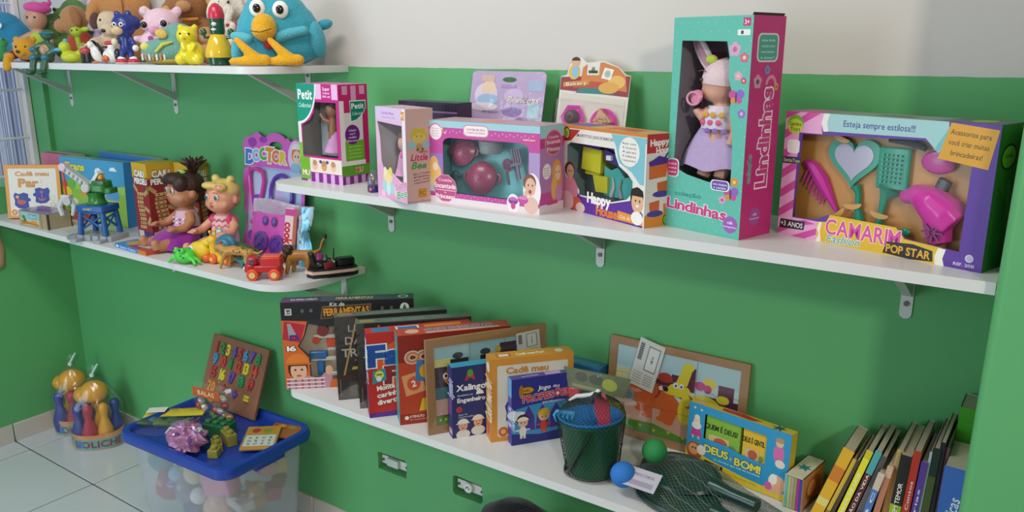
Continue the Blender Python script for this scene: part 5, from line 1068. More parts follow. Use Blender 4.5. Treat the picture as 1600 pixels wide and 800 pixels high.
# lion
t = toy('lion_figure', 'brown maned lion figure with raised tail beside the toy watercraft', 'animal figure', 468, 427, -.150, 30)
quad(t, [([(-.022, 0, .046), (.006, 0, .050), (.036, 0, .050)], [.018, .015, .016]), ([(-.022, -.008, .044), (-.026, -.010, .024), (-.032, -.010, .004)], [.010, .007, .006]), ([(-.018, .008, .044), (-.016, .010, .024), (-.020, .010, .004)], [.010, .007, .006]), ([(.032, -.008, .046), (.028, -.010, .026), (.034, -.010, .004)], [.012, .008, .006]), ([(.034, .008, .046), (.042, .010, .026), (.046, .010, .004)], [.012, .008, .006]), ([(.044, 0, .058), (.062, 0, .068), (.068, 0, .088), (.076, 0, .100)], [.005, .004, .0035, .0035]), ([(-.036, 0, .052), (-.052, 0, .046)], [.014, .009])], '#a8742e')
b = MB('hair'); rs = random.Random(4)
for k in range(34):
    a = rs.uniform(0, 6.28); q = rs.uniform(.008, .016); b.ell((-.030+rs.uniform(-.006, .014), q*math.cos(a), .054+q*1.15*math.sin(a)), (.008, .008, .009), '#3a2416', n=8, k=6)
fuse(b.build('mane', t), .0022, 2); b = MB('hair'); b.ell((.078, 0, .104), (.005, .005, .007), '#2a1a10'); b.build('tail_tuft', t)
# jet ski with rider, hanging over the rounded end
t = thing('toy_watercraft', 'black and pink toy watercraft with handlebar standing on the shelf end', 'toy boat', (-1.628, -.108, ZL), 62)
T_ = lambda z: Matrix.Translation((0, 0, z))
hull = [(-.075, 0), (-.062, -.030), (-.02, -.036), (.05, -.036), (.07, -.026), (.070, .026), (.05, .036), (-.02, .036), (-.062, .030)]
b = MB('plastic'); b.prism([(x*.93, y*.85) for x, y in hull], .012, '#17181a', T_(.0)); b.build('hull', t, smooth=0)
b = MB('plastic'); b.prism(hull, .007, '#d9b9a8', T_(.012)); b.build('pink_rim', t, smooth=0)
b = MB('plastic'); b.prism([(x*.90, y*.86) for x, y in hull], .006, '#1c1d20', T_(.0185)); b.build('deck', t, smooth=0)
b = MB('plastic'); b.rbox((.035, 0, .034), (.052, .030, .022), '#141416', .010); b.build('seat', t)
b = MB('plastic'); b.rbox((-.012, .0, .030), (.030, .034, .016), '#8f1f2c', .006); b.ell((-.030, 0, .030), (.022, .016, .014), '#1a1a1c'); b.build('cowl', t)
b = MB('plastic'); b.tube([(-.010, -.020, .050), (-.012, .0, .046), (-.010, .020, .050)], .003, '#202022', 6); b.tube([(-.012, 0, .046), (-.020, 0, .030)], .003, '#202022', 6); b.build('handlebar', t)
b = MB('plastic'); b.tube([(.008, .012, .036), (.010, .014, .070)], [.0022, .0012], '#1a1a1c', 6); b.build('antenna', t)
b = MB('plastic'); b.rbox((-.050, .004, .044), (.014, .030, .046), '#16171a', .006, (0, -15, 0)); b.build('fin', t)
# ================================================================== lowest shelf: games, puzzles, beach toys, books
ZW = .624
# --- tool kit box
w, h, d_ = .335, .235, .045
c = Carton('tool_kit_box', 'large black and orange toy tool kit box at the shelf end', 'toy box', (-1.612, -.303, ZW), 42, w, d_, h, '#2b2a2c', right='#232224', top='#4a5460', left='#b8552c',
           windows=[[(.20, .10), (.94, .10), (.94, .70), (.30, .72), (.20, .76), (.17, .62), (.12, .50), (.20, .38)]], inner='#b9ac9a')
P = c.F(); P.r(0, .80, 1, 1, '#232326'); P.p([(0, 0), (.19, 0), (.19, .36), (.11, .50), (.16, .62), (.19, .78), (0, .80)], '#d0622c'); P.p([(0, .58), (.13, .54), (.175, .74), (.02, .79)], '#b0293c'); P.p([(.04, .76), (.065, .76), (.12, .58), (.05, .58)], '#9a9aa0'); P.p([(.05, .565), (.125, .57), (.11, .63), (.055, .63)], '#3a2f7c'); P.p([(.068, .58), (.105, .585), (.10, .61), (.068, .61)], '#b0293c')
P.r(.03, .855, .08, .93, '#b9bab4'); P.r(.04, .87, .07, .915, '#2a2a2c'); P.t('kit', .055, .892, .03, '#e0e0dc')
for x in (.16, .225, .76, .83): P.c(x, .90, .018, '#7a7a7c'); P.r(x-.012, .895, x+.012, .905, '#2a2a2c')
P.p([(.29, .80), (.31, .945), (.68, .96), (.67, .83)], '#6a5a48'); P.p([(.30, .81), (.315, .93), (.67, .945), (.66, .84)], '#3a342c')
P.t('Kit de', .42, .965, .045, '#d6d2c8', w=.11, it=.15); P.t('FERRAMENTAS', .49, .885, .082, '#d9902a', w=.34, bold=.035, rot=2, out='#2a2018', ow=.07)
for k in range(8): P.p([(.62+.04*k, .775), (.64+.04*k, .775), (.65+.04*k, .795), (.63+.04*k, .795)], '#c9a63a')
P.e(.93, .90, .035, .055, '#dfe6dc'); P.p([(.91, .87), (.95, .87), (.93, .945)], '#2f6a3a'); P.p([(.86, .785), (.93, .785), (.96, .83), (.90, .83)], '#d9b23a')
P.t('16', .062, .475, .055, '#efe9e2', w=.062, out='#2a2420', bold=.04, ow=.10)
P.p([(.20, .0), (1, 0), (1, .10), (.20, .10)], '#c9632e'); P.t('Super', .48, .06, .05, '#efe9e2', w=.12, it=.2, bold=.03); P.t('seguro', .49, .02, .03, '#d9c09a', w=.12, it=.2)
# boy in an orange helmet and checked shirt
P.p([(.005, .0), (.33, .0), (.36, .14), (.34, .20), (.30, .18), (.26, .12), (.20, .14), (.14, .16), (.06, .15), (.01, .08)], '#b98a94')
for k in range(6): P.r(.02+.05*k, .0, .035+.05*k, .13, '#a04a5c')
for k in range(3): P.r(.01, .02+.045*k, .30, .035+.045*k, '#dcd3d6')
P.e(.335, .21, .028, .055, '#dba888'); P.e(.10, .24, .075, .13, '#3a261e'); P.e(.105, .215, .062, .115, '#deae90'); P.p([(.035, .27), (.175, .27), (.16, .31), (.05, .31)], '#3a261e'); P._poly(P.S(ellp(.10, .29, .088, .125, 14, 0, 180)), '#dd7a2c'); P.r(.015, .283, .20, .305, '#c9681f'); P.e(.08, .225, .009, .012, '#2a1a14', 8); P.e(.13, .225, .009, .012, '#2a1a14', 8); P.e(.105, .155, .02, .012, '#b05a50', 10); c.front(P)
P = c.Tp(); P.r(0, 0, .30, 1, '#4a2f5c'); P.t('SUA OFICINA COMPLETA', .17, .5, .32, '#e6e6ea', w=.20, it=.2); P.t('FERRAMENTAS', .55, .5, .40, '#c9b27a', w=.28, bold=.03); P.e(.92, .5, .04, .3, '#cfe0d2'); P.e(.92, .5, .025, .2, '#4a7a56'); c.topp(P)
b = MB('card'); b.add([(.02, .034, .02), (w-.02, .034, .02), (w-.02, .034, .17), (.02, .034, .17)], [(0, 1, 2, 3)], '#c9bda8'); b.build('inner_card', c.o, smooth=0)
b = MB('plastic'); b.rbox((.16, .026, .118), (.105, .012, .030), '#cf4a26', .005); b.build('toy_saw', c.o); b = MB('plastic')
for k in range(12): b.box((.115+.008*k, .026, .100), (.006, .006, .012), '#d9d4c8', (0, 45, 0))
b.build('saw_blade', c.o, smooth=0)
b = MB('plastic'); b.rbox((.085, .024, .082), (.048, .014, .022), '#2f6fae', .005); b.rbox((.090, .024, .050), (.020, .014, .045), '#2f6fae', .005); b.build('toy_hammer', c.o)
b = MB('plastic'); b.rbox((.150, .024, .085), (.022, .014, .032), '#d9b93a', .006); b.build('toy_clamp', c.o)
b = MB('plastic'); b.cyl((.100, .022, .150), .015, .012, '#8a3a36', (90, 0, 0), 18); b.cyl((.082, .022, .125), .010, .012, '#b8442c', (90, 0, 0), 14); b.build('toy_wheels', c.o)
b = MB('plastic'); b.rbox((.155, .022, .042), (.016, .012, .035), '#c9443a', .005); b.tube([(.130, .022, .046), (.142, .022, .036)], .006, '#5a9a3a', 8); b.build('toy_pliers', c.o)
b = MB('plastic'); b.rbox((.21, .024, .060), (.05, .012, .06), '#8a8478', .006); b.build('toy_level', c.o)
for (x, z, ww) in ((.115, .073, .10), (.145, .030, .06), (.115, .135, .08)):
    b = MB('plastic'); b.rbox((x, .020, z), (ww, .006, .010), '#cfc8ba', .004); b.build('tray_ridge', c.o)
# --- two shrink-wrapped ludo boxes
def ludo(loc, rz, label):
    w, h, d_ = .278, .219, .032
    c = Carton('ludo_box', label, 'game box', loc, rz, w, d_, h, '#33302e', right='#2c2a28', top='#6f7476', left='#3a3836')
    P = c.F(); P.p([(.055, .30), (.07, .30), (.20, .97), (.185, .97)], '#b9975a'); P.t('LUDO', .115, .86, .085, '#b4aca4', w=.28, al='l', bold=.0); P.t('DAMA', .085, .715, .095, '#b9a69c', w=.30, al='l', bold=.012); P.t('TRILHA', .05, .57, .10, '#b4aca4', w=.38, al='l', bold=.02)
    for k in range(4): P.c(.17+.06*k, .475, .012, '#b0663c', 10)
    P.p([(.13, .36), (.36, .38), (.36, .41), (.14, .395)], '#c9a83a'); P.t('3 JOGOS', .25, .387, .022, '#3a3228', w=.14); P.r(0, .24, 1, .30, '#452b2c')
    for k in range(9): P.r(.10, .045+.02*k, .30-.01*(k % 3), .052+.02*k, '#5f5a54')
    P.r(.02, .05, .03, .25, '#6a645c'); P.p([(.5, .1), (.9, .1), (.95, .6), (.6, .5)], '#3f3128'); P.t('LUDO', .7, .8, .07, '#7a7068', w=.24); c.front(P)
    P = c.Tp(); P.t('LUDO • DAMA • TRILHA', .54, .46, .34, '#a9a8a4', w=.56, bold=.0); P.r(.03, .3, .16, .75, '#b39a5c'); c.topp(P)
    P = c.Rt(); P.r(.2, .1, .8, .5, '#4a4642'); c.left(P)
    b = MB(); e = .0009; vs = [(-e, -e, 0), (w+e, -e, 0), (w+e, d_+e, 0), (-e, d_+e, 0), (-e, -e, h+e), (w+e, -e, h+e), (w+e, d_+e, h+e), (-e, d_+e, h+e)]
    b.add(vs, [(0, 1, 5, 4), (1, 2, 6, 5), (4, 5, 6, 7), (3, 0, 4, 7)], film('shrink_wrap', '#ffffff', .06, .0, .10, .0012, 35)); b.build('shrink_wrap', c.o, smooth=0)
ludo((-1.450, -.272, ZW), 48.5, 'dark brown ludo and checkers box nearest the tool kit box')
ludo((-1.370, -.276, ZW), 47.5, 'dark brown ludo and checkers box right behind the red face game')
# --- red funny-face game
w, h, d_ = .255, .213, .040
c = Carton('face_game_box', 'red funny face game box with big blue and maroon letters', 'game box', (-1.313, -.301, ZW), 51, w, d_, h, '#bb2f2a', right='#a82826', top='#c23a34', left='#a03258')
P = c.F(); P.e(.33, .60, .25, .30, '#d9582c'); P.e(.55, .45, .3, .3, '#d9582c'); P.t('Fa', .17, .735, .24, '#23509c', w=.30, out='#d9e6ea', bold=.06, ow=.10); P.t('Fu', .31, .50, .20, '#8a2a30', w=.28, out='#e6cfc0', bold=.06, ow=.10)
P._poly(P.S([(.04, .40), (.17, .44), (.16, .58), (.045, .55)]), '#2f8fa4'); P.c(.105, .505, .050, '#e2d03a'); P.c(.10, .46, .03, '#dfe6e2'); P.r(.08, .50, .13, .52, '#3a8a4a')
for k, q in enumerate(('Monte as', 'carinhas', 'divertidas')): P.t(q, .08, .345-.085*k, .058, '#f2ece6', w=.235+.02*k, al='l', bold=.035, rot=7, out='#6a1f1c', ow=.06)
P.p([(0, 0), (1, 0), (1, .22), (.6, .12), (.25, .06), (0, .05)], '#5a2f8c'); P.p([(.2, 0), (1, 0), (1, .12), (.6, .05)], '#3f4fae'); P.e(.8, .75, .16, .2, '#d98a3a'); c.front(P)
P = c.Tp(); P.r(.06, .15, .22, .85, '#3f7fae'); P.r(.28, .2, .5, .8, '#d9dfe2'); P.r(.30, .3, .48, .7, '#3f6fae'); P.r(.55, .2, .9, .7, '#d98a3a'); c.topp(P)
P = Print(d_, h); P.r(.1, .05, .9, .95, '#8a2f72'); P.t('carinhas', .5, .62, .3, '#dfe2f0', w=2.2, rot=90); P.r(.2, .80, .8, .92, '#dfe2e6'); P.r(.25, .06, .75, .2, '#2f5a9c'); c.left(P)
# --- red counting game with teal spine
w, h, d_ = .270, .221, .048
c = Carton('counting_game_box', 'red counting game box with teal spine and playing card pictures', 'game box', (-1.227, -.288, ZW), 51, w, d_, h, '#b8452c', right='#9c3424', top='#c24a3c', left='#2f9a94')
P = c.F(); P.r(0, .70, 1, 1, '#8a2c24'); P.r(0, .0, 1, .12, '#9c2f22'); P.t('CON', .22, .755, .12, '#cf7a50', w=.30, out='#b4dcd2', bold=.05, ow=.11); P.t('TAR', .80, .755, .13, '#d9a44a', w=.34, out='#b4dcd2', bold=.05, ow=.11)
for (x, y, r_, cc, nn, a) in ((.13, .46, .1, '#d99a68', '2', 12), (.24, .59, .1, '#3f7ab0', '1', -6), (.62, .55, .1, '#d9c24a', '3', 10)):
    ca, sa = math.cos(R(a)), math.sin(R(a)); q = [(x*w+(u*ca-v*sa)*.024, y*h+(u*sa+v*ca)*.026) for u, v in ((-1, -1), (1, -1), (1, 1), (-1, 1))]
    P._poly(q, cc); P._poly(ellp(x*w, y*h, .016, .018, 16), '#c9573c' if nn == '2' else '#d9a42c'); P.t(nn, x, y, .07, '#f0e6da', rot=a, bold=.03)
P.p([(.17, .14), (.38, .16), (.38, .32), (.20, .28)], '#d9b62c'); P.p([(.24, .30), (.34, .56), (.37, .34)], '#2f7a9a'); P.r(.55, .2, .95, .42, '#d9cfc0'); P.c(.06, .075, .022, '#efe6de'); P.t('ATENÇÃO', .15, .085, .028, '#efe6de', w=.13); P.t('não recomendável', .16, .05, .014, '#d9b8a8', w=.15); c.front(P)
P = c.Tp(); P.t('CONTANDO E COLORINDO', .55, .55, .35, '#4a5aa0', w=.60, out='#e6d6c8', bold=.03, ow=.08); P.r(.25, .08, .9, .25, '#d9b8a0'); P.e(.14, .5, .06, .3, '#d9b8a0'); c.topp(P)
# --- wooden frame puzzle facing the room
def frame_puzzle(name, label, loc, rz, w, h, lean, art, gap=.02):
    t = thing(name, label, 'puzzle', loc, rz, rx=-lean)
    T = Matrix(((1, 0, 0, 0), (0, 0, -1, .008), (0, 1, 0, 0), (0, 0, 0, 1)))
    b = MB('wood'); b.prism([(0, 0), (w, 0), (w, h), (0, h)], .008, '#a07a52', T, [[(gap, gap), (w-gap, gap), (w-gap, h-gap), (gap, h-gap)]]); b.build('frame', t, smooth=0)
    b = MB('wood'); b.box((w/2, .0075, h/2), (w-.004, .002, h-.004), '#8f6c48'); b.build('backing', t, smooth=0)
    P = Print(w-2*gap, h-2*gap); art(P); P.build('puzzle_picture', t, (gap, .0030, gap), (1, 0, 0), (0, 0, 1))
    # the cut lines between puzzle pieces, raised panels in a grid
    b = MB('matte'); W, H = w-2*gap, h-2*gap
    def cut(pts): b.tube([(gap+p[0], .0022, gap+p[1]) for p in pts], .00035, '#5a4a48', 4)
    for i in (1, 2):
        x = W*i/3; cut([(x, 0), (x, H*.42), (x+.006, H*.46), (x+.006, H*.54), (x, H*.58), (x, H)])
    for j in (1, 2):
        z = H*j/3; cut([(0, z), (W*.14, z), (W*.17, z+.006), (W*.21, z), (W*.47, z), (W*.50, z+.006), (W*.53, z), (W*.8, z), (W*.83, z-.006), (W*.86, z), (W, z)])
    b.build('cut_lines', t)['kind'] = 'stuff'
    b = MB('plastic'); b.box((w/2, -.0012, h/2), (w, .0002, h), film('puzzle_wrap', '#ffffff', .03, .0, .08, .001, 20)); b.build('clear_wrap', t, smooth=0)
    return t
def art_train(P):
    P.r(0, .62, 1, 1, '#9cc6cc'); P.r(0, .72, .16, .84, '#d9d78a'); P.r(0, .46, .12, .74, '#4a3a44'); P.e(.16, .60, .08, .10, '#c9843a'); P.e(.10, .62, .025, .04, '#e6e2d6'); P.e(.105, .62, .012, .02, '#20181a'); P.r(0, .33, 1, .48, '#4f7a80'); P.r(0, .12, 1, .33, '#c9a89a'); P.p([(0, 0), (1, 0), (1, .10), (.6, .08), (.3, .16), (.15, .08), (0, .12)], '#4f8a34')
    for k in range(6): P.e(.04+.05*k, .06, .012, .014, '#d9c83a', 8)
    for k in range(3): P.r(.15+.28*k, .60, .32+.28*k, .82, '#3a3238'); P.e(.22+.26*k, .86, .05, .04, '#3a3238')
    P.r(.62, .80, .78, .94, '#4a3240'); P.e(.60, .86, .03, .05, '#c9a83a'); P.r(.22, .5, .3, .62, '#c9a83a')
t = frame_puzzle('frame_puzzle', 'wooden frame train puzzle with a price sticker behind the builder game', (-1.137, -.290, ZW), 58.5, .300, .226, 3, art_train)
def sticker(t, x, z, w, h, rot, y=-.0016):
    P = Print(w, h); P.r(0, 0, 1, 1, '#c9c9c4'); P.r(.08, .55, .24, .92, '#8a8a88')
    for k in range(8): P.r(.08, .56+.045*k, .24, .575+.045*k, '#2f2f30')
    P.r(.42, .38, .88, .90, '#5a5a5c'); P.r(.45, .40, .85, .88, '#d2d2ce'); P.t('INMETRO', .65, .64, .05, '#3a3a3c', w=.30, rot=90 if h > w else 0)
    for k in range(5): P.r(.08, .06+.055*k, .45-.03*(k % 2), .08+.055*k, '#9a9a98')
    for k in range(5): P.r(.52, .08+.05*k, .86, .095+.05*k, '#7a7a7a')
    a = R(rot); P.build('price_sticker', t, (x, y, z), (math.cos(a), 0, math.sin(a)), (-math.sin(a), 0, math.cos(a)))
sticker(t, .225, .150, .060, .062, 4)
# --- builder game, matching game, professions game
w, h, d_ = .205, .171, .028
c = Carton('builder_game_box', 'navy game box with two children in white helmets', 'game box', (-1.083, -.270, ZW), 56, w, d_, h, '#2a3168', right='#232a58', top='#3a9ab8', left='#3a2f72')
P = c.F(); P.t('Xalingo', .22, .705, .085, '#e9e9ee', w=.33, bold=.035); P.p([(.15, .80), (.27, .80), (.24, .90), (.18, .90)], '#b8323c'); P.e(.21, .90, .035, .05, '#4f9a3c'); P.e(.21, .80, .035, .03, '#2a3168')
P.t('Aprendendo a ser', .15, .60, .03, '#c6cade', w=.18); P.t('Engenheiro', .22, .53, .062, '#e9e9ee', w=.32, bold=.03); P._poly(P.S(ellp(.32, .585, .045, .06, 10, 0, 180)), '#e9e9ee'); P.c(.08, .40, .042, '#c23a3c'); P.t('5', .08, .40, .04, '#4a1a20'); P.t('Jogo de', .07, .325, .022, '#c6cade', al='l', w=.10); P.t('construção', .07, .29, .022, '#c6cade', al='l', w=.18)
P.e(.29, .16, .055, .13, '#5a3222'); P.kid(.12, .165, .072, '#d3a184', '#6a4a34', '#d9d4d0', '#e0dcd6'); P.kid(.295, .195, .072, '#dba88c', '#5a3222', '#d9d4d0', '#e0d8c8'); P.kid(.68, .2, .07, '#d3a184', '#3a2a1c', '#c9802c', '#d9b23a'); c.front(P)
P = Print(d_, h); P.r(.15, .30, .85, .55, '#6a3f8a'); P.t('Engenheiro', .5, .70, .25, '#d9dcec', w=1.6, rot=90); P.r(.1, .04, .9, .12, '#c9a0a8'); c.left(P)
P = c.Tp(); P.t('Xalingo', .65, .5, .3, '#d9ecef', w=.2); P.e(.82, .5, .06, .3, '#a8603c'); c.topp(P)
w, h, d_ = .193, .197, .042
c = Carton('matching_game_box', 'square orange-edged matching game box beside the navy builder game', 'game box', (-1.001, -.236, ZW), 50.5, w, d_, h, '#d5913c', right='#b87a32', top='#cf9238', left='#c98434')
P = c.F(); P._poly(P.S(rrect(.08, .06, .93, .92, .02)), '#d9d5c8'); P.t('Cadê meu', .44, .855, .075, '#c98a3c', w=.50, bold=.045); P.t('Par', .50, .66, .15, '#c98a3c', w=.34, bold=.06); P.t('?', .72, .64, .12, '#d9b98c'); piece(P, .32, .34, .15, False); piece(P, .68, .42, .15, True); P.e(.32, .32, .07, .04, '#b5523c'); P.c(.15, .12, .06, '#c8642c'); P.c(.15, .12, .03, '#e2b070'); c.front(P)
P = Print(d_, h); P.t('Cadê meu Par?', .5, .5, .3, '#efe0c4', w=2.4, rot=90, bold=.03); P.c(.5, .88, .06, '#efe6da'); P.r(.25, .07, .75, .2, '#c8443c'); c.left(P)
P = c.Tp(); P.t('Cadê meu Par?', .50, .5, .3, '#f0e4cc', w=.34, bold=.03); P.r(.10, .25, .26, .75, '#c05a3c'); P.r(.12, .32, .24, .68, '#e6d6c0'); P.e(.85, .5, .05, .25, '#e2d6b8'); c.topp(P)
w, h, d_ = .132, .157, .022
c = Carton('professions_game_box', 'small purple professions game box with two cartoon children', 'game box', (-.954, -.222, ZW), 54.5, w, d_, h, '#33358c', right='#2c2e7c', top='#4a4a94', left='#4a3f96')
P = c.F(); P._poly(P.S([(0, .10), (1, .12), (1, .60), (.6, .60), (.3, .58), (0, .53)]), '#3f8fbf'); P.e(.12, .44, .16, .07, '#d9dfe6'); P.e(.02, .47, .1, .06, '#d9dfe6')
for x in (.30, .55, .80): P.p([(x-.12, .2), (x+.12, .2), (x+.10, .42), (x, .58), (x-.10, .42)], '#4a3590')
P.p([(0, 0), (1, 0), (1, .16), (.5, .12), (0, .18)], '#2c2e7c'); P.e(.27, .81, .14, .07, '#5a3f24'); P.e(.27, .815, .12, .045, '#c9983a'); P.t('ABC', .27, .815, .04, '#4a2f1c', w=.12); P.e(.17, .80, .04, .10, '#a8742c'); P.t('Jogo', .47, .83, .065, '#e9e9ee', al='l', w=.22, bold=.03, it=.15); P.t('das', .74, .83, .045, '#e9e9ee', al='l', w=.12); P.t('PROFISSÕES', .20, .685, .105, '#c23a4c', al='l', w=.84, bold=.04, out='#e6d6e0', ow=.07, rot=3); P.t('JOGO PEDAGÓGICO', .55, .60, .03, '#e0e2f0', al='l', w=.40)
for (x, s1, hat, hb_, skn) in ((.20, '#dcdcd8', '#e6e2dc', '#3a2a20', '#dfb294'), (.58, '#c9452c', '#d9b23a', '#d9b23a', '#dfb294')):
    P.e(x, .37 if hat == '#e6e2dc' else .42, .115, .09, hb_ if hat != '#d9b23a' else '#caa02c'); y = .33 if hat == '#e6e2dc' else .38
    P.e(x, y, .09, .065, skn); P._poly(P.S(ellp(x, y+.03, .105, .06, 12, 0, 180)), hat); P.e(x-.03, y, .012, .012, '#2a1a14', 8); P.e(x+.035, y, .012, .012, '#2a1a14', 8); P.e(x, y-.13, .065, .075, s1); P.r(x-.05, y-.24, x-.01, y-.17, s1); P.r(x+.01, y-.24, x+.05, y-.17, s1); P.r(x-.13, y-.12, x+.13, y-.10, s1)
c.front(P)
P = Print(d_, h); P.r(0, .72, 1, 1, '#5f9ad0'); P.t('PROFISSÕES', .5, .42, .4, '#dcdcf0', w=2.2, rot=90); c.left(P); P = c.Tp(); P.t('jogo das profissões', .35, .5, .25, '#d6d6ec', w=.3); P.r(.62, .2, .9, .8, '#b09ac0'); c.topp(P)
# --- bag of building pieces with header card
t = thing('block_bag', 'clear bag of coloured building pieces with a green header card behind the bucket', 'toy pack', (-.872, -.125, ZW), 3, rx=-4)
b = MB('card'); b.prism([(0, 0), (.135, .004), (.148, .050), (-.012, .046)], .0012, '#5f6644', Matrix(((1, 0, 0, 0), (0, 0, -1, .0), (0, 1, 0, 0), (0, 0, 0, 1))) @ Matrix.Translation((0, .125, 0))); b.build('header_card', t, smooth=0)
P = Print(.13, .045); P.z = .0014; P.e(.22, .6, .12, .25, '#4a4a3c'); P.e(.5, .6, .14, .25, '#3f4a34'); P.e(.75, .5, .14, .3, '#9aa03c'); P.r(.05, .05, .6, .2, '#8a8a5c'); P.build('header_print', t, (.002, 0, .128), (1, 0, 0), (0, 0, 1))
rs = random.Random(8)
for (x, z, cc, sz) in ((.012, .115, '#b82a3c', .030), (.050, .108, '#26262c', .032), (.085, .112, '#a89a3a', .034), (.115, .100, '#8f8a34', .030), (.02, .080, '#2a2c34', .030), (.055, .075, '#26262c', .030), (.095, .078, '#22342a', .030), (.010, .045, '#2f6fae', .028), (.040, .040, '#2a4a8c', .030), (.080, .045, '#1f3a2c', .030), (.012, .016, '#c9c23a', .028), (.045, .014, '#2f7fb0', .026), (.085, .014, '#b8b23a', .026)):
    b = MB('plastic'); b.rbox((x, .012+rs.uniform(-.004, .004), z), (sz, sz*.7, sz*.8), cc, .004, (rs.uniform(-8, 8), rs.uniform(-15, 15), rs.uniform(-20, 20))); q = b.build('building_piece', t)
vs = []; fs = []; nx, nz = 10, 10
for j in range(nz+1):
    for i in range(nx+1):
        u, v = i/nx, j/nz; e = min(u, 1-u)*2; vs.append((-.010+.148*u+rs.uniform(-.002, .002), .0-.016*min(1, e*2.5)*(1-v*.7)+rs.uniform(-.0015, .0015), .172*v))
for j in range(nz):
    for i in range(nx): a = j*(nx+1)+i; fs.append((a, a+1, a+nx+2, a+nx+1))
b = MB(); b.add(vs, fs, BAG()); b.build('clear_bag', t, smooth=80)
c = Carton('board_game_box', 'blue flat game box lying behind the bag of building pieces', 'game box', (-.985, -.048, ZW), 2, .15, .04, .150, '#2f6a9c', top='#3f7fae')
P = c.Tp(); P.r(.1, .2, .9, .8, '#4f8fbc'); c.topp(P)
# --- sand bucket in a net
def net_surface(name, t, rings, n, twist=.5, col='#16241f', rad=.00045, label=None):
    """diamond netting around a stack of rings (each a function value list of points)"""
    b = MB('net'); K = len(rings)
    for d in (1, -1):
        for i in range(n):
            pts = []
            for j in range(K):
                a = (i+d*j*twist)/n; q = a*len(rings[j]) % len(rings[j]); k = int(q); f = q-k
                p0, p1 = Vector(rings[j][k]), Vector(rings[j][(k+1) % len(rings[j])]); pts.append(p0.lerp(p1, f))
            b.tube(pts, rad, col, 3)
    o = b.build(name, t); o['kind'] = 'stuff'; return o
t = thing('sand_bucket', 'dark green toy sand bucket with blue sieve, packed in a net', 'bucket', (-.748, -.222, ZW), 0, rx=-3, ry=-5); t.scale = (1.06, 1.06, 1.08)
b = MB('plastic'); b.lathe([(.0, 0), (.038, 0), (.044, .004), (.050, .030), (.060, .100), (.063, .104), (.063, .109), (.058, .109), (.047, .03), (.0, .022)], '#1f5a3c', (0, 0, .001), None, 32); b.build('bucket_body', t)
b = MB('plastic'); b.lathe([(0, .086), (.045, .088), (.052, .098), (.062, .110), (.064, .113), (.061, .115), (.050, .103), (.044, .093), (0, .091)], '#2f7fc8', (0, 0, .002), None, 32); sv = b.build('sieve', t)
b = MB('plastic')
for i in range(-4, 5):
    for j in range(-4, 5):
        if i*i+j*j < 18: b.cyl((i*.009, j*.009, .0945), .0022, .001, '#225f9c', None, 6)
b.build('sieve_holes', sv)['kind'] = 'stuff'
b = MB('plastic'); pts = [tuple(Matrix.Rotation(R(-57), 3, 'Z') @ Vector((-.063*math.cos(R(a)), -.050*math.sin(R(a))-.004, .104-.098*math.sin(R(a))))) for a in range(0, 181, 12)]; b.tube(pts, .0030, '#1a2422', 6); b.build('handle', t)
b = MB('plastic'); b.rbox((-.040, -.028, .122), (.046, .010, .009), '#3fa0d6', .003, (0, -4, 0))
for k in range(5): b.rbox((-.058+.010*k, -.036, .114), (.0045, .010, .018), '#3fa0d6', .0015, (25, -4, 0), n=1)
b.build('rake', t)
b = MB('plastic'); b.prism([(-.012, 0), (.012, 0), (.015, .035), (.010, .055), (0, .062), (-.010, .055), (-.015, .035)], .004, '#b83a52', TR((.038, -.012, .108), (78, -12, 15))); b.tube([(.040, -.010, .110), (.036, .010, .092)], .006, '#b83a52', 8); b.build('spade', t)
rings = []
for (r_, z) in ((.042, .0), (.048, .004), (.052, .02), (.055, .04), (.058, .06), (.061, .08), (.065, .104), (.066, .118), (.060, .130), (.048, .142), (.030, .152), (.012, .160), (.006, .168)):
    k = max(0, (z-.118)/.05); rings.append([(r_*1.03*math.cos(2*math.pi*i/36)+.020*k, r_*1.03*math.sin(2*math.pi*i/36)-.006*k, z) for i in range(36)])
net_surface('net', t, rings, 46, 1.6, '#22332c', .00042)
b = MB('net'); b.tube([(.020, -.006, .166), (.006, -.012, .160), (-.02, -.018, .156), (-.036, -.02, .146)], [.004, .005, .004, .002], '#c9ccd0', 8); b.ell((.021, -.006, .168), .005, '#d6d8da'); b.build('net_tie', t)
# --- racket set in a net with two balls
t = thing('racket_set', 'two dark green beach rackets with a blue and a green ball in white netting', 'racket set', (-.578, -.178, ZW))
def racket(loc, rz, tilt):
    T = TR(loc, (tilt[0], tilt[1], rz)); blade = ellp(0, 0, .085, .058, 28); b = MB('plastic'); b.prism(blade, .008, '#1c4034', T)
    q = b.build('racket_blade', t, smooth=30); b = MB('plastic'); b.tube([tuple(T @ Vector((.075, 0, .004))), tuple(T @ Vector((.12, 0, .004))), tuple(T @ Vector((.175, 0, .004)))], [.020, .013, .014], '#1a3a32', 10); b.build('handle', q)
    b = MB('plastic'); b.tube([tuple(T @ Vector((p[0]*1.0, p[1]*1.0, .004))) for p in blade], .006, '#17352c', 6, True); b.build('rim', q)
racket((-.005, .025, .017), -12, (7, -1)); racket((.025, -.050, .006), -9, (-2, 0))
for (x, y, z, cc, nm) in ((-.080, -.082, .042, '#2f74c4', 'blue_ball'), (-.062, .020, .055, '#2f8a4c', 'green_ball')):
    b = MB('matte'); b.ell((x, y, z), .0258, cc, None, 24, 16); b.build(nm, t)
P = Print(.075, .045); P.r(0, 0, 1, 1, '#b9b4c0'); P.t('FRESCOBOL', .55, .7, .14, '#6a5a7c', w=.6); P.r(.1, .15, .9, .4, '#9a94a4'); P.r(.08, .5, .2, .9, '#5a4a6c'); P.build('paper_label', t, (-.075, -.105, .036), (.95, -.1, .05), (.0, .85, .45))
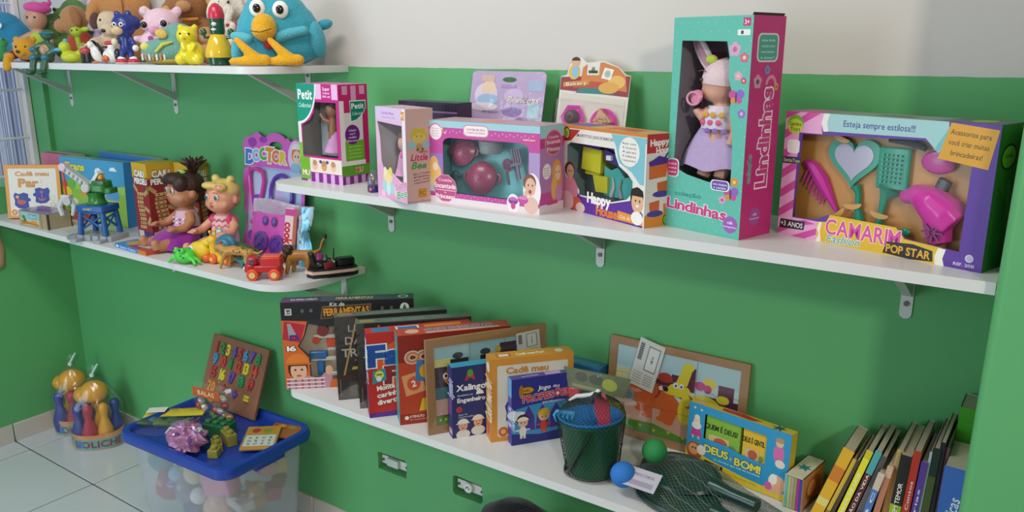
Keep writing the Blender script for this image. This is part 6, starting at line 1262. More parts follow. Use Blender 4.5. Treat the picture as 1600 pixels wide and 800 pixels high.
rs = random.Random(21); rings = []
K = 26
for j in range(K+1):
    u = j/K; x = -.120+.330*u
    hw = (.012+.085*math.sin(min(1, u*1.9)*math.pi/2)*(1 if u < .55 else 1-.75*(u-.55)/.45)); hz = .004+.040*math.sin(min(1, u*2.6)*math.pi/2)*(1 if u < .42 else max(.18, 1-1.35*(u-.42)/.5))
    cz = hz*.52
    ring = []
    for i in range(40):
        a = 2*math.pi*i/40; rr = 1+.05*math.sin(5*a+u*9); ring.append((x, hw*math.cos(a)*rr-.012, max(.0012, cz+hz*.62*math.sin(a)*rr)))
    rings.append(ring)
net_surface('net', t, rings, 42, 1.1, '#6a7a76', .00028)
b = MB('net')
for k in range(5):
    a = R(40+26*k); b.tube([(rings[j][int((a/6.283*40+j*.25) % 40)][0], rings[j][int((a/6.283*40+j*.25) % 40)][1], rings[j][int((a/6.283*40+j*.25) % 40)][2]+.001) for j in range(10, K+1, 2)], .0005, '#7f8c88', 4)
b.build('gathered_net_folds', t)['kind'] = 'stuff'
b = MB('net'); b.ell((-.122, -.012, .010), (.006, .005, .006), '#d6d8d6'); b.tube([(-.122, -.012, .010), (-.127, -.014, .018), (-.123, -.014, .024)], [.003, .003, .002], '#d6d8d6', 6); b.build('net_tie', t)
# --- dog puzzle
def art_dogs(P):
    P.r(0, .40, 1, 1, '#bcd2d4'); P.r(0, .75, 1, 1, '#a9c6cc'); P.r(0, .52, .3, .72, '#d6d2a0'); P.r(0, .0, 1, .42, '#c49a86'); P.r(0, .36, .28, .54, '#6f7f80')
    P.p([(.27, .60), (.62, .50), (.62, .72), (.56, .72), (.56, .78), (.47, .78), (.47, .70), (.30, .70)], '#5a2440'); P.r(.56, .62, .66, .90, '#5a2440'); P.r(.74, .40, 1, .62, '#5a2440'); P.r(.84, .40, .96, .78, '#5a2440'); P.r(.66, .5, .76, .58, '#5a2440')
    for z in (.55, .62, .69): P.r(.30, z, .60, z+.006, '#a8788c')
    for z in (.46, .54): P.r(.76, z, .98, z+.006, '#a8788c')
    P.p([(0, .0), (1, 0), (1, .06), (.85, .10), (.6, .06), (.35, .14), (.15, .12), (0, .16)], '#4f8a2c')
    for k in range(7): P.star(.12+.12*k, .06+.02*(k % 2), .03, .012, 5, '#c9b43a', 90)
    O, Y_ = '#c9602c', '#d9c832'
    # orange dog
    P.e(.36, .46, .17, .13, O); P.e(.26, .48, .09, .12, O); P.e(.47, .40, .09, .12, O)
    for (x, y, a) in ((.20, .30, 20), (.29, .24, 5), (.44, .24, -8), (.52, .22, -22)):
        P.p([(x-.035, y+.16), (x+.035, y+.16), (x+.03+.002*a, y-.02), (x-.03+.002*a, y-.02)], O); P.e(x+.002*a-.01, y-.02, .045, .03, O)
    P.e(.31, .72, .045, .10, '#a83a24'); P.e(.42, .72, .06, .06, '#a83a24'); P.p([(.26, .60), (.30, .78), (.34, .64)], '#a83a24'); P.e(.16, .52, .03, .05, O); P.e(.34, .55, .05, .10, '#a8321f'); P.e(.33, .55, .04, .09, O)
    # yellow dog with pink bow
    P.e(.74, .50, .13, .12, Y_); P.e(.60, .38, .06, .16, Y_); P.p([(.60, .52), (.80, .40), (.86, .22), (.92, .20), (.90, .34), (.84, .52)], Y_); P.p([(.70, .44), (.66, .20), (.72, .18), (.76, .42)], Y_); P.e(.54, .61, .09, .08, Y_); P.e(.47, .58, .06, .045, Y_); P.e(.43, .59, .022, .03, '#241c1c'); P.p([(.50, .66), (.56, .90), (.63, .86), (.60, .68)], Y_); P.e(.60, .90, .045, .05, Y_); P.e(.77, .76, .05, .07, Y_); P.e(.88, .62, .05, .05, Y_); P.e(.70, .72, .045, .05, '#c03f86'); P.e(.76, .70, .03, .05, '#c03f86'); P.e(.51, .66, .022, .035, '#eceae2'); P.e(.555, .66, .02, .032, '#eceae2'); P.e(.51, .655, .01, .018, '#26508a', 8); P.e(.555, .655, .009, .018, '#26508a', 8); P.e(.62, .50, .04, .08, '#b8502c'); P.e(.60, .51, .035, .07, Y_); P.p([(.37, .60), (.40, .62), (.41, .57), (.38, .56)], '#e6e0d0')
t = frame_puzzle('frame_puzzle', 'wooden frame puzzle of an orange and a yellow dog leaning on the wall', (-.826, -.030, ZW), 0, .324, .228, 5, art_dogs, .018)
sticker(t, .052, .128, .062, .112, -12, -.002)
# --- yellow and blue book set box
w, h, d_ = .226, .140, .024
c = Carton('book_set_box', 'yellow-edged blue book set box leaning on the dog puzzle', 'book set', (-.607, -.074, ZW), -9, w, d_, h, '#2f8fbe', right='#d6b62c', top='#d6b62c', left='#d6b62c', lean=3, windows=[[(.17, .50), (.40, .50), (.54, .46), (.78, .43), (.78, .86), (.17, .88)]], inner='#4a4a3c', film_on=False)
P = c.F(); P.p([(0, 0), (1, 0), (1, .10), (.6, .13), (.25, .20), (0, .28)], '#d9bf34'); P.t('DEUS', .31, .36, .115, '#d9cf5a', w=.24, out='#20303a', bold=.04, ow=.09); P.t('é', .46, .335, .06, '#d9cf5a', out='#20303a'); P.t('BOM!', .625, .325, .115, '#d9cf5a', w=.25, out='#20303a', bold=.04, ow=.09); P.t('um livrinho que fala da bondade', .52, .235, .026, '#bfe0ee', w=.46)
P.p([(.20, .12), (.39, .09), (.39, .155), (.20, .175)], '#2a2620'); P.t('4 LIVROS', .295, .135, .04, '#d9cfa0', w=.14); P.t('com histórias lindas', .58, .085, .022, '#8a7a2c', w=.30)
P.e(.09, .72, .035, .08, '#e2c3a6'); P.e(.09, .79, .028, .04, '#d9d2c4'); P.p([(.03, .50), (.15, .50), (.12, .68), (.06, .68)], '#b83f86'); P.e(.09, .66, .05, .06, '#d9d6cc'); P.r(.05, .45, .07, .50, '#d9a88a'); P.r(.11, .45, .13, .50, '#d9a88a'); P.c(.06, .93, .02, '#c9c4ba', 8); P.c(.13, .92, .02, '#c9c4ba', 8)
P.e(.09, .26, .085, .14, '#a8502c'); P.e(.08, .28, .055, .09, '#d09a6a'); P.e(.16, .30, .045, .08, '#ded6c8'); P.e(.07, .30, .01, .015, '#2a1a14', 8); P.e(.10, .30, .01, .015, '#2a1a14', 8)
P.e(.90, .66, .05, .14, '#c96aa4'); P.e(.90, .82, .035, .06, '#d9b48e'); P.e(.90, .86, .04, .04, '#b08a5c'); P.e(.92, .52, .045, .06, '#dccfc0'); P.e(.89, .24, .06, .11, '#ded4c6'); P.e(.93, .22, .055, .12, '#dba884'); P.e(.88, .11, .09, .045, '#dba884'); P.e(.835, .15, .035, .06, '#c9609c'); P.e(.875, .27, .035, .08, '#e6e0d6'); c.front(P)
P = c.Tp(); P.p([(.32, .3), (.62, .15), (.70, .6), (.5, .95), (.3, .8)], '#b8322a'); P.star(.86, .5, .7, .3, 6, '#2f5a5c'); P.e(.1, .5, .05, .3, '#c9b49a'); c.topp(P)
for k, (x0, x1, cc, q) in enumerate(((.040, .118, '#7fae3a', 'QUEM É DEUS?'), (.124, .176, '#d9b02c', 'DEUS É GENTIL'))):
    b = MB('card'); b.box(((x0+x1)/2, .010, .088), (x1-x0, .010, .078), cc); bk = b.build('small_book', c.o, smooth=0)
    P = Print(x1-x0, .07); P.t(q, .45, .66, .16, '#2a3018', w=.95 if k == 0 else .9, bold=.03); P.r(.1, .05, .7, .42, '#c9b07a'); P.e(.45, .25, .2, .14, '#b0583c'); P.e(.8, .2, .1, .1, '#6a8a4a'); P.build('cover_print', bk, (x0, .0048, .052), (1, 0, 0), (0, 0, 1))
# --- slipcase of tiny books
t = thing('slipcase', 'small cream slipcase of thin pastel books beside the leaning books', 'book set', (-.383, -.126, ZW), -8)
w, h, d_ = .036, .072, .100
b = MB('card'); b.box((w/2, d_/2, h-.0008), (w, d_, .0016), '#cfc6b0'); b.box((w-.0008, d_/2, h/2), (.0016, d_, h), '#b98a5c'); b.box((.0008, d_/2, h/2), (.0016, d_, h), '#cfc6b0'); b.box((w/2, d_-.0008, h/2), (w, .0016, h), '#cfc6b0'); b.box((w/2, d_/2, .0008), (w, d_, .0016), '#cfc6b0'); b.build('case', t, smooth=0)
P = Print(w, d_); P.star(.5, .45, .16, .07, 6, '#2f7a84'); P.build('top_print', t, (0, 0, h), (1, 0, 0), (0, 1, 0))
P = Print(d_, h); P.e(.5, .5, .35, .35, '#8f5a34'); P.e(.4, .55, .18, .22, '#c9955a'); P.p([(.1, .1), (.5, .2), (.8, .12), (.8, .05), (.1, .05)], '#6a4a2c'); P.build('side_print', t, (w, 0, 0), (0, 1, 0), (0, 0, 1))
for k, cc in enumerate(('#6fb0ae', '#9fbf7a', '#b59a8a', '#8f9a5c', '#a8328a', '#3f4aa0')):
    b = MB('card'); b.box((.0035+.0058*k, d_/2-.002, h/2), (.0052, d_-.004, h-.006), cc); b.build('tiny_book', t, smooth=0)
# --- row of leaning books
def book(label, x, lean, th, hh, dd, cov, spine, y0=-.150, title=None, tcol='#e9e4d8', bands=(), group='picture books leaning on the lowest shelf', name='book'):
    """stands with its spine to the room and leans to the right; x is the foot of the spine"""
    t = thing(name, label, 'book', (x, y0, ZW), 0, group, ry=lean)
    t.location.z += .0 if lean < 0 else th*math.sin(R(lean))
    b = MB('card'); b.add([(0, 0, 0), (0, dd, 0), (0, dd, hh), (0, 0, hh)], [(0, 3, 2, 1)], cov); b.add([(th, 0, 0), (th, dd, 0), (th, dd, hh), (th, 0, hh)], [(0, 1, 2, 3)], cov)
    b.add([(0, 0, 0), (th, 0, 0), (th, 0, hh), (0, 0, hh)], [(0, 1, 2, 3)], spine); e = .0012
    b.add([(0, 0, 0), (th, 0, 0), (th, dd, 0), (0, dd, 0)], [(0, 3, 2, 1)], cov); b.add([(0, dd, 0), (th, dd, 0), (th, dd, hh), (0, dd, hh)], [(0, 3, 2, 1)], '#cfc8b8'); b.build('cover', t, smooth=0)
    b = MB('matte'); b.add([(e, .002, hh-.001), (th-e, .002, hh-.001), (th-e, dd, hh-.001), (e, dd, hh-.001)], [(0, 1, 2, 3)], '#b9ac98'); b.build('pages', t, smooth=0)
    P = Print(th, hh); P.r(0, 0, 1, 1, spine)
    for (y0_, y1_, cc) in bands: P.r(.0, y0_, 1, y1_, cc)
    if title: P.t(title, .5, .40, .40*th/hh, tcol, w=.62*hh/th, rot=90)
    if bands or title: P.build('spine_print', t, (0, 0, 0), (1, 0, 0), (0, 0, 1))
    return t
BOOKS = [
 ('thick orange-yellow picture book leaning next to the pastel slipcase', -.331, 17.3, .020, .162, .11, '#d9a02c', '#d9a82c', -.135, None, [(.55, .75, '#c9782c'), (.2, .3, '#d9c87a')]),
 ('olive yellow thin book leaning behind the orange-yellow book', -.309, 17.3, .007, .149, .12, '#b5982c', '#c9a83a', -.138, None, [(.0, .2, '#8a7a3c')]),
 ('dark thin book between the olive and the bright yellow book', -.300, 16.5, .006, .150, .12, '#3a3430', '#4a3f34', -.140, None, []),
 ('bright yellow spined book leaning between dark books', -.289, 15.5, .011, .174, .125, '#9a8a2c', '#e0d82f', -.142, 'A ARCA DE NOÉ', [(.9, 1, '#c9c02c')]),
 ('book with teal top and maroon spine', -.274, 15, .011, .177, .125, '#2f7a8c', '#5a2a34', -.142, 'O PÃO DA VIDA', [(.72, 1, '#4fa0a4')]),
 ('dark grey spined book with pale lettering band', -.260, 14.5, .009, .170, .125, '#6a5f5c', '#54504f', -.142, None, [(.3, .6, '#6a6664')]),
 ('low book with blue spine and pale top band', -.247, 12, .011, .143, .11, '#8a8f9c', '#4a74b4', -.158, 'A B C', [(.75, 1, '#c9b9a8')]),
 ('salmon brown spined book', -.228, 8.5, .010, .158, .12, '#a87a60', '#b5765c', -.155, None, [(.85, 1, '#c9a58c')]),
 ('tan spined book with cream top edge', -.213, 6, .010, .189, .13, '#b9a078', '#a87a44', -.148, None, [(.8, 1, '#b59a5c')]),
 ('thick black spined book with lime green lower half', -.199, 4, .018, .185, .14, '#7a7058', '#262420', -.158, 'MUNDO SEM TEMOR', [(.0, .48, '#8fae2c')]),
 ('red spined book with white lettering', -.179, 3.5, .012, .199, .145, '#a87f6c', '#c23a2c', -.160, 'Amados Contos', []),
 ('purple and pink spined book next to the red one', -.165, 3.5, .010, .182, .13, '#8a8a9c', '#5f3f9c', -.158, 'Histórias', [(0, .3, '#b0506a')]),
 ('light grey thin book standing beside the purple book', -.154, 3, .004, .202, .14, '#b9bcbc', '#b4bcc4', -.155, None, []),
 ('very dark green spined book with olive band', -.149, 3, .011, .212, .14, '#5a6a5c', '#1f3328', -.158, None, [(.4, .75, '#4a5a2c')]),
 ('black spined book with teal band near the blue book', -.137, 2, .008, .224, .14, '#4a4a48', '#202224', -.156, None, [(.1, .3, '#2f5f5c')]),
 ('maroon thin book pressed against the blue book', -.128, 2, .005, .215, .13, '#7a6a66', '#7f4f4c', -.152, None, []),
]
for a in BOOKS: book(a[0], a[1], a[2], a[3], a[4], a[5], a[6], a[7], a[8], a[9], bands=a[10])
book('tall bright green book at the back beside the pillar', -.121, 1.5, .030, .262, .070, '#3f9a1c', '#3f9a1c', -.080, None)
t = book('blue spined book of stories with white slanted lettering beside the pillar', -.121, 1.4, .032, .200, .105, '#3a62b0', '#3f6cc0', -.190, None)
P = Print(.032, .200); P.t('Histórias Bíblicas', .45, .38, .085, '#dfe6f2', w=4.4, rot=84, it=.2); P.build('spine_lettering', t, (0, 0, 0), (1, 0, 0), (0, 0, 1))
# --- black backpack under the shelf
t = thing('backpack', 'black backpack with straps on the floor under the lowest shelf', 'bag', (-.965, -.18, 0))
b = MB('cloth'); b.lathe([(.0, 0), (.12, 0), (.14, .03), (.145, .20), (.130, .33), (.095, .42), (.045, .452), (0, .458)], '#1b1c20', (0, 0, 0), None, 28, (1, .72, 1)); b.build('bag_body', t)
b = MB('cloth'); b.tube([(.02, -.03, .452), (.05, -.02, .470), (.085, -.02, .462)], .005, '#141518', 6); b.build('grab_loop', t)
b = MB('cloth'); b.ell((.10, .0, .420), (.045, .03, .034), '#17181b'); b.build('strap_pad', t); b = MB('cloth'); b.ell((.115, -.02, .395), (.03, .02, .03), '#5a2a2c'); b.build('red_lining', t)
# ================================================================== floor: bowling sets, storage bin and what lies on its lid
def pin(t, x, y, z, col, h=.165, r=.030):
    b = MB('plastic'); b.lathe([(.72*r, 0), (.86*r, .03*h), (r, .22*h), (.93*r, .36*h), (.50*r, .60*h), (.42*r, .68*h), (.55*r, .78*h), (.60*r, .86*h), (.48*r, .95*h), (.2*r, .995*h), (0, h)], col, (x, y, z), None, 18); return b.build('pin', t)
def bowling(loc, rz, label, pins, W, D, ballc):
    t = thing('bowling_set', label, 'bowling set', loc, rz); hb = .062; n = 40
    b = MB('card'); vs = []; fs = []
    for i in range(n):
        a = 2*math.pi*i/n; k = (abs(math.cos(a))**2.6+abs(math.sin(a))**2.6)**(-1/2.6); vs += [(W*.95*k*math.cos(a), D*.95*k*math.sin(a), 0), (W*k*math.cos(a), D*k*math.sin(a), hb+.010*math.cos(a)**2)]
    for i in range(n): j = (i+1) % n; fs.append((2*i, 2*j, 2*j+1, 2*i+1))
    b.add(vs, fs, '#d39a68'); b.add([vs[2*i] for i in range(n)], [tuple(range(n-1, -1, -1))], '#c23a3c'); tr = b.build('card_tray', t, smooth=60)
    # printed band following the curved front
    b = MB('print')
    def P3(u, v, off=.0012):
        a = R(-90+u*78); k = (abs(math.cos(a))**2.6+abs(math.sin(a))**2.6)**(-1/2.6); q = (.95+.05*v)*k; return ((W*q+off)*math.cos(a), (D*q+off)*math.sin(a), v*(hb+.010*math.cos(a)**2))
    def patch(u0, u1, v0, v1, col, off, m=14):
        vs = [P3(u0+(u1-u0)*i/m, v, off) for i in range(m+1) for v in (v0, v1)]; b.add(vs, [(2*i, 2*i+2, 2*i+3, 2*i+1) for i in range(m)], col)
    patch(-.98, .98, .06, .72, '#6fa8a4', .0010); patch(-1, 1, .72, .95, '#d9925c', .0011); patch(-.98, -.70, .08, .92, '#d9cba0', .0014, 4)
    V, Fc, L = layout('BOLICHE', .03, .15); 
    b.add([P3(-.60+1.38*p[0]/L, .20+.58*p[1], .0018) for p in V], Fc, '#8f3a3c')
    vs = [P3(-.44+.11*math.cos(R(a)), .40+.24*math.sin(R(a)), .0022) for a in range(0, 360, 24)]; b.add(vs, [tuple(range(15))], '#3f7fc0'); vs = [P3(-.84+.07*math.cos(R(a)), .35+.2*math.sin(R(a)), .0022) for a in range(0, 360, 30)]; b.add(vs, [tuple(range(12))], '#4a8a4a'); b.build('printed_band', tr)
    for (x, y, c) in pins: pin(t, x*W, y*D, .012, c)
    b = MB('plastic'); b.ell((.0, 0, .212), (.050, .046, .044), ballc, None, 22, 14); b.build('bowling_ball', t); b = MB('plastic'); b.ell((-.045, .012, .200), (.032, .034, .030), ballc, None, 18, 12); b.build('bowling_ball', t)
    vs = []; fs = []; rs = random.Random(int(W*1e4)); prof = ((.98, .0), (1.02, .05), (1.03, .10), (1.0, .15), (.86, .19), (.66, .225), (.44, .252), (.18, .270), (.06, .276), (.05, .284), (.10, .300), (.16, .315))
    for (q, z) in prof:
        for i in range(n):
            a = 2*math.pi*i/n; k = (abs(math.cos(a))**2.6+abs(math.sin(a))**2.6)**(-1/2.6) if z < .2 else 1; w_ = 1+(.04*math.sin(a*7+z*30) if z > .1 else .01*rs.random()); vs.append(((W+.004)*q*k*w_*math.cos(a), (D+.004)*q*k*w_*math.sin(a), z))
    for j in range(len(prof)-1):
        for i in range(n): fs.append((j*n+i, j*n+(i+1) % n, (j+1)*n+(i+1) % n, (j+1)*n+i))
    b = MB(); b.add(vs, fs, BAG()); b.build('clear_bag', t, smooth=80)
    b = MB('plastic'); b.cyl((0, 0, .280), .008, .010, '#cfe0dc', None, 10); b.tube([(0, 0, .282), (.014, -.004, .305), (.026, -.004, .325)], [.005, .005, .003], '#b4d8cc', 6); b.build('bag_tie', t)
    return t
Bl, Rd, Ye = '#2c3a8c', '#b02f48', '#d99a2c'
bowling((-3.155, -.112, 0), 46, 'bagged toy bowling set standing nearest the room corner', [(-.62, -.42, Bl), (.0, -.52, Rd), (.55, -.40, Bl), (-.35, .35, Ye), (.30, .38, Bl)], .080, .062, Ye)
bowling((-2.972, -.124, 0), 48, 'bagged toy bowling set standing beside the storage bin', [(-.66, -.30, Bl), (-.22, -.56, Rd), (.36, -.46, Ye), (.70, .10, Bl), (.05, .30, Ye), (-.45, .38, Bl)], .092, .070, Ye)
# --- storage bin
bx, by, brz = -2.06, -.222, 2.5
binT = thing('storage_bin', 'large frosted plastic storage bin with a dark blue lid beside the wall', 'storage bin', (bx, by, 0), brz)
def rr_ring(wx, wy, r, z, n=6): return [(p[0], p[1], z) for p in rrect(-wx/2, -wy/2, wx/2, wy/2, r, n)]
def loft(b, rings, m, cap0=False, cap1=False):
    k = len(rings[0]); vs = [p for q in rings for p in q]; fs = []
    for j in range(len(rings)-1):
        for i in range(k): fs.append((j*k+i, j*k+(i+1) % k, (j+1)*k+(i+1) % k, (j+1)*k+i))
    if cap0: fs.append(tuple(range(k-1, -1, -1)))
    if cap1: fs.append(tuple(range((len(rings)-1)*k, len(rings)*k)))
    b.add(vs, fs, m)
FROST = film('frosted_bin_plastic', '#eef1f6', .03, .25, .25)
b = MB(); loft(b, [rr_ring(.40, .25, .03, .030), rr_ring(.42, .27, .035, .10), rr_ring(.455, .300, .04, .325), rr_ring(.470, .312, .04, .330), rr_ring(.470, .312, .04, .338)], FROST, True); b.build('bin_body', binT, smooth=40)
LB = '#1f3f9c'
b = MB('plastic'); loft(b, [rr_ring(.478, .320, .042, .322), rr_ring(.504, .346, .050, .326), rr_ring(.508, .350, .052, .340), rr_ring(.500, .342, .050, .356), rr_ring(.478, .320, .045, .360), rr_ring(.464, .306, .040, .356), rr_ring(.455, .297, .036, .338), rr_ring(.30, .18, .03, .338)], LB, True, True); b.build('lid', binT, smooth=50)
for (x, y) in ((-.17, -.10), (.17, -.10), (-.17, .10), (.17, .10)):
    b = MB('plastic'); b.cyl((x, y, .017), .017, .020, '#1c2f7c', (90, 0, 0), 18, ch=.003); b.build('wheel', binT)
b = MB('plastic'); b.rbox((.235, 0, .318), (.012, .11, .026), LB, .004); b.build('lid_clip', binT)
Z_LID = .339
Rb = Matrix.Rotation(R(brz), 3, 'Z')
def inbin(x, y, z): v = Rb @ Vector((x, y, 0)); return (bx+v.x, by+v.y, z)
# toys heaped inside, seen through the plastic
rs = random.Random(33)
def in_plush(label, x, y, z, r, col, col2):
    t = thing('plush_toy', label, 'plush toy', inbin(x, y, z), rs.uniform(-40, 40), 'toys heaped in the storage bin')
    b = MB('plush'); b.ell((0, 0, 0), (r, r*.8, r*.9), col, n=14, k=10); b.ell((r*.2, -r*.3, r*.9), r*.62, col, n=14, k=10); b.ell((-r*.3, -r*.3, r*1.4), r*.22, col, n=8, k=6); b.ell((r*.7, -r*.3, r*1.4), r*.22, col, n=8, k=6); b.build('body', t)
    b = MB('plush'); b.ell((r*.2, -r*.85, r*.8), r*.25, col2, n=10, k=6); b.build('muzzle', t)
def in_ball(label, x, y, z, r, col):
    t = thing('toy_ball', label, 'ball', inbin(x, y, z), 0, 'toys heaped in the storage bin'); b = MB('plastic'); b.ell((0, 0, 0), r, col, n=18, k=12); b.build('ball', t); b = MB('plastic'); pts = [(r*1.0*math.cos(R(a)), r*1.0*math.sin(R(a)), 0) for a in range(0, 360, 20)]; b.tube(pts, r*.05, '#d9d6d0', 5, True); b.build('seam', t)
def in_block(label, x, y, z, d, col, rot=0):
    t = thing('toy_block', label, 'toy block', inbin(x, y, z), rot, 'toys heaped in the storage bin', ry=rs.uniform(-20, 20)); b = MB('plastic'); b.rbox((0, 0, 0), d, col, .006); b.build('block', t)
    for sx in (-1, 1): b = MB('plastic'); b.cyl((sx*d[0]*.25, 0, d[2]/2+.003), min(d[0], d[1])*.2, .006, col, None, 12); b.build('stud', t)
in_plush('teal plush toy pressed against the bin wall', -.165, -.085, .245, .045, '#4f9aa0', '#8fc05a')
in_plush('dark red plush toy low in the storage bin', -.155, -.075, .145, .046, '#a84a5c', '#c9a08a')
in_plush('slate blue plush toy in the bin corner', -.145, .04, .205, .05, '#4f6f9c', '#9ab0c8')
in_plush('cream plush toy with tan muzzle inside the bin', .005, -.095, .250, .036, '#d9c9a0', '#b98a5c')
in_plush('grey plush toy deep in the storage bin', -.050, -.080, .165, .045, '#7a7c88', '#b0b0b4')
in_plush('pale peach plush toy near the bin middle', .075, -.075, .150, .042, '#d9a88a', '#e6cbb4')
in_plush('tan plush toy behind the pink toy box in the bin', .165, -.01, .175, .040, '#b98f5c', '#d9c09a')
in_ball('lime green ball inside the storage bin', -.115, -.095, .290, .022, '#7ab83a')
in_ball('light blue ball inside the storage bin', -.060, -.105, .235, .026, '#7fb6d0')
in_ball('orange ball inside the storage bin', -.035, -.108, .292, .018, '#d98a4a')
in_ball('white ball inside the storage bin', .020, -.095, .180, .026, '#d9d9d6')
in_ball('violet ball inside the storage bin', -.100, -.09, .185, .025, '#6f5a9c')
in_block('large pink toy box inside the storage bin', .115, -.085, .262, (.095, .06, .085), '#d07a98', 14)
in_block('dark green block inside the storage bin', .040, -.085, .300, (.05, .04, .03), '#4a6a4c', -20)
in_block('crimson block at the right bin wall', .165, .06, .165, (.045, .05, .045), '#b03a5c', 60)
in_block('white flat block at the right bin wall', .155, -.055, .185, (.05, .10, .03), '#cfcac4', 80)
in_block('salmon block near the bin rim', .168, .03, .268, (.05, .08, .04), '#c98a80', 80)
in_block('mustard block under the bin rim', .170, .095, .245, (.04, .04, .05), '#c9a84a', 50)
in_block('navy block at the bin front', -.020, -.085, .115, (.06, .04, .05), '#34406c', 10)
in_block('brown block at the right bin corner', .160, .090, .185, (.04, .04, .04), '#8a5a3c', 30)
# --- what lies on the lid
def onlid(x, y): return inbin(x, y, Z_LID)
# number board leaning on the wall
t = thing('number_board', 'brown foam board with coloured numbers leaning on the wall over the bin', 'toy board', (-2.318, -.104, .342), 0, rx=-21)
wb, hb = .285, .226
b = MB('matte'); b.prism([(0, 0), (wb, 0), (wb, hb), (0, hb)], .008, '#8f5f4a', Matrix(((1, 0, 0, 0), (0, 0, -1, .008), (0, 1, 0, 0), (0, 0, 0, 1)))); b.build('board', t, smooth=0)
NC = ['#b8323c', '#2f8a4c', '#d9cf3a', '#6a3fae', '#b8323c', '#3f8fd0', '#6a3fae', '#2f8a4c']
rows = [(['1', '2', '3', '4', '5', '6', '7', '8'], .188, NC), (['9', '10', '11', '12', '13', '14'], .148, ['#3f8fd0', '#c9443c', '#2f8a4c', '#c9443c', '#d9cf3a', '#c9443c']), (['15', '16', '17', '18', '19'], .105, ['#b8323c', '#d9cf3a', '#6a3fae', '#2f8a4c', '#b8323c']), (['20', '*', '+', '='], .058, ['#d98a3a', '#b8323c', '#6a3fae', '#d9cf3a'])]
for (r_, z, cc) in rows:
    n = len(r_)
    for k, (q, c_) in enumerate(zip(r_, cc)):
        V, Fc, L = layout(q, .045, .12); h_ = .034; sx = h_/.73*(.9 if len(q) == 1 else .78); x = .022+(wb-.044)*(k+.5)/n
        b = MB('rubber'); top = [(x+(p[0]-L/2)*sx, -.0060, z+(p[1]-.36)*h_/.73) for p in V]; low = [(p[0], .0, p[2]) for p in top]; kk = len(top)
        ed = {}
        for f in Fc:
            for i in range(len(f)): e = (f[i], f[(i+1) % len(f)]); ed[e] = ed.get(e, 0)+1
        side = [(e[0], e[0]+kk, e[1]+kk, e[1]) for e in ed if (e[1], e[0]) not in ed]
        b.add(top+low, list(Fc)+side, c_); b.build('foam_number', t, smooth=0)
b = MB(); b.add([(-.002, -.012, -.002), (wb+.002, -.012, -.002), (wb+.002, -.012, hb+.004), (-.002, -.012, hb+.004)], [(0, 1, 2, 3)], film('board_wrap', '#ffffff', .03, .0, .06, .004, 60)); b.build('clear_wrap', t, smooth=0)
def crumple(nx, nz, w, h, amp, seed, dome=.0):
    rs = random.Random(seed); vs = []; fs = []
    for j in range(nz+1):
        for i in range(nx+1):
            u, v = i/nx, j/nz; e = min(1, 3*min(u, 1-u, v, 1-v)); vs.append((w*(u-.5)+rs.uniform(-1, 1)*amp*.5, h*(v-.5)+rs.uniform(-1, 1)*amp*.5, .002+dome*e+abs(rs.uniform(0, 1))*amp*(.4+e)))
    for j in range(nz):
        for i in range(nx): a = j*(nx+1)+i; fs.append((a, a+1, a+nx+2, a+nx+1))
    return vs, fs
# pack with a yellow header
t = thing('toy_bag', 'clear bag of dark green figures with a yellow header card on the lid', 'toy pack', onlid(-.172, -.050), 32); t.scale = (1.15, 1.4, 1.2)
b = MB('card'); b.prism([(-.085, .0), (.085, .0), (.085, .030), (-.085, .030)], .0015, '#d6c23a', TR((0, .030, .010), (10, -4, 0))); b.build('header_card', t, smooth=0)
P = Print(.165, .026); P.r(.02, .1, .35, .9, '#d9d6cc'); P.t('DINO WORLD', .66, .5, .4, '#8a6a24', w=.5); P.build('header_print', t, (-.082, .032, .0155), (1, 0, .07), (0, .985, .17))
rs2 = random.Random(6)
for k in range(6):
    b = MB('rubber'); x, y = -.06+.024*k, -.012+.012*(k % 2); b.tube([(x-.016, y, .012), (x, y, .016), (x+.016, y+.004, .011), (x+.028, y+.006, .008)], [.005, .009, .007, .002], ('#3a5a48', '#4a6a72', '#5a7a3c')[k % 3], 8); b.build('figure', t)
vs, fs = crumple(10, 8, .165, .085, .006, 9, .018); b = MB(); b.add(vs, fs, BAG(), TR((0, -.010, 0))); b.build('clear_bag', t, smooth=80)
# foil-wrapped pouch
t = thing('foil_bundle', 'crumpled pink and silver foil bundle on the lid', 'foil bundle', onlid(-.002, -.098), -18); t.scale = (1.15, 1.25, 1.1)
rs2 = random.Random(14); b = MB('foil'); n, k = 22, 14; vs = []; fs = []
for j in range(k+1):
    for i in range(n):
        a = 2*math.pi*i/n; p = math.pi*j/k; q = 1+.16*math.sin(a*6+p*7)+.035*rs2.uniform(-1, 1); vs.append((.074*q*math.sin(p)*math.cos(a), .042*q*math.sin(p)*math.sin(a), .028-.028*q*math.cos(p) if j not in (0, k) else .028-.028*math.cos(p)))
vs = [(v[0], v[1], max(.0008, v[2])) for v in vs]
for j in range(k):
    for i in range(n): fs.append((j*n+i, j*n+(i+1) % n, (j+1)*n+(i+1) % n, (j+1)*n+i))
b.add(vs, fs, '#b77fa8'); o = b.build('foil', t, smooth=0)
b = MB('foil')
for q in range(14): a = rs2.uniform(0, 6.28); x, y = .055*rs2.uniform(-1, 1), .03*rs2.uniform(-1, 1); b.tube([(x, y, .046), (x+.022*math.cos(a), y+.014*math.sin(a), .050), (x+.04*math.cos(a), y+.026*math.sin(a), .036)], [.002, .005, .002], ('#d6d0da', '#7a4f94', '#c98fb8')[q % 3], 5)
b.build('foil_creases', t)['kind'] = 'stuff'
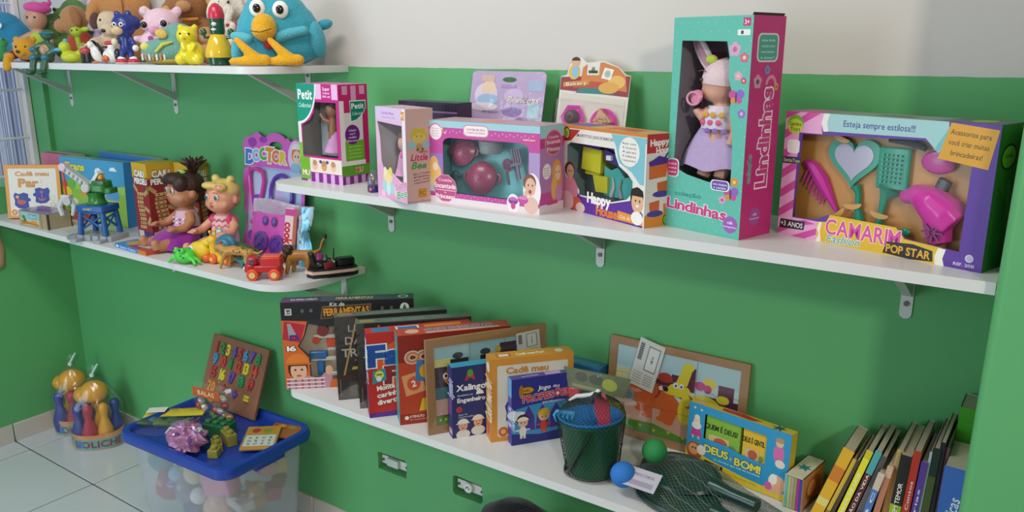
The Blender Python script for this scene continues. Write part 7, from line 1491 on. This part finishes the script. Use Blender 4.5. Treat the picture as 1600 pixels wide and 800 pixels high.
# green and mustard building bricks
def brick(label, x, y, rz, d, col, rot=0, z=0):
    p = onlid(x, y); t = thing('toy_brick', label, 'toy brick', (p[0], p[1], p[2]+z), rz, 'building bricks on the bin lid'); b = MB('plastic'); b.rbox((0, 0, d[2]/2), d, col, .003, n=2); b.build('brick', t)
    nx = max(1, round(d[0]/.028)); ny = max(1, round(d[1]/.028))
    for i in range(nx):
        for j in range(ny): b = MB('plastic'); b.cyl(((i-(nx-1)/2)*.028, (j-(ny-1)/2)*.028, d[2]+.005), .0095, .010, col, None, 14, ch=.001); b.build('stud', t)
brick('dark green building brick on the lid between the bags', .012, .005, 15, (.084, .056, .038), '#2c6a44')
brick('mustard two-stud building brick lying on the lid', .085, -.020, -15, (.060, .030, .036), '#8f8638')
brick('mustard building brick on the lid in front of the green one', .088, -.066, -30, (.058, .030, .026), '#877f34')
brick('mustard small brick at the lid edge', .118, -.098, 30, (.030, .030, .024), '#968c3c')
# candy bag
t = thing('candy_bag', 'clear bag of colourful wrapped candies standing before the number board', 'candy bag', onlid(-.085, .065), 8); t.scale = (1.15, 1, 1.1)
rs2 = random.Random(5)
for k in range(16):
    b = MB('foil'); x, z = rs2.uniform(-.055, .055), .016+.018*(k//4); b.ell((x, rs2.uniform(-.012, .012), z), (.014, .010, .010), ('#c0522c', '#d9d4cc', '#d98a3a', '#5a8a3c', '#a83a3c', '#c9c6c2')[k % 6], (rs2.uniform(0, 90), rs2.uniform(0, 60), 0), 8, 6); b.build('candy', t)
vs, fs = crumple(9, 8, .145, .105, .006, 15, .020); b = MB(); b.add([(v[0], -v[2], v[1]+.055) for v in vs], fs, film('candy_film', '#ffffff', .08, .03, .1, .003, 40)); b.build('clear_bag', t, smooth=80)
P = Print(.10, .028); P.r(0, 0, 1, 1, '#c0602c'); P.t('BALAS', .5, .5, .5, '#e6d9b0', w=.6); P.build('bag_print', t, (-.05, -.030, .075), (1, 0, 0), (0, 0, 1))
# card packs at the right end of the lid
def card_pack(label, x, y, rz, tilt, w, h, cols, letters, dz):
    p = onlid(x, y); t = thing('card_pack', label, 'card pack', (p[0], p[1], p[2]+dz), rz, rx=tilt)
    b = MB('card'); b.rbox((0, 0, .003), (w, h, .006), cols[0], .003, n=2); b.build('card', t); P = Print(w, h); P.r(.04, .62, .96, .96, cols[1]); P.e(.3, .8, .12, .1, cols[2]); P.e(.65, .78, .14, .1, '#8a9a3c')
    if letters:
        P._poly(P.S(rrect(.06, .12, .94, .60, .03)), '#d2d6cc')
        for k, ch in enumerate(letters): P.t(ch, .2+.2*(k % 4), .48-.13*(k//4), .08, ('#3f6a5c', '#4a4a8c', '#5a3a3c')[k % 3], bold=.03)
    P.r(.02, .0, .98, .10, cols[1]); P.build('card_print', t, (-w/2, -h/2, .006), (1, 0, 0), (0, 1, 0))
    vs, fs = crumple(8, 8, w*1.06, h*1.06, .003, int(x*1000), .007); b = MB(); b.add(vs, fs, film('card_wrap', '#ffffff', .06, .0, .1, .002, 40), TR((0, 0, .002))); b.build('clear_wrap', t, smooth=80)
card_pack('picture card pack with a small letter grid on the lid corner', .168, .030, 40, 4, .100, .130, ('#b9884a', '#c9913c', '#a83a2c'), 'AEUBNRVRXOZS', .014)
card_pack('orange picture pack lying under the letter grid pack', .182, .108, 18, 3, .105, .075, ('#a8642c', '#c0522c', '#d9b23a'), '', .008)
# ================================================================== plush shelf
ZT = 1.439
def tt(name, label, cat, px, Y, rz=50, group=None, z=0):
    p, s = at(px+(9 if Y > -.2 else 4), 100, Y); t = thing(name, label, cat, (p.x, Y, ZT+z), rz, group); return t, s
def SH(t, s, shapes, col, kind='plush', name='body', vox=None, it=4, parent=None):
    """shapes in picture-size units: ('e', x, z, y, rx, rz, ry[, roll]) or ('t', [(x, z, y)...], [r...])"""
    b = MB(kind)
    for q in shapes:
        if q[0] == 'e': b.ell((q[1]*s, q[3]*s, q[2]*s), (q[4]*s, q[6]*s, q[5]*s), col, (0, q[7], 0) if len(q) > 7 else None, 16, 10)
        else:
            b.tube([(p[0]*s, p[2]*s, p[1]*s) for p in q[1]], [r*s for r in q[2]], col, 10)
            for i in (0, -1): p = q[1][i]; b.ell((p[0]*s, p[2]*s, p[1]*s), q[2][i]*s, col, None, 10, 6)
    o = b.build(name, parent or t)
    if vox: fuse(o, vox, it)
    return o
V = .0035
def eyes(t, s, pts, r, white='#eceae4', black='#17130f', par=None):
    for (x, z, y) in pts:
        if white: o = SH(t, s, [('e', x, z, y, r, r*1.1, r*.5)], white, 'gloss', 'eye', parent=par); SH(t, s, [('e', x, z, y-r*.45, r*.5, r*.55, r*.25)], black, 'gloss', 'pupil', parent=o)
        else: SH(t, s, [('e', x, z, y, r, r, r*.6)], black, 'gloss', 'eye', parent=par)
# big blue bird cushion
t, s = tt('bird_plush', 'big blue plush bird with yellow beak and feet on the shelf end', 'plush toy', 429, -.150, 40)
BL = '#3f9fb4'
body = SH(t, s, [('e', 0, 50, 0, 64, 54, 40), ('e', -2, 70, -2, 52, 44, 36), ('e', 6, 26, 2, 60, 28, 40)], BL, vox=.005, it=8)
SH(t, s, [('e', 58, 40, -4, 14, 30, 22, -12)], '#4aa6ba', name='wing'); SH(t, s, [('e', -58, 26, -8, 12, 24, 20, 14)], '#4aa6ba', name='wing')
SH(t, s, [('e', 68, 62, 18, 14, 8, 10, -15)], BL, name='tail')
SH(t, s, [('e', -12, 56, -44, 19, 21, 20), ('e', -12, 50, -50, 17, 13, 16)], '#dba52c', vox=.004, name='beak')
SH(t, s, [('t', [(-28, 51, -66), (-14, 49, -69), (2, 54, -65)], [.8, .8, .8])], '#7a5a20', name='beak_seam')
eyes(t, s, [(-22, 84, -34), (12, 82, -36)], 12)
SH(t, s, [('e', -6, 33, -44, 9, 9, 8)], '#b8323c', name='red_bib')
SH(t, s, [('t', [(8, 42, -40), (26, 48, -38), (44, 52, -32)], [8, 8, 7])], '#57b0c4', name='chest_frill'); SH(t, s, [('t', [(-36, 40, -42), (-48, 43, -38), (-60, 44, -30)], [7, 7, 6])], '#57b0c4', name='chest_frill')
for (x0, y0, d) in ((-54, -66, 0), (-6, -64, 2)):
    SH(t, s, [('t', [(x0+36, 9, y0), (x0+18, 8, y0+2), (x0-4, 7, y0+4)], [8.5, 7.5, 5.5]), ('t', [(x0+34, 10, y0), (x0+18, 24, y0+2), (x0+4, 38, y0+6)], [8.5, 7, 5]), ('e', x0+42, 9, y0+2, 12, 9, 9)], '#dfa624', vox=.004, name='foot')
for k in range(3): SH(t, s, [('t', [(-4+5*k, 113, -14), (-7+7*k, 119, -16), (-12+10*k, 122, -17)], [1.2, 1, .6])], '#2a6a80', name='crest_feather')
# yellow-green bottle figure with red hat
t, s = tt('bottle_toy', 'glossy green and yellow bottle-shaped figure with a red hat', 'toy figure', 340, -.235, 48)
b = MB('gloss'); b.lathe([(15*s, 0), (17*s, 2*s), (17.5*s, 12*s)], '#1f4a34', n=24); b.build('base', t)
b = MB('gloss'); b.lathe([(20*s, 12*s), (21*s, 16*s), (20*s, 24*s), (15*s, 38*s), (11*s, 46*s), (9*s, 48*s)], '#d9b52c', n=24); b.build('body', t)
b = MB('gloss'); b.lathe([(10*s, 46*s), (11.5*s, 52*s), (11*s, 64*s), (12*s, 70*s), (10*s, 72*s), (0, 72*s)], '#1f5238', n=24); b.build('head', t)
b = MB('plastic'); b.lathe([(12*s, 70*s), (12.5*s, 76*s), (10*s, 86*s), (5*s, 92*s), (0, 94*s)], '#c42a44', n=20); b.build('hat', t)
SH(t, s, [('e', -3, 62, -11, 4, 3, 2)], '#dcdcd4', 'gloss', 'face_patch'); SH(t, s, [('e', -4, 54, -11, 4, 2, 2)], '#dcdcd4', 'gloss', 'smile')
for sx in (-1, 1): SH(t, s, [('t', [(sx*11, 42, -2), (sx*19, 42, -4), (sx*20, 50, -6)], [2.5, 2.2, 2]), ('e', sx*20, 50, -6, 5, 6, 3)], '#1f5238', 'gloss', 'arm')
# yellow squeaky toy
t, s = tt('squeaky_toy', 'bright yellow vinyl squeaky animal standing by the green and yellow bottle', 'toy figure', 296, -.245, 40)
YL = '#e0cf24'
SH(t, s, [('e', 2, 18, 0, 19, 19, 16), ('e', -3, 44, -3, 16, 15, 15), ('e', -14, 9, -8, 9, 9, 9), ('e', 12, 9, -8, 9, 9, 9), ('t', [(-8, 30, -12), (-5, 24, -15)], [4, 3.5]), ('t', [(10, 30, -12), (7, 24, -15)], [4, 3.5]), ('e', -12, 56, 0, 5, 6, 4), ('e', 9, 56, 0, 5, 6, 4)], YL, 'gloss', vox=.003, it=4)
eyes(t, s, [(-9, 47, -16), (4, 47, -17)], 1.8, None, '#2a1c14'); SH(t, s, [('e', -3, 40, -18, 2.2, 1.4, 1)], '#a8742c', 'gloss', 'nose')
# teal plush car
t, s = tt('car_plush', 'teal and yellow plush car with striped grille on the shelf', 'plush toy', 266, -.235, 42)
SH(t, s, [('e', 0, 22, 0, 42, 21, 24), ('e', 12, 42, 2, 27, 21, 20), ('e', -22, 20, -4, 22, 18, 22)], '#6f9f96', vox=.004, it=8)
SH(t, s, [('e', 0, 5, 0, 40, 6, 23)], '#a8923c', name='bumper')
for (x, z, y, a) in ((-8, 46, -18, 20),): SH(t, s, [('e', x, z, y, 9, 7, 3, a)], '#d9b45c', name='window_patch')
SH(t, s, [('e', 24, 50, -16, 8, 8, 3)], '#d6c49a', name='window_patch'); SH(t, s, [('e', -33, 27, -20, 7, 6, 4)], '#d9cf72', name='headlamp'); SH(t, s, [('t', [(-16, 20, -25), (-6, 30, -24), (8, 34, -22)], [2, 3, 1.5])], '#c3c654', name='side_stripe')
for k in range(7): SH(t, s, [('t', [(-38+5.4*k, 8, -19-3*math.sin(k*.5)), (-38+5.4*k, 15, -20-3*math.sin(k*.5))], [1.8, 1.8])], ('#dfe0d4', '#c98a6a')[k % 2], name='grille_bar')
SH(t, s, [('e', 26, 12, -21, 13, 12, 4)], '#c9a83a', name='wheel_arch'); SH(t, s, [('e', 26, 9, -24, 9, 9, 4)], '#b9c24a', name='wheel')
# pink pig
t, s = tt('pig_plush', 'pale pink plush pig with dark eyes behind the teal car', 'plush toy', 246, -.172, 42)
PK = '#e3c0d0'
SH(t, s, [('e', 0, 28, 0, 30, 30, 24), ('e', 4, 60, -2, 27, 24, 22), ('e', -20, 78, 0, 9, 9, 5, -30), ('e', 28, 78, 0, 8, 9, 5, 30), ('t', [(-22, 36, -8), (-32, 38, -14)], [7, 5])], PK, vox=.004, it=6)
SH(t, s, [('e', -2, 50, -23, 8, 6, 5)], '#d996b4', name='snout'); SH(t, s, [('e', 12, 60, -20, 9, 8, 5)], '#e3c0d0', name='eye_ring'); SH(t, s, [('e', -16, 58, -17, 7, 8, 4)], '#e3c0d0', name='eye_ring'); eyes(t, s, [(13, 60, -24), (-17, 58, -20)], 5, None); SH(t, s, [('e', -8, 38, -24, 4, 4, 2)], '#b04a94', name='heart_mark')
SH(t, s, [('e', -20, 78, -5, 5, 5, 2, -30)], '#d9c8c4', name='inner_ear')
# navy figure with white hands and red-white shoes
t, s = tt('toy_figure', 'navy blue vinyl animal figure with white hands and red and white shoes', 'toy figure', 196, -.250, 48)
NV = '#283482'
SH(t, s, [('e', 0, 58, 0, 18, 18, 15), ('e', 12, 62, 6, 12, 12, 10), ('e', -8, 75, 0, 5, 5, 4), ('e', 8, 76, 0, 5, 5, 4), ('t', [(0, 40, 0), (0, 24, 0)], [8, 9]), ('t', [(-5, 24, 0), (-6, 10, -1)], [5, 4.5]), ('t', [(6, 24, 0), (7, 10, -1)], [5, 4.5]), ('t', [(-8, 38, -2), (-13, 32, -6)], [3.5, 3]), ('t', [(9, 38, -2), (14, 28, -5)], [3.5, 3])], NV, 'plastic', vox=.003, it=4)
SH(t, s, [('e', -8, 50, -12, 9, 7, 5)], '#cfae86', 'plastic', 'muzzle'); eyes(t, s, [(-11, 59, -13), (-1, 59, -14)], 3.4)
SH(t, s, [('e', -14, 33, -8, 5, 6, 5)], '#d9d2b0', 'plastic', 'hand'); SH(t, s, [('e', 15, 24, -7, 5, 5, 5)], '#e6e4de', 'plastic', 'hand')
for x in (-8, 9): o = SH(t, s, [('e', x, 4, -4, 9, 4.5, 7)], '#c42f44', 'plastic', 'shoe'); SH(t, s, [('e', x, 8, -2, 6, 4, 5)], '#e6e4e2', 'plastic', 'sock', parent=o); SH(t, s, [('e', x, 1.5, -4, 9.4, 1.5, 7.4)], '#e6e4e2', 'plastic', 'sole', parent=o)
# two penguins and small figures
t, s = tt('penguin_figure', 'black and white penguin figure leaning on its neighbour', 'toy figure', 150, -.235, 50)
SH(t, s, [('e', 0, 14, 0, 9, 14, 8, -18), ('e', -8, 28, -1, 6, 6, 6)], '#e3e2de', 'gloss', vox=.0025); SH(t, s, [('e', 5, 17, 2, 6, 15, 8, -28), ('e', -5, 31, 1, 5, 4, 5)], '#1c2026', 'gloss', 'back'); SH(t, s, [('t', [(-12, 28, -4), (-16, 27, -6)], [2, 1])], '#d9c9b0', 'gloss', 'beak'); SH(t, s, [('e', -3, 1.6, -5, 5, 1.6, 4)], '#d98a5c', 'gloss', 'foot')
t, s = tt('penguin_figure', 'round black and white bird figure with red cap and orange belly patch', 'toy figure', 173, -.245, 50)
SH(t, s, [('e', 0, 12, 0, 14, 12, 11), ('e', 0, 24, -1, 8, 7, 7)], '#e3e2de', 'gloss', vox=.0025); SH(t, s, [('e', 9, 13, -4, 7, 10, 8)], '#1f2a2c', 'gloss', 'wing'); SH(t, s, [('e', -8, 8, -8, 6, 5, 4)], '#d0602c', 'gloss', 'belly_patch'); SH(t, s, [('e', -1, 31, -1, 9, 4, 7)], '#c82f3c', 'gloss', 'cap'); SH(t, s, [('t', [(-6, 25, -6), (-11, 25, -8)], [2, 1])], '#2a2c2e', 'gloss', 'beak')
t, s = tt('toy_figure', 'little figure in red shirt and black trousers with green cap', 'toy figure', 131, -.240, 50)
SH(t, s, [('t', [(-3, 1, 0), (-3, 14, 0)], [3.6, 4]), ('t', [(4, 1, 0), (4, 14, 0)], [3.6, 4])], '#20201f', 'plastic', 'trousers', vox=.002); SH(t, s, [('e', 0, 18, 0, 8, 6, 5)], '#b5424c', 'plastic', 'shirt'); SH(t, s, [('e', -2, 25, 0, 5, 4, 4)], '#c9a07c', 'plastic', 'head'); SH(t, s, [('e', -2, 28, 0, 6, 3, 5)], '#7a9a34', 'plastic', 'cap')
t, s = tt('rubber_duck', 'lime yellow rubber duck with blue beak', 'toy', 107, -.245, 50)
SH(t, s, [('e', 2, 9, 0, 16, 9, 11), ('e', -6, 24, 0, 9, 9, 9), ('e', 14, 14, 0, 6, 6, 6)], '#b9c42c', 'rubber', vox=.003); SH(t, s, [('e', -15, 20, -2, 6, 3, 4)], '#5aa6c9', 'rubber', 'beak'); SH(t, s, [('e', -4, 33, 0, 4, 4, 3)], '#5a9fb4', 'rubber', 'tuft')
t, s = tt('toy_figure', 'lime green long-necked figure standing behind the rubber duck', 'toy figure', 117, -.190, 50)
SH(t, s, [('t', [(4, 2, 0), (2, 20, 0), (0, 38, -1)], [7, 4, 4]), ('e', -1, 46, -2, 9, 8, 7), ('e', 12, 50, 0, 8, 4, 3, -12)], '#a3bf2c', 'rubber', vox=.0025); eyes(t, s, [(-5, 48, -8), (2, 49, -8)], 1.4, None)
# green jointed figure sitting on the shelf edge
t, s = tt('jointed_figure', 'dark green jointed figure with blue pads sitting on the shelf edge', 'toy figure', 72, -.277, 40)
SH(t, s, [('e', 0, 18, 0, 13, 16, 9), ('e', 5, 42, -2, 11, 8, 9), ('t', [(-8, 26, -3), (-16, 20, -8), (-10, 14, -12)], [5, 5, 4.5]), ('t', [(9, 26, -3), (15, 18, -8), (6, 13, -12)], [5, 5, 4.5]), ('t', [(-5, 6, -4), (-12, 8, -20), (-14, -12, -24)], [6, 6, 5]), ('t', [(6, 6, -4), (6, 8, -22), (2, -12, -26)], [6, 6, 5])], '#3a5f44', 'plastic', vox=.003)
SH(t, s, [('e', 5, 44, -5, 11.5, 3, 8)], '#2f6f84', 'plastic', 'eye_band'); SH(t, s, [('e', 0, 18, -8, 8, 10, 3)], '#a8886a', 'plastic', 'chest_plate')
for (x, z, y) in ((-12, 8, -21), (6, 8, -23), (-16, 20, -9), (15, 18, -9)): SH(t, s, [('e', x, z, y, 6, 5, 6)], '#2f6f8a', 'plastic', 'pad')
SH(t, s, [('e', -16, -14, -28, 7, 4, 10)], '#33573c', 'plastic', 'foot'); SH(t, s, [('e', 2, -14, -30, 7, 4, 10)], '#33573c', 'plastic', 'foot')
# yellow bear lying at the edge
t, s = tt('bear_plush', 'small mustard yellow plush bear in dark red top lying at the shelf edge', 'plush toy', 44, -.232, 45)
SH(t, s, [('e', 0, 20, -14, 17, 17, 15), ('e', -12, 34, -10, 5, 5, 4), ('e', 12, 34, -10, 5, 5, 4), ('e', -3, 14, -26, 8, 6, 6)], '#cf972c', vox=.0035); SH(t, s, [('e', 0, 13, 8, 22, 13, 20), ('t', [(-14, 14, -4), (-20, 10, -16)], [8, 7])], '#8a2630', name='top', vox=.0035)
SH(t, s, [('t', [(-20, 10, -17), (-23, 3, -24), (-24, -8, -27)], [6, 6.5, 6])], '#cf972c', name='arm'); SH(t, s, [('e', -4, 16, -33, 3, 2.4, 2)], '#1f1814', 'gloss', 'nose'); eyes(t, s, [(-8, 23, -27), (5, 23, -27)], 1.8, None)
# brown bear
t, s = tt('bear_plush', 'light brown plush bear with red body looking towards the whale', 'plush toy', 116, -.125, 20)
TB = '#b07f54'
SH(t, s, [('e', 0, 62, 0, 23, 23, 20), ('e', -17, 54, -8, 12, 11, 12), ('e', 14, 68, -10, 9, 14, 5, -25), ('e', 4, 12, 0, 20, 12, 15)], TB, vox=.004, it=6); SH(t, s, [('e', 16, 68, -15, 9, 15, 6, -25)], '#9c6c44', name='ear'); SH(t, s, [('e', 6, 28, 0, 22, 20, 17)], '#a8432f', name='red_body'); SH(t, s, [('e', -27, 60, -12, 5, 4, 4)], '#3a2a22', 'gloss', 'nose'); eyes(t, s, [(-12, 66, -16)], 2.2, None)
# green crocodile plush
t, s = tt('crocodile_plush', 'mossy green plush crocodile behind the light brown bear', 'plush toy', 99, -.070, 30)
SH(t, s, [('e', -16, 52, -2, 22, 20, 14), ('e', 14, 60, 6, 26, 34, 14), ('t', [(20, 80, 6), (36, 70, 8), (44, 50, 8)], [12, 10, 7]), ('e', 4, 20, 2, 26, 20, 18), ('e', -2, 72, -4, 9, 8, 8)], '#5a7f44', vox=.004, it=6); eyes(t, s, [(-6, 77, -10)], 3, None, '#2a2c24')
# doll with pink beret
t, s = tt('doll', 'baby doll with pink beret and lime green top on the plush shelf', 'doll', 57, -.157, 45)
SH(t, s, [('e', 0, 64, 0, 16, 18, 15), ('t', [(0, 48, 0), (2, 34, 0), (2, 20, 0)], [8, 12, 13]), ('t', [(-10, 40, -2), (-24, 32, -8), (-32, 26, -10)], [5.5, 5, 4.5]), ('t', [(12, 40, -2), (20, 30, -8), (18, 24, -14)], [5.5, 5, 4.5]), ('t', [(-6, 12, -4), (-24, 14, -16), (-40, 8, -22)], [9, 8, 6]), ('t', [(8, 12, -4), (18, 14, -16), (22, 10, -26)], [9, 8, 6])], '#c08f78', 'skin', vox=.003)
SH(t, s, [('e', 4, 80, 0, 20, 9, 16, 8), ('t', [(14, 84, 2), (22, 88, 2), (20, 96, 2)], [6, 3, 1.5])], '#cf4f9a', 'cloth', 'beret'); SH(t, s, [('e', 2, 34, -1, 14, 13, 13), ('e', 2, 24, -1, 15, 8, 14)], '#a9c44a', 'cloth', 'lime_top'); eyes(t, s, [(-8, 66, -13), (3, 66, -14)], 1.8, None)
# blue whale
t, s = tt('whale_plush', 'blue plush whale lying against the window side', 'plush toy', 4, -.130, 25)
SH(t, s, [('e', 0, 38, 0, 38, 36, 28), ('e', 22, 34, 0, 22, 26, 22), ('e', -12, 26, 0, 30, 26, 26)], '#2f86ae', vox=.005, it=8); SH(t, s, [('e', -4, 20, -6, 38, 18, 26)], '#3f9ac0', name='belly'); eyes(t, s, [(18, 52, -27)], 4)
t, s = tt('frog_plush', 'small bright green plush toy at the window end of the shelf', 'plush toy', -2, -.215, 45)
SH(t, s, [('e', 0, 14, 0, 12, 14, 10), ('e', 6, 28, 0, 8, 8, 8)], '#3f9a5c', vox=.003); eyes(t, s, [(2, 33, -6), (10, 33, -6)], 1.6, None)
# fluffy lilac, cream dog, tan bear at the back
t, s = tt('fluffy_plush', 'fluffy lilac plush toy behind the cream dog', 'plush toy', 158, -.058, 35)
rs = random.Random(4); SH(t, s, [('e', 0, 30, 0, 16, 32, 14), ('e', 2, 80, 0, 20, 26, 16)]+[('e', rs.uniform(-14, 14), rs.uniform(8, 104), rs.uniform(-16, -8), 7, 7, 5) for k in range(26)], '#cdb3cf', vox=.004, it=3); SH(t, s, [('e', 4, 86, -17, 5, 4, 3)], '#c98fae', name='nose')
t, s = tt('dog_plush', 'cream plush dog with a dark brown ear behind the penguins', 'plush toy', 164, -.168, 45)
SH(t, s, [('e', 4, 60, 0, 19, 18, 16), ('e', 6, 48, -10, 12, 9, 10), ('e', 2, 22, 0, 20, 24, 16), ('t', [(-10, 32, -10), (-16, 30, -18), (-8, 26, -24)], [8, 8, 7])], '#d3bda0', vox=.004, it=5); SH(t, s, [('e', -14, 63, -6, 8, 13, 5, 10)], '#5a3f3a', name='ear'); SH(t, s, [('e', 24, 60, -2, 6, 12, 5, -10)], '#5a3f3a', name='ear'); SH(t, s, [('e', 0, 48, -20, 3.5, 3, 2)], '#2a2422', 'gloss', 'nose'); SH(t, s, [('e', -8, 27, -31, 4, 4, 2)], '#20242a', 'gloss', 'button'); eyes(t, s, [(-4, 64, -14)], 1.8, None)
t, s = tt('bear_plush', 'large orange tan plush bear seated at the back wall', 'plush toy', 195, -.068, 35)
SH(t, s, [('e', 0, 30, 0, 34, 30, 20), ('e', 0, 86, 0, 40, 32, 22), ('t', [(-30, 96, -4), (-44, 78, -10), (-46, 66, -12)], [11, 10, 9]), ('e', 2, 124, 0, 26, 22, 19), ('e', -16, 143, 0, 8, 8, 5), ('e', 20, 143, 0, 8, 8, 5)], '#c08552', vox=.005, it=6); SH(t, s, [('t', [(6, 106, -22), (8, 86, -23), (6, 66, -20)], [.8, .8, .8])], '#8a5a34', name='belly_seam'); eyes(t, s, [(-8, 128, -17), (10, 128, -17)], 2.2, None); SH(t, s, [('e', 1, 118, -20, 10, 7, 5)], '#d3a678', name='muzzle')
# brown teddy with collar, orange plush, peach doll
t, s = tt('bear_plush', 'curly brown teddy bear with a collar bell behind the squeaky animal', 'plush toy', 290, -.074, 40)
BR = '#9c6a44'
SH(t, s, [('e', 0, 34, 0, 34, 34, 18), ('e', 4, 92, 0, 34, 34, 22), ('t', [(-26, 56, -4), (-34, 40, -8), (-30, 24, -10)], [10, 10, 9]), ('t', [(28, 56, -4), (36, 40, -8), (32, 24, -10)], [10, 10, 9]), ('e', -24, 76, -4, 14, 16, 7, -20)], BR, vox=.005, it=4); SH(t, s, [('t', [(-24, 68, -14), (-4, 64, -23), (20, 66, -18)], [2.5, 2.5, 2.5])], '#c9883c', 'cloth', 'collar'); SH(t, s, [('e', -4, 62, -26, 4, 4, 3)], '#b0a898', 'metal', 'bell'); SH(t, s, [('e', -26, 76, -10, 9, 10, 4, -20)], '#cf9a5c', name='inner_ear'); eyes(t, s, [(-8, 98, -21), (14, 98, -21)], 2.6, None); SH(t, s, [('e', 3, 84, -24, 12, 9, 7)], '#b98a60', name='muzzle')
t, s = tt('plush_toy', 'golden orange plush toy between the teddy and the white dog', 'plush toy', 338, -.050, 40)
SH(t, s, [('e', 0, 40, 0, 15, 40, 12), ('e', 0, 98, 0, 17, 20, 14), ('e', -10, 116, 0, 6, 7, 4), ('e', 10, 116, 0, 6, 7, 4)], '#d09a4a', vox=.004); eyes(t, s, [(-5, 102, -12), (5, 102, -12)], 2, None)
t, s = tt('doll', 'peach cloth doll half hidden behind the squeaky animal', 'doll', 317, -.165, 45)
SH(t, s, [('e', 0, 16, 0, 11, 16, 9), ('e', 0, 42, 0, 11, 12, 10), ('t', [(-8, 26, -4), (-12, 16, -9)], [4, 3.5])], '#c99274', 'cloth', vox=.003); SH(t, s, [('e', 0, 48, 1, 11.5, 9, 10)], '#b98a5c', 'hair', 'hair')
# white dog with red scarf and a crimson plush
t, s = tt('dog_plush', 'fluffy white plush dog with a red collar behind the bottle figure', 'plush toy', 356, -.105, 40)
rs = random.Random(9); SH(t, s, [('e', 0, 34, 0, 22, 34, 17), ('e', -4, 84, 0, 25, 22, 19), ('e', -14, 74, -10, 14, 12, 12), ('e', 18, 88, -4, 8, 18, 7, -14), ('e', -26, 82, -2, 7, 17, 7, 18)]+[('e', rs.uniform(-18, 18), rs.uniform(20, 100), -17, 6, 7, 5) for k in range(20)], '#ddd3c6', vox=.004, it=3); SH(t, s, [('t', [(-18, 62, -12), (0, 58, -19), (18, 62, -10)], [3, 3, 3])], '#b82f44', 'cloth', 'collar'); eyes(t, s, [(-10, 92, -20), (4, 92, -20)], 2.2, None); SH(t, s, [('e', -12, 80, -24, 4, 3, 3)], '#2a2422', 'gloss', 'nose')
t, s = tt('plush_toy', 'tall crimson plush toy standing between the white dog and blue bird', 'plush toy', 398, -.058, 40)
SH(t, s, [('e', 0, 50, 0, 18, 52, 13), ('e', 0, 112, 0, 16, 18, 12), ('t', [(-14, 70, -4), (-20, 50, -8)], [6, 5])], '#9c2f4c', vox=.004); eyes(t, s, [(-5, 114, -11), (5, 114, -11)], 2)
